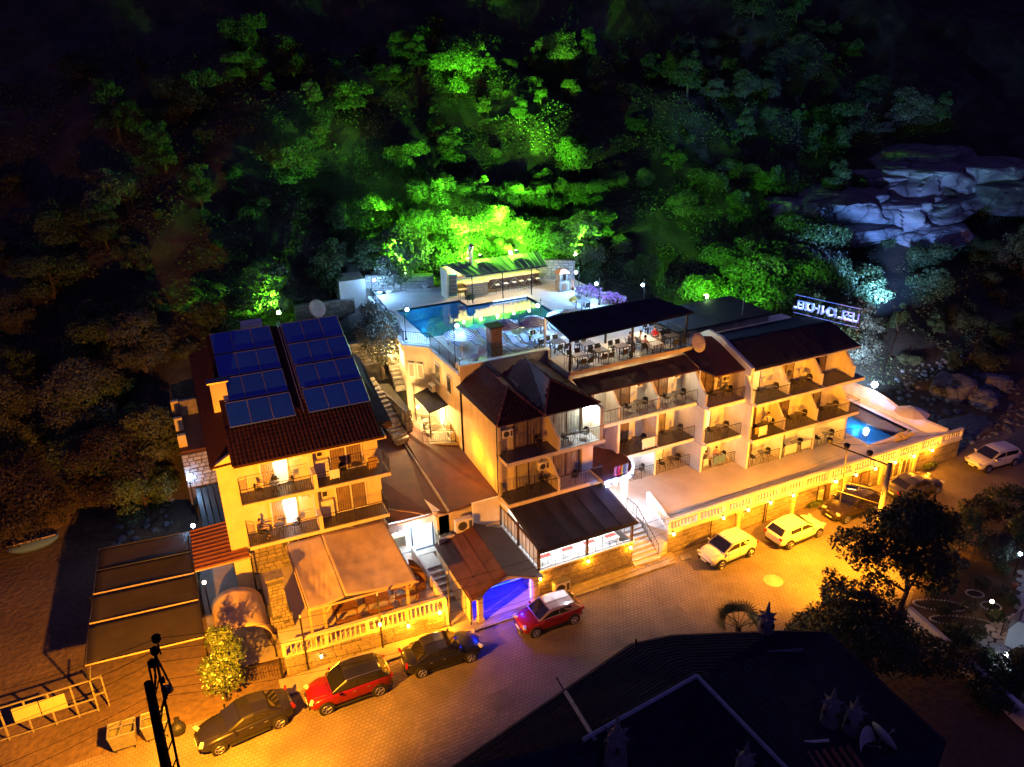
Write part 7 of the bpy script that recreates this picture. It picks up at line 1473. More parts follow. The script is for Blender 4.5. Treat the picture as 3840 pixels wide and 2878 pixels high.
mb=MB(); p=P0(1373,1400,6.2); mb.tube(p,p+Vector((0,0,.5)),.05,6); mb.tube(P0(1221,1497,7.2),P0(1221,1497,7.2)+Vector((-.3,.2,.8)),.03,6); mb.build('vent_pipe',M['iron'],fh)
def potchim(x,y,lab,s=1.,z=7.):
    p=P0(x,y,z); t=thing('roof_chimney',lab,'chimney',tuple(p),random.random()*6,'whitewashed chimneys on the dark roof'); t.scale=(s,s,s)
    mb=MB(); mb.lathe([(.42,-.3),(.36,0),(.34,.5),(.30,.9),(.22,1.15),(.12,1.25)],(0,0,0),14); mb.build('stack',M['limewash'],t,local=True,smooth=True)
    for k in range(6): a=2*PI*k/6; mb=MB(); mb.add([(.25*math.cos(a-.3),.25*math.sin(a-.3),1.02),(.25*math.cos(a+.3),.25*math.sin(a+.3),1.02),(.48*math.cos(a),.48*math.sin(a),1.12),(.2*math.cos(a),.2*math.sin(a),1.2)],[(0,1,2),(1,3,2),(3,0,2)]); mb.build('crown_tile',M['limewash'],t,local=True)
    mb=MB(); mb.lathe([(.12,1.2),(.1,1.4),(.02,1.85)],(0,0,0),8); mb.build('spire',M['limewash'],t,local=True)
    for k in range(4): a=PI/2*k; mb=MB(); mb.cbox((.33*math.cos(a),.33*math.sin(a),.7),(.1,.12,.2),rz=a); mb.build('smoke_hole',M['trim'],t,local=True)
potchim(1652,1372,'whitewashed chimney with a spiky crown on the far eave of the dark roof',1.05,6.2); potchim(1330,1640,'whitewashed chimney on the left ridge of the dark roof',1.15,7.7); potchim(1605,1680,'whitewashed chimney cut by the bottom edge, below the ridge crossing',.95,7.6); potchim(1790,1562,'left one of the paired chimneys beside the satellite dishes',1.0,7.2); potchim(1838,1580,'right one of the paired chimneys beside the satellite dishes',1.0,7.)
for x,y,s,rz,lab in((1865,1610,.62,.35,'round satellite dish facing the camera on the dark roof'),(1903,1600,.6,1.5,'satellite dish turned sideways on the dark roof')):
    p=P0(x,y,6.9); t=thing('satellite_dish',lab,'satellite dish',tuple(p+Vector((0,0,-.6))),rz); dishmesh(t,s)
# ================================================================ garden on the right
gd=thing('garden_wall','long white garden wall running down to the lower right corner','wall',(36.3,23.4,0)); w0=P0(1955,1345,0);w1=P0(2235,1600,0); mb=MB(); d=(w1-w0).xy.normalized(); nn=Vector((-d.y,d.x)); mb.prism([w0.xy,w1.xy,w1.xy+nn*.25,w0.xy+nn*.25],0,1.1); mb.build('wall_face',M['white'],gd)
mb=MB(); mb.prism([P0(1950,1345,0).xy,P0(2240,1600,0).xy,P0(2300,1560,0).xy,P0(2300,1180,0).xy,P0(2180,1150,0).xy,P0(2000,1210,0).xy],-.02,.03); struct('garden_ground',mb,M['dirt'])
pth=MB(); pth.prism([P0(2130,1345,0).xy,P0(2090,1385,0).xy,P0(2160,1450,0).xy,P0(2260,1500,0).xy,P0(2300,1330,0).xy,P0(2230,1180,0).xy,P0(2212,1195,0).xy,P0(2195,1270,0).xy,P0(2190,1320,0).xy],.0,.05); pth=struct('garden_path',pth,M['grout'])
its=[];tries=0; pp=[P0(*q,0).xy for q in((2130,1345),(2090,1385),(2160,1450),(2260,1500),(2300,1330),(2230,1180),(2195,1270),(2190,1320))]
def inpoly(p,poly):
    c=False;j=len(poly)-1
    for i in range(len(poly)):
        if (poly[i][1]>p[1])!=(poly[j][1]>p[1]) and p[0]<(poly[j][0]-poly[i][0])*(p[1]-poly[i][1])/(poly[j][1]-poly[i][1])+poly[i][0]: c=not c
        j=i
    return c
base=[]
for k in range(4):
    b=MB(); n=7; b.prism([(.5*math.cos(2*PI*i/n)*random.uniform(.8,1.05),.5*math.sin(2*PI*i/n)*random.uniform(.8,1.05)) for i in range(n)],0,.04); base.append(b.mesh('flagstone',M['marble']))
x0,x1=min(p.x for p in pp),max(p.x for p in pp);y0,y1=min(p.y for p in pp),max(p.y for p in pp); yy=y0;j=0
while yy<y1:
    xx=x0+(j%2)*.28
    while xx<x1:
        if inpoly((xx,yy),pp): its.append(((xx+random.uniform(-.05,.05),yy+random.uniform(-.05,.05),.05),random.random()*6,(random.uniform(.60,.68),random.uniform(.56,.64),1),random.randrange(4)))
        xx+=.57
    yy+=.5;j+=1
pieces(pth,'flagstone',its,base,M['marble'],300)
def stonering(lab,c,rx,ry,n,rz=0.):
    t=thing('stone_edged_bed',lab,'flower bed',(c.x,c.y,.03),rz,'stone edged beds in the garden'); mb=MB(); mb.ball((0,0,0),.5,7,5,.8); me=mb.mesh('edge_stone',M['marble'])
    for k in range(n): a=2*PI*k/n; inst('edge_stone',me,t,(rx*math.cos(a),ry*math.sin(a),.05),random.random()*6,(random.uniform(.10,.16),random.uniform(.09,.13),.12))
    mb=MB(); mb.lathe([(.9,0),(.8,.04),(.01,.07)],(0,0,0),12); mb.v=[(x*rx,y*ry,z) for x,y,z in mb.v]; mb.build('soil',M['hill'],t,local=True)
for x,y,a,b,n,l in((2105,1285,.5,.35,14,'left round bed of the garden'),(2140,1312,.55,.4,14,'right round bed beside the low lamp'),(2030,1310,1.5,.5,26,'long upper bed of the garden'),(2075,1345,1.7,.45,28,'long lower bed of the garden'),(2185,1200,.5,.3,12,'small bed under the bright lamp'),(2120,1460,.8,.5,18,'bed near the lower path')): stonering('stone edged flower bed, '+l,P0(x,y,0),a,b,int(n*1.7),R(-35))
for x,y,h,pw,lab,c in((2190,1245,1.6,1700,'tall bright garden lamp at the right edge',COOL),(2133,1335,1.1,700,'low garden lamp beside the round beds',(1.,.72,.45)),(2168,1440,.7,450,'low bluish garden lamp near the lower path',COOL)):
    p=P0(x,y,0); t=thing('garden_lamp',lab,'lamp',tuple(p),0,'garden lamps'); mb=MB(); mb.tube((0,0,0),(0,0,h),.04,8); mb.build('pole',M['iron'],t,local=True); mb=MB(); mb.ball((0,0,h+.1),.11); mb.build('lamp_globe',M['bulbW'] if c==COOL else M['bulbY'],t,local=True); light('POINT',(p.x-.0,p.y-.0,h+.1),pw,c,t,.1)
gh=thing('garden_house','white corner of a house with an iron balcony at the right edge','building',tuple(P0(2210,1400,0))); a=P0(2168,1400,0); mb=MB(); mb.prism([P0(2168,1395,0).xy,P0(2230,1420,0).xy,P0(2290,1380,0).xy,P0(2205,1350,0).xy],0,1.9); mb.build('wall',M['white'],gh); mb=MB(); p,q=P0(2160,1375,1.9),P0(2205,1340,1.9); railbars(mb,[tuple(p),tuple(q)],1.9,.8,.12,curl=True); mb.build('balcony_railing',M['iron'],gh)
p=P0(2192,1270,0); t=thing('flower_pot','terracotta flower pot on the garden path','flower pot',tuple(p)); mb=MB(); mb.lathe([(.12,0),(.18,.3),(.2,.32),(.1,.3)],(0,0,0),12); mb.build('pot',M['terracotta'],t,local=True)
# ================================================================ trees
def leafcloud(name,lobes,n,s,m,seed,up=.3,flowers=None,nf=0,shell=.55):
    r=np.random.default_rng(seed); lob=np.array(lobes,float); wts=(lob[:,3]*lob[:,4]*lob[:,5]); idx=r.choice(len(lob),n,p=wts/wts.sum())
    d=r.normal(size=(n,3)); d/=np.linalg.norm(d,axis=1)[:,None]; d[:,2]=np.where(d[:,2]<-.3,-d[:,2],d[:,2]); rad=r.uniform(shell,1.,n)**.6
    # secondary clumps
    ph=r.uniform(0,6.28,(len(lob),3)); f=1+.16*np.sin(d[:,0]*5+ph[idx,0])*np.sin(d[:,1]*5+ph[idx,1])+.10*np.sin(d[:,2]*8+ph[idx,2])
    c=lob[idx,:3]+d*lob[idx,3:6]*(rad*f)[:,None]
    nrm=d+r.normal(size=(n,3))*.7+np.array([0,0,up]); nrm/=np.linalg.norm(nrm,axis=1)[:,None]
    t=r.normal(size=(n,3)); t-=nrm*(t*nrm).sum(1)[:,None]; t/=np.linalg.norm(t,axis=1)[:,None]; b=np.cross(nrm,t); sz=s*r.uniform(.6,1.35,n)[:,None]
    v=np.stack([c-t*sz-b*sz*.25,c+b*sz*.1-nrm*sz*.1-b*sz*.5,c+t*sz,c+b*sz*.5],1).reshape(-1,3)
    me=bpy.data.meshes.new(name); N=n; me.vertices.add(4*N); me.vertices.foreach_set('co',v.ravel()); me.loops.add(4*N); me.loops.foreach_set('vertex_index',np.arange(4*N)); me.polygons.add(N); me.polygons.foreach_set('loop_start',np.arange(0,4*N,4))
    me.materials.append(m)
    if flowers: 
        me.materials.append(flowers); mi=np.zeros(N,int); mi[r.choice(N,nf,False)]=1; me.polygons.foreach_set('material_index',mi)
    me.update(); me.validate(); return me
def trunkmesh(name,h,r0,branches,seed,lean=.15):
    rd=random.Random(seed); mb=MB(); p=Vector((0,0,-.3)); n=5; pts=[p]; 
    for i in range(n): p=p+Vector((rd.uniform(-lean,lean),rd.uniform(-lean,lean),(h+.3)/n)); pts.append(p)
    for i in range(n): mb.tube(pts[i],pts[i+1],r0*(1-.14*i),8,r0*(1-.14*(i+1)),cap=False)
    for b in branches:
        s=pts[min(n,2+rd.randrange(3))]; e=Vector(b[:3])*.85+s*.15; m_=s.lerp(e,.5)+Vector((0,0,-.15)); mb.tube(s,m_,r0*.4,6,r0*.28,cap=False); mb.tube(m_,e,r0*.28,6,r0*.08,cap=False)
    return mb.mesh(name,M['bark'])
def lobeset(seed,R0,H,z0,n,flat=.7):
    rd=random.Random(seed); L=[]
    for k in range(n):
        a=rd.uniform(0,2*PI); q=math.sqrt(rd.random())*.62*R0; z=z0+rd.uniform(0.05,.85)*H*(1-.35*q/R0); r=R0*rd.uniform(.2,.5); L.append((q*math.cos(a),q*math.sin(a),z,r,r,r*flat))
    return L
kinds=[]
for k,(m,R0,H,z0,n,num,s,fl_) in enumerate((('leafA',2.1,3.0,.2,13,9000,.085,.9),('leafA',2.7,3.6,.3,17,13000,.09,.85),('leafC',1.4,1.5,.05,8,4200,.075,.75),('leafB',1.6,4.4,.4,15,8000,.075,1.),('leafC',2.4,2.0,.05,13,7500,.08,.7),('leafA',1.5,3.6,.2,11,6000,.08,1.1),('leafD',2.9,3.6,.3,17,12000,.09,.8))):
    L=lobeset(50+k,R0,H,z0,n,fl_); kinds.append((leafcloud('crown',L,num,s,M[m],90+k),trunkmesh('trunk',z0+H*.5,.10+.03*R0,L[:5],k),R0))
kname=['olive_tree','olive_tree','scrub_bush','pine_tree','scrub_bush','young_tree','oak_tree']
def tree(kind,x,y,z,s,rz,lab,grp=None,cat=None,name=None):
    cr,tr,_=kinds[kind]; nm_=name or kname[kind]; t=thing(nm_,lab,cat or ('bush' if 'bush' in nm_ else 'tree'),(x,y,z),rz,grp); sz=s*random.uniform(.85,1.2)
    inst('crown',cr,t,(0,0,0),0,(s,s,sz)); inst('trunk',tr,t,(0,0,0),0,(s,s,sz)); return t
# floods that light the hillside green
def flood(lab,p,aim,pw,col=(.2,1.,.03),ang=110):
    t=thing('green_floodlight',lab,'floodlight',tuple(p),0,'green floodlights on the slope'); mb=MB(); mb.tube((0,0,-.8),(0,0,-.1),.03,6); mb.build('stake',M['iron'],t,local=True); mb=MB(); mb.cbox((0,0,0),(.4,.25,.3)); mb.build('housing',M['black'],t,local=True); mb=MB(); mb.cbox((0,-.14,.02),(.3,.02,.22)); mb.cbox((0,0,.16),(.3,.2,.02)); mb.build('lamp_face',M['bulbG'],t,local=True)
    light('SPOT',tuple(Vector(p)+Vector((0,0,.3))),pw,col,t,.15,aim=aim,angle=R(ang),blend=.6)
fls=[(21.7,68.9,11.9),(27.2,66.4,12.6),(31.5,66.6,13.0),(38.5,66.5,12.0),(43.3,52.0,10.9),(9.5,66.8,10.6)]
labs=['leftmost above the rear stone wall','behind the flue of the pool bar','behind the right half of the pool bar','under the trees right of the brick oven','behind the flat rear roof of the wing','beside the rubble wall behind the solar roof']
def ah(x,y): return tuple((hitT(x*3.0236,y*3.0236) or Vector((20,95,30)))+Vector((0,0,1.2)))
aims=[ah(480,255),ah(560,265),ah(640,255),ah(775,255),ah(925,360),ah(262,335)]
pws=[13000,10000,10000,13000,4200,6000]
for p,a,pw,l in zip(fls,aims,pws,labs): flood('green floodlight, '+l,p,a,pw,ang=84)
for k,(src,x,y,pw,an) in enumerate((((27.2,66.0,13.2),655,165,60000,24),((31.5,66.2,13.6),690,205,30000,22),((27.2,66.0,13.2),500,150,52000,26),((21.7,68.7,12.6),360,70,80000,24),((31.5,66.2,13.6),560,50,75000,26),((38.5,66.3,12.6),780,60,26000,22),((21.7,68.7,12.6),400,255,9000,30),((38.5,66.3,12.6),820,290,7000,34),((31.5,66.2,13.6),680,25,60000,16),((9.5,66.6,11.2),330,325,2600,50),((21.7,68.7,12.6),460,60,30000,18))):
    t=thing('green_spotlight','narrow green spotlight, %s in the row behind the deck'%ORD[k],'floodlight',tuple(Vector(src)+Vector((.35*(k%3)-.35,-.3,.25))),0,'green spotlights behind the deck'); mb=MB(); mb.cbox((0,0,0),(.16,.22,.16)); mb.build('housing',M['black'],t,local=True); mb=MB(); mb.tube((0,0,-.4),(0,0,-.06),.02,5); mb.build('stake',M['iron'],t,local=True)
    light('SPOT',tuple(Vector(src)+Vector((.35*(k%3)-.35,.05,.35))),pw,(.2,1.,.03),t,.1,aim=ah(x,y),angle=R(an),blend=.75)
LX_=fls
def near_light(x,y): return min(math.hypot(x-p[0],y-p[1]) for p in fls)
random.seed(21); placed=[]
def clear(x,y):
    if -2.5<x<12.6 and y<66.3 and y>36: return False
    if 12<x<37 and y<67.9: return False
    if 35<x<51 and y<53: return False
    if 50<=x<57.5 and y<48: return False
    return True
groups={}
LM=[('the flue of the pool bar',1016,545),('the brick oven',1213,600),('the solar roof',600,700),('the black canopy',1340,650),('the lit roof sign',1790,680),('the blue lit slab rock',1830,440),('the boulders behind the small pool',2080,860),('the white hut',775,620),('the dirt lot trees',200,900),('the top edge',1100,30),('the upper left corner',150,60),('the upper right corner',2100,60),('the left edge',30,500),('the right edge',2190,640)]
cnts={}
def treelabel(x,y,z,k):
    q=Vector((x,y,z+1.5-CAMH)); fx=q.dot(FW); px=(1920+F_PX*q.dot(RT)/fx)/1.736; py=(1439-F_PX*q.dot(UP)/fx)/1.736
    nm_,lx,ly=min(LM,key=lambda m_:(m_[1]-px)**2+((m_[2]-py)*1.2)**2); a=math.degrees(math.atan2(ly-py,px-lx))%360
    dr=['right of','above right of','above','above left of','left of','below left of','below','below right of'][int((a+22.5)//45)%8]
    key=(nm_,dr,k); cnts[key]=cnts.get(key,0)+1; c_=cnts[key]
    look={0:'round olive tree',1:'broad olive tree',2:'low scrub bush',3:'slender pine',4:'wide scrub bush',5:'young upright tree',6:'spreading grey oak'}[k]
    tone='green lit' if near_light(x,y)<14 else('unlit' if x<0 or x>60 else 'dim')
    return '%s %s %s %s%s'%(tone,look,dr,nm_,'' if c_==1 else ', %s such'%ORD[min(c_,12)-1])
def zone(x,y,z,k):
    isb='bush' in kname[k]; w='bush' if isb else 'tree'
    if x<-4: g=('dark %s on the unlit slope at the left'%w,'unlit left slope')
    elif near_light(x,y)<13: g=('bright green lit %s on the slope just behind the pool bar lights'%w,'green lit slope behind the bar')
    elif x<46: g=('dim green %s high on the dark slope above the pool'%w,'upper slope above the pool')
    else: g=('bluish dark %s on the rocky slope at the right'%w,'rocky right slope')
    return g
tries=0
for x,y,s,k in((52.5,49.5,1.5,6),(55.5,51,1.6,1),(58.5,50,1.5,6),(54,54.5,1.7,1),(58,55,1.7,6),(61.5,53,1.5,1),(62,58,1.7,6),(57,60,1.6,1),(66,56,1.5,6),(50.5,54,1.4,1),(65,62,1.5,1),(53.5,51.8,1.3,6),(56.8,52.7,1.4,1),(60,50.5,1.2,6),(60.2,55.6,1.4,1),(55.8,57.6,1.5,6),(59.5,58.6,1.5,6),(63.8,55.4,1.3,1),(52,56.8,1.4,6),(54.5,61,1.5,1),(62.5,61.5,1.5,6),(49,57.5,1.3,1),(57.2,48.6,1.,6)):
    z=terr(x,y); placed.append((x,y,kinds[k][2]*s)); tree(k,x,y,z-.1,s,random.random()*6,treelabel(x,y,z,k),'trees and bushes of the rocky right slope (trees)')
for k_ in range(30):
    x=17.6+(k_%15)*1.95+random.uniform(-.5,.5); y=(71.6 if k_<15 else 75.6)+random.uniform(-.7,.9); kk=random.choice((0,1,5,0,1))
    if 36.2<x<38.2: continue
    z=terr(x,y); s=random.uniform(.75,1.1); placed.append((x,y,kinds[kk][2]*s*.7)); tree(kk,x,y,z-.3,s,random.random()*6,treelabel(x,y,z,kk),'trees and bushes of the green lit slope behind the bar (trees)')
while len(placed)<305 and tries<9000:
    tries+=1
    u=random.random(); 
    if u<.62: x=random.uniform(-8,52); y=random.uniform(52,100)
    elif u<.8: x=random.uniform(-45,0); y=random.uniform(56,100)
    else: x=random.uniform(48,105); y=random.uniform(42,100)
    if not clear(x,y): continue
    # stay inside the picture's cone
    z=terr(x,y); q=Vector((x,y,z+1.5-CAMH)); fx=q.dot(FW); px=1920+F_PX*q.dot(RT)/fx; py=1439-F_PX*q.dot(UP)/fx
    if not(-150<px<3990 and -200<py<1900): continue
    if 1740<px/1.736<2230 and 335<py/1.736<560 and random.random()<.8: continue
    k=random.choice((0,0,1,1,2,2,3,3,4,4,5,6)); s=random.choice((.55,.75,.95,1.15,1.4))*random.uniform(.9,1.1)
    if noise.noise(Vector((x*.11,y*.11,7.7)))<-.16 and near_light(x,y)>9: continue; r=kinds[k][2]*s
    if any((x-a)**2+(y-b)**2<((r+c)*.62)**2 for a,b,c in placed): continue
    placed.append((x,y,r)); lab,grp=zone(x,y,z,k); g='trees and bushes of the '+grp; 
    tree(k,x,y,z-.1,s,random.random()*6,treelabel(x,y,z,k),g+(' (bushes)' if 'bush' in kname[k] else ' (trees)'))
print('TREES',len(placed),tries)
# ground cover on the slope
gm=leafcloud('undergrowth',[(0,0,0,1,1,.35)],10,.1,M['leafC'],5)
V=[];r=np.random.default_rng(4); n=170000; X=r.uniform(-45,105,n);Y=r.uniform(44,104,n); keep=[]
for x,y in zip(X,Y):
    if clear(x,y) and noise.noise(Vector((x*.22,y*.22,0)))>-.12 and terr(x,y)>.2: keep.append((x,y,terr(x,y)+r.uniform(-.02,.35)))
C_a=np.array(keep); n=len(C_a); d=r.normal(size=(n,3)); d[:,2]=abs(d[:,2])+.4; d/=np.linalg.norm(d,axis=1)[:,None]; t=r.normal(size=(n,3)); t-=d*(t*d).sum(1)[:,None]; t/=np.linalg.norm(t,axis=1)[:,None]; b=np.cross(d,t); sz=r.uniform(.06,.2,n)[:,None]
v=np.stack([C_a-t*sz,C_a-b*sz*.6,C_a+t*sz,C_a+b*sz*.6],1).reshape(-1,3); me=bpy.data.meshes.new('undergrowth'); me.vertices.add(4*n); me.vertices.foreach_set('co',v.ravel()); me.loops.add(4*n); me.loops.foreach_set('vertex_index',np.arange(4*n)); me.polygons.add(n); me.polygons.foreach_set('loop_start',np.arange(0,4*n,4)); me.materials.append(M['leafC']); me.update()
o=inst('undergrowth',me,None,(0,0,0)); tag(o,'low dry undergrowth scattered over the hillside','undergrowth',kind='stuff')
# special trees
def special(name,lab,p,lobes,n,s,m,cat='tree',th=2.,tr=.15,fl_=None,nf=0,seed=1,br=6,lean=.15,shell=.5):
    t=thing(name,lab,cat,tuple(p)); inst('crown',leafcloud('crown',lobes,n,s,M[m],seed,flowers=M[fl_] if fl_ else None,nf=nf,shell=shell),t,(0,0,0)); inst('trunk',trunkmesh('trunk',th,tr,lobes[:br],seed,lean),t,(0,0,0)); return t
pb=P0(1945,1335,0); pb.z=-.9
special('pine_tree','large dark umbrella pine rising in front of the parked crossover',pb,[(-1.6,.6,6.0,1.8,1.6,1.2),(.2,.8,6.9,1.9,1.7,1.3),(1.7,.3,6.2,1.5,1.4,1.1),(-.3,-.6,5.6,1.8,1.6,1.1),(-2.4,1.2,5.0,1.2,1.2,.8),(2.5,.6,5.2,1.0,1.0,.8),(1.2,1.3,7.3,1.3,1.3,1.),(-2.9,1.6,5.9,1.3,1.4,1.),(3.1,1.2,5.8,1.4,1.4,1.1),(-1.0,.2,7.4,1.5,1.5,1.),(0,-1.,4.7,1.7,1.6,1.),(-1.3,1.4,7.2,1.1,1.1,.7),(-2.8,-.2,4.4,1.,1.,.6)],16000,.12,'leafB',th=5.,tr=.22,seed=3)
special('pine_tree','bushy dark pine crowding the far corner of the dark roof',P0(1860,1500,0),[(0,0,3.2,2.1,2.1,1.6),(1.6,1.0,3.2,1.9,1.9,1.5),(-1.6,.6,3.2,1.8,1.8,1.5),(.2,1.8,4.6,1.7,1.6,1.2),(-2.4,-.4,2.4,1.5,1.5,1.3),(.5,1.4,4.2,1.3,1.3,1.1),(2.2,0,2.,1.4,1.4,1.2)],11000,.11,'leafB',th=3.,tr=.18,seed=4)
special('pine_tree','loose pine with feathery tips lit orange beside the street',P0(1790,1420,0),[(0,0,2.6,1.4,1.4,1.3),(-.9,.3,1.8,1.1,1.1,.9),(.3,.6,3.9,.9,.9,.9),(.8,-.3,2.2,1.2,1.2,1.),(.1,.9,4.9,.5,.5,.6)],4200,.11,'leafB',th=3.,tr=.14,seed=5,shell=.35)
special('low_bush','low dark bush left of the loose pine at the street edge',P0(1735,1395,0),[(0,0,.8,1.3,1.1,.8),(.8,.3,1.,1.,1.,.8)],2600,.10,'leafB','bush',th=.6,tr=.08,seed=6)
special('garden_shrub','dense shrub where the white garden wall meets the dark roof',P0(1990,1450,0),[(0,0,1.,1.8,1.6,1.1),(1.8,-1.2,.8,1.4,1.2,.9),(-1.3,.6,1.,1.3,1.3,1.)],4200,.11,'leafB','bush',th=1.,tr=.1,seed=7)
for k,(x,y,r_,h,l) in enumerate(((2070,1190,1.6,2.6,'round olive at the street corner of the garden'),(2110,1130,1.3,1.6,'dark bush on the street side of the garden'),(2170,1120,1.8,2.,'dark spreading bush at the right edge of the street'),(2150,1215,1.3,1.7,'silvery bush lit by the bright garden lamp'),(2030,1240,1.2,1.5,'yellow green bush in the garden behind the pine'),(2195,1480,1.3,1.6,'dark bush below the garden house'),(2140,1520,1.2,1.2,'dark bush on the lower end of the garden wall'),(2200,1180,1.1,1.9,'small tree hanging over the bright garden lamp'),(2060,1400,1.,1.,'low bush between the wall and the lower path'))):
    special('garden_bush',l,P0(x,y,0),[(0,0,h*.6,r_,r_,h*.45),(r_*.5,.3,h*.8,r_*.6,r_*.6,h*.3),(-r_*.6,-.2,h*.5,r_*.6,r_*.6,h*.3)],2600,.10,('leafA','leafC','leafB','leafD','leafC','leafB','leafB','leafA','leafA')[k],'bush',th=h*.6,tr=.08,seed=20+k)
special('olive_tree','grey green olive tree beside the stone stairs at the pool corner',(15.3,56.4,7.6),[(0,0,2.7,1.7,1.6,1.3),(.5,.8,3.9,1.4,1.4,1.1),(-.8,.4,3.3,1.3,1.3,1.1),(.2,-.9,2.,1.2,1.2,1.),(-.2,1.2,4.9,1.,1.,.8),(.6,-.3,1.3,1.1,1.,.8)],7500,.10,'leafD',th=2.6,tr=.2,seed=30)
special('oleander_bush','tall oleander bush with cream flowers at the street edge',(-.45,35.25,0),[(0,0,1.5,1.05,1.,1.3),(.5,.3,2.6,.85,.8,1.),(-.35,-.2,2.3,.8,.8,.9),(.2,.4,3.6,.7,.7,.8),(.6,0,4.2,.35,.35,.5),(-.1,.3,4.1,.3,.3,.5)],6500,.075,'leafA','bush',th=2.,tr=.09,fl_='flowerW',nf=420,seed=31)
for k,(x,y,r_,h,l,m) in enumerate(((-11.5,56.5,4.2,6.5,'largest reddish dark tree at the left edge of the dirt lot','leafR'),(-5.0,57.5,3.9,6.3,'big round tree behind the shade nets','leafR'),(-1.8,58.5,2.6,4.6,'tree with orange lit leaves beside the rubble wall','leafC'),(-17,57,4.,6.,'dark tree at the far left edge','leafR'),(-6.5,64,3.6,6.,'dark tree rising behind the big round tree','leafD'),(-1.5,66,3.,5.4,'dark purple tree left of the solar roof','leafD'),(-13,66,4,6,'dark tree high behind the dirt lot','leafD'))):
    L=[(r_*.45*math.cos(a),r_*.45*math.sin(a),h*(.5+.22*math.sin(a*3+r_*7)),r_*.42,r_*.42,h*.22) for a in (0.3,1.2,2.1,3.0,3.9,4.8,5.6)]+[(0,0,h*.82,r_*.55,r_*.55,h*.2),(0,-r_*.5,h*.35,r_*.6,r_*.4,h*.2)]
    special('broad_tree',l,(x,y,terr(x,y)-.1),L,13000,.10,m,th=h*.6,tr=.24,seed=40+k)
for k,(x,y,l) in enumerate(((34.6,57.3,'purple and white flowering shrub between the two right lamp posts'),(35.2,54.8,'purple flowering shrub at the canopy edge'))):
    special('flowering_shrub',l,(x,y,D-.1),[(0,0,.6,.9,.8,.6),(.5,-.6,.5,.7,.7,.5),(-.2,.8,.5,.6,.7,.45)],2600,.07,'leafA','shrub',th=.5,tr=.05,fl_='flowerP',nf=1300,seed=60+k)
special('potted_plant','ochre leaved potted plant beside the dark table on the deck',(32.3,55.8,D),[(0,0,.45,.42,.42,.35)],260,.11,'plasticY','plant',th=.3,tr=.04,seed=63)
special('potted_plant','round leafy plant on the pool edge at the first bar post',(24.75,60.6,D),[(0,0,.5,.4,.4,.4)],500,.08,'leafA','plant',th=.3,tr=.04,seed=64)
pm_=P0(1590,1400,0); pt_=thing('fan_palm','small fan palm between the street and the dark roof','palm',tuple(pm_)); mb=MB(); mb.tube((0,0,0),(0,0,1.5),.16,8); mb.build('trunk',M['bark'],pt_,local=True)
for k in range(15):
    a=k*2.4; el=.2+.9*((k*7)%15)/15; dd=Vector((math.cos(a)*math.cos(el),math.sin(a)*math.cos(el),math.sin(el))); hub=Vector((0,0,1.5))+dd*.9; mb=MB(); mb.tube((0,0,1.45),hub,.02,4); sd=dd.cross(Vector((0,0,1))).normalized(); upv=sd.cross(dd)
    for f in range(11): b_=R(-75+15*f); e=hub+(dd*math.cos(b_)+sd*math.sin(b_))*.85-Vector((0,0,.1)); w_=(dd*-math.sin(b_)+sd*math.cos(b_))*.05; mb.add([hub,hub.lerp(e,.5)+w_,e,hub.lerp(e,.5)-w_],[(0,1,2,3)])
    mb.build('frond',M['leafA'],pt_,local=True)
random.seed(77)
for k in range(16):
    x,y=((2010,1290),(2035,1330),(2060,1370),(2085,1405),(2120,1270),(2160,1290),(2000,1250),(2045,1275),(2090,1320),(2150,1345),(2110,1380),(2075,1230),(2180,1310),(2130,1430),(2205,1455),(2160,1240))[k]
    special('garden_plant','small leafy plant among the garden beds, %s from the street'%(ORD[k] if k<12 else ['thirteenth','fourteenth','fifteenth','sixteenth'][k-12]),P0(x,y,0),[(0,0,.35,.55,.5,.35),(.4,.2,.3,.35,.35,.3)],500,.08,('leafA','leafC','leafD')[k%3],'plant',th=.3,tr=.03,seed=100+k)
# weeds near the terrace wall
for x,l in((40.6,'weeds at the foot of the terrace wall near the second white hatchback'),(52.6,'bush at the far end of the terrace wall beside the dark saloon')): special('wall_weed',l,(x,34.75,0),[(0,0,.3,.8,.25,.35)],500,.07,'leafA','weed',th=.2,tr=.02,seed=70)
# ================================================================ rocks
def boulder(lab,p,s,rz,seed,m='rock',grp='boulders on the right slope',cat='rock'):
    bm=bmesh.new(); bmesh.ops.create_icosphere(bm,subdivisions=5,radius=1)
    for v in bm.verts:
        c=v.co.copy(); n1=noise.noise(c*1.3+Vector((seed,0,0))); cell=noise.cell(c*2.1+Vector((seed*3,1,2)))
        c*=1+.34*n1+.10*noise.noise(c*3.3+Vector((seed,5,0)))+.05*cell; q=.55; c.z=c.z if abs(c.z)<q else math.copysign(q+(abs(c.z)-q)*.35,c.z); v.co=c
    me=bpy.data.meshes.new('boulder'); bm.to_mesh(me); bm.free(); me.materials.append(M[m]); o=inst('boulder',me,None,p,rz,s); return tag(o,lab,cat,grp)
rk=[(1835,455,(5.5,4.,2.6)),(1795,425,(3.,2.,1.3)),(1905,470,(5.,4,2.6)),(1990,395,(8,5,3)),(2090,385,(7,5,2.6)),(1980,350,(6,4,2)),(2180,420,(6,5,2.6)),(2010,510,(4.5,3,1.6)),(1725,480,(2.5,2,1.5)),(1870,500,(6,3,1.4)),(1945,440,(7,3,1.8)),(2050,440,(8,3,1.5)),(1900,395,(6,3,1.5)),(1760,520,(2.5,2,1.2)),(1690,450,(2,1.6,1.2))]
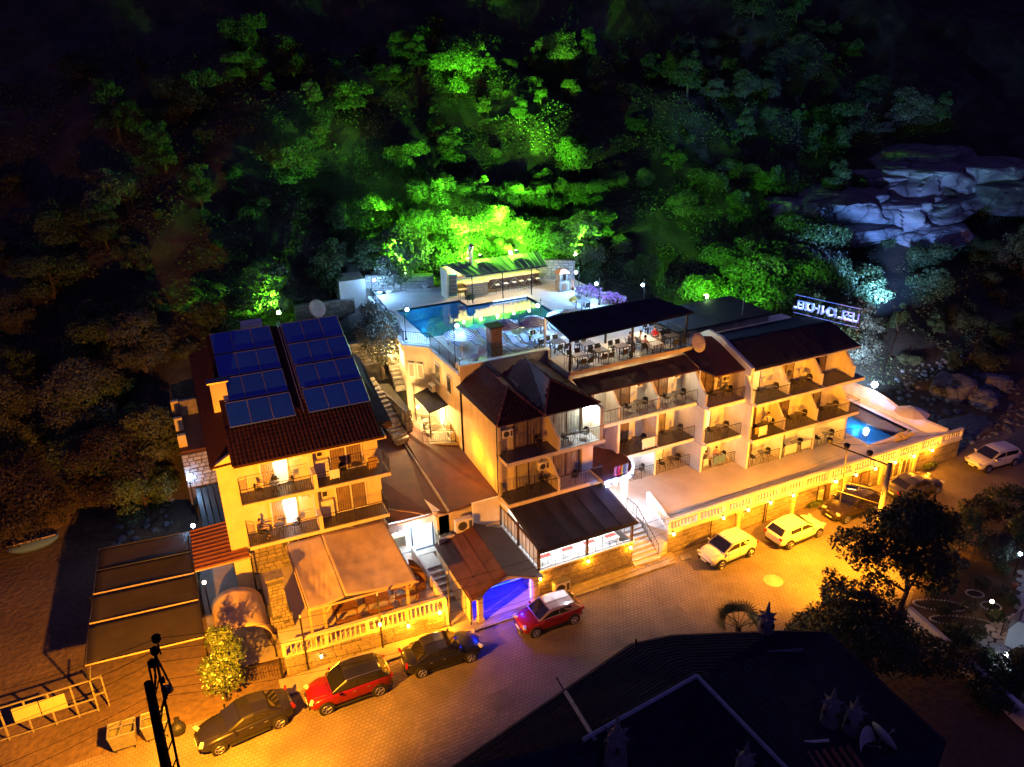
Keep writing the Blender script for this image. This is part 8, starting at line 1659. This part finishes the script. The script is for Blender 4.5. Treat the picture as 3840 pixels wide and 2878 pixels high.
rl=['large pale slab rock lit blue above the hotel sign','small flat rock just above the blue lit slab','grey slab rock right of the blue lit slab','broad ledge rock in the dark upper right','ledge rock near the right edge','highest dark ledge rock','rock at the right edge of the slope','low rock below the ledges','pale lumpy rock left of the blue lit slab','long ledge under the grey slab rock','long middle ledge right of the blue lit slab','long ledge near the right side of the slope','narrow ledge above the grey slab rock','small rock among the bluish trees','small rock at the left end of the rocky slope']
for k,((x,y,s),l) in enumerate(zip(rk,rl)):
    h=hitT(x*1.736,y*1.736)
    if h: boulder(l,tuple(h+Vector((0,0,.1))),tuple(q*1.25 for q in s),random.uniform(-.5,.5),k*1.7)
for k,(x,y,s,l) in enumerate(((2055,850,(2.2,1.6,2.),'tall boulder on the dark ground behind the small pool'),(2115,870,(1.8,1.5,1.4),'boulder right of the tall one behind the small pool'),(2150,830,(1.5,1.2,1.),'small boulder at the right of the boulder group'),(2085,925,(2.4,1.5,.7),'flat boulder at the foot of the boulder group'))):
    h=hitT(x*1.736,y*1.736) or P0(x,y,1); boulder(l,tuple(h),s,k,20+k*2.2)
V_=[];r=random.Random(5)
mb=MB()
for k in range(420):
    x,y=r.uniform(56.5,72),r.uniform(36,46)
    if r.random()<.12: x,y=r.uniform(-6,-1),r.uniform(50,56)
    s=r.uniform(.08,.35); z=terr(x,y); mb.ball((x,y,z),s,6,4,.7)
tag(mb.build('loose_stones',M['rock']),'loose stones scattered on the rough ground beside the buildings','stones',kind='stuff')
t=thing('inflatable_boat','blue covered boat lying under the trees at the left','boat',(-10.7,55.8,0),R(8)); mb=MB(); mb.lathe([(.01,0),(.7,.05),(.95,.35),(.9,.5),(.01,.55)],(0,0,0),16); mb.v=[(x*1.7,y*.8,z) for x,y,z in mb.v]; mb.build('hull',M['towelB'],t,local=True,smooth=True); mb=MB(); mb.tube((-1.6,.1,.6),(1.4,-.2,.62),.05,6); mb.build('oar',M['woodlt'],t,local=True)
# moonlit sky dome colour comes from the world; cool fill lamps of the slope right
fl2=thing('slope_floodlight','blue floodlight on a mast at the foot of the right slope','floodlight',(60.5,46.5,terr(60.5,46.5)+6.5)); mb=MB(); mb.tube((0,0,-6.6),(0,0,-.1),.035,6); mb.build('mast',M['polewood'],fl2,local=True); mb=MB(); mb.cbox((0,0,0),(.3,.2,.25)); mb.build('housing',M['black'],fl2,local=True); mb=MB(); mb.cbox((0,.11,.03),(.2,.02,.16)); mb.build('lamp_face',M['bulbW'],fl2,local=True)
light('SPOT',(60.5,46.9,terr(60.5,46.5)+6.9),13000,(.16,.36,1.),fl2,.2,aim=(76,68,15),angle=R(84),blend=.8)

def smoke(c,r,dens,seed,lab):
    m=bpy.data.materials.new('drifting smoke'); m.use_nodes=True; n=m.node_tree.nodes; l=m.node_tree.links; n.clear(); o=n.new('ShaderNodeOutputMaterial'); v=n.new('ShaderNodeVolumePrincipled'); v.inputs['Color'].default_value=(.9,.95,.9,1)
    tc=n.new('ShaderNodeTexCoord'); g=n.new('ShaderNodeVectorMath'); g.operation='LENGTH'; l.new(tc.outputs['Object'],g.inputs[0]); mr=n.new('ShaderNodeMapRange'); mr.inputs[1].default_value=1.; mr.inputs[2].default_value=.1; mr.inputs[3].default_value=0; mr.inputs[4].default_value=1
    l.new(g.outputs['Value'],mr.inputs[0]); no=n.new('ShaderNodeTexNoise'); no.noise_dimensions='4D'; no.inputs['W'].default_value=seed; no.inputs['Scale'].default_value=1.6; no.inputs['Detail'].default_value=4; l.new(tc.outputs['Object'],no.inputs['Vector']); m2=n.new('ShaderNodeMapRange'); m2.inputs[1].default_value=.42; m2.inputs[2].default_value=.7; l.new(no.outputs['Fac'],m2.inputs[0])
    a=n.new('ShaderNodeMath'); a.operation='MULTIPLY'; b=n.new('ShaderNodeMath'); b.operation='MULTIPLY'; b.inputs[1].default_value=dens; l.new(mr.outputs[0],a.inputs[0]); l.new(m2.outputs[0],a.inputs[1]); l.new(a.outputs[0],b.inputs[0]); l.new(b.outputs[0],v.inputs['Density']); l.new(v.outputs[0],o.inputs['Volume'])
    mb=MB(); mb.ball((0,0,0),1.,20,12); o=inst('smoke',mb.mesh('smoke',m),None,c,0,r); tag(o,lab,'smoke',kind='stuff')
smoke((21.5,72.5,16.5),(6.5,6,6),.006,1.,'thin green lit smoke drifting over the leftmost floodlight')
smoke((26.5,68,16.8),(4.,3.5,3.2),.01,5.,'thin smoke above the flue of the pool bar')
smoke((16,78,22.),(8.5,8.,6.),.004,9.,'faint smoke drifting up the slope')
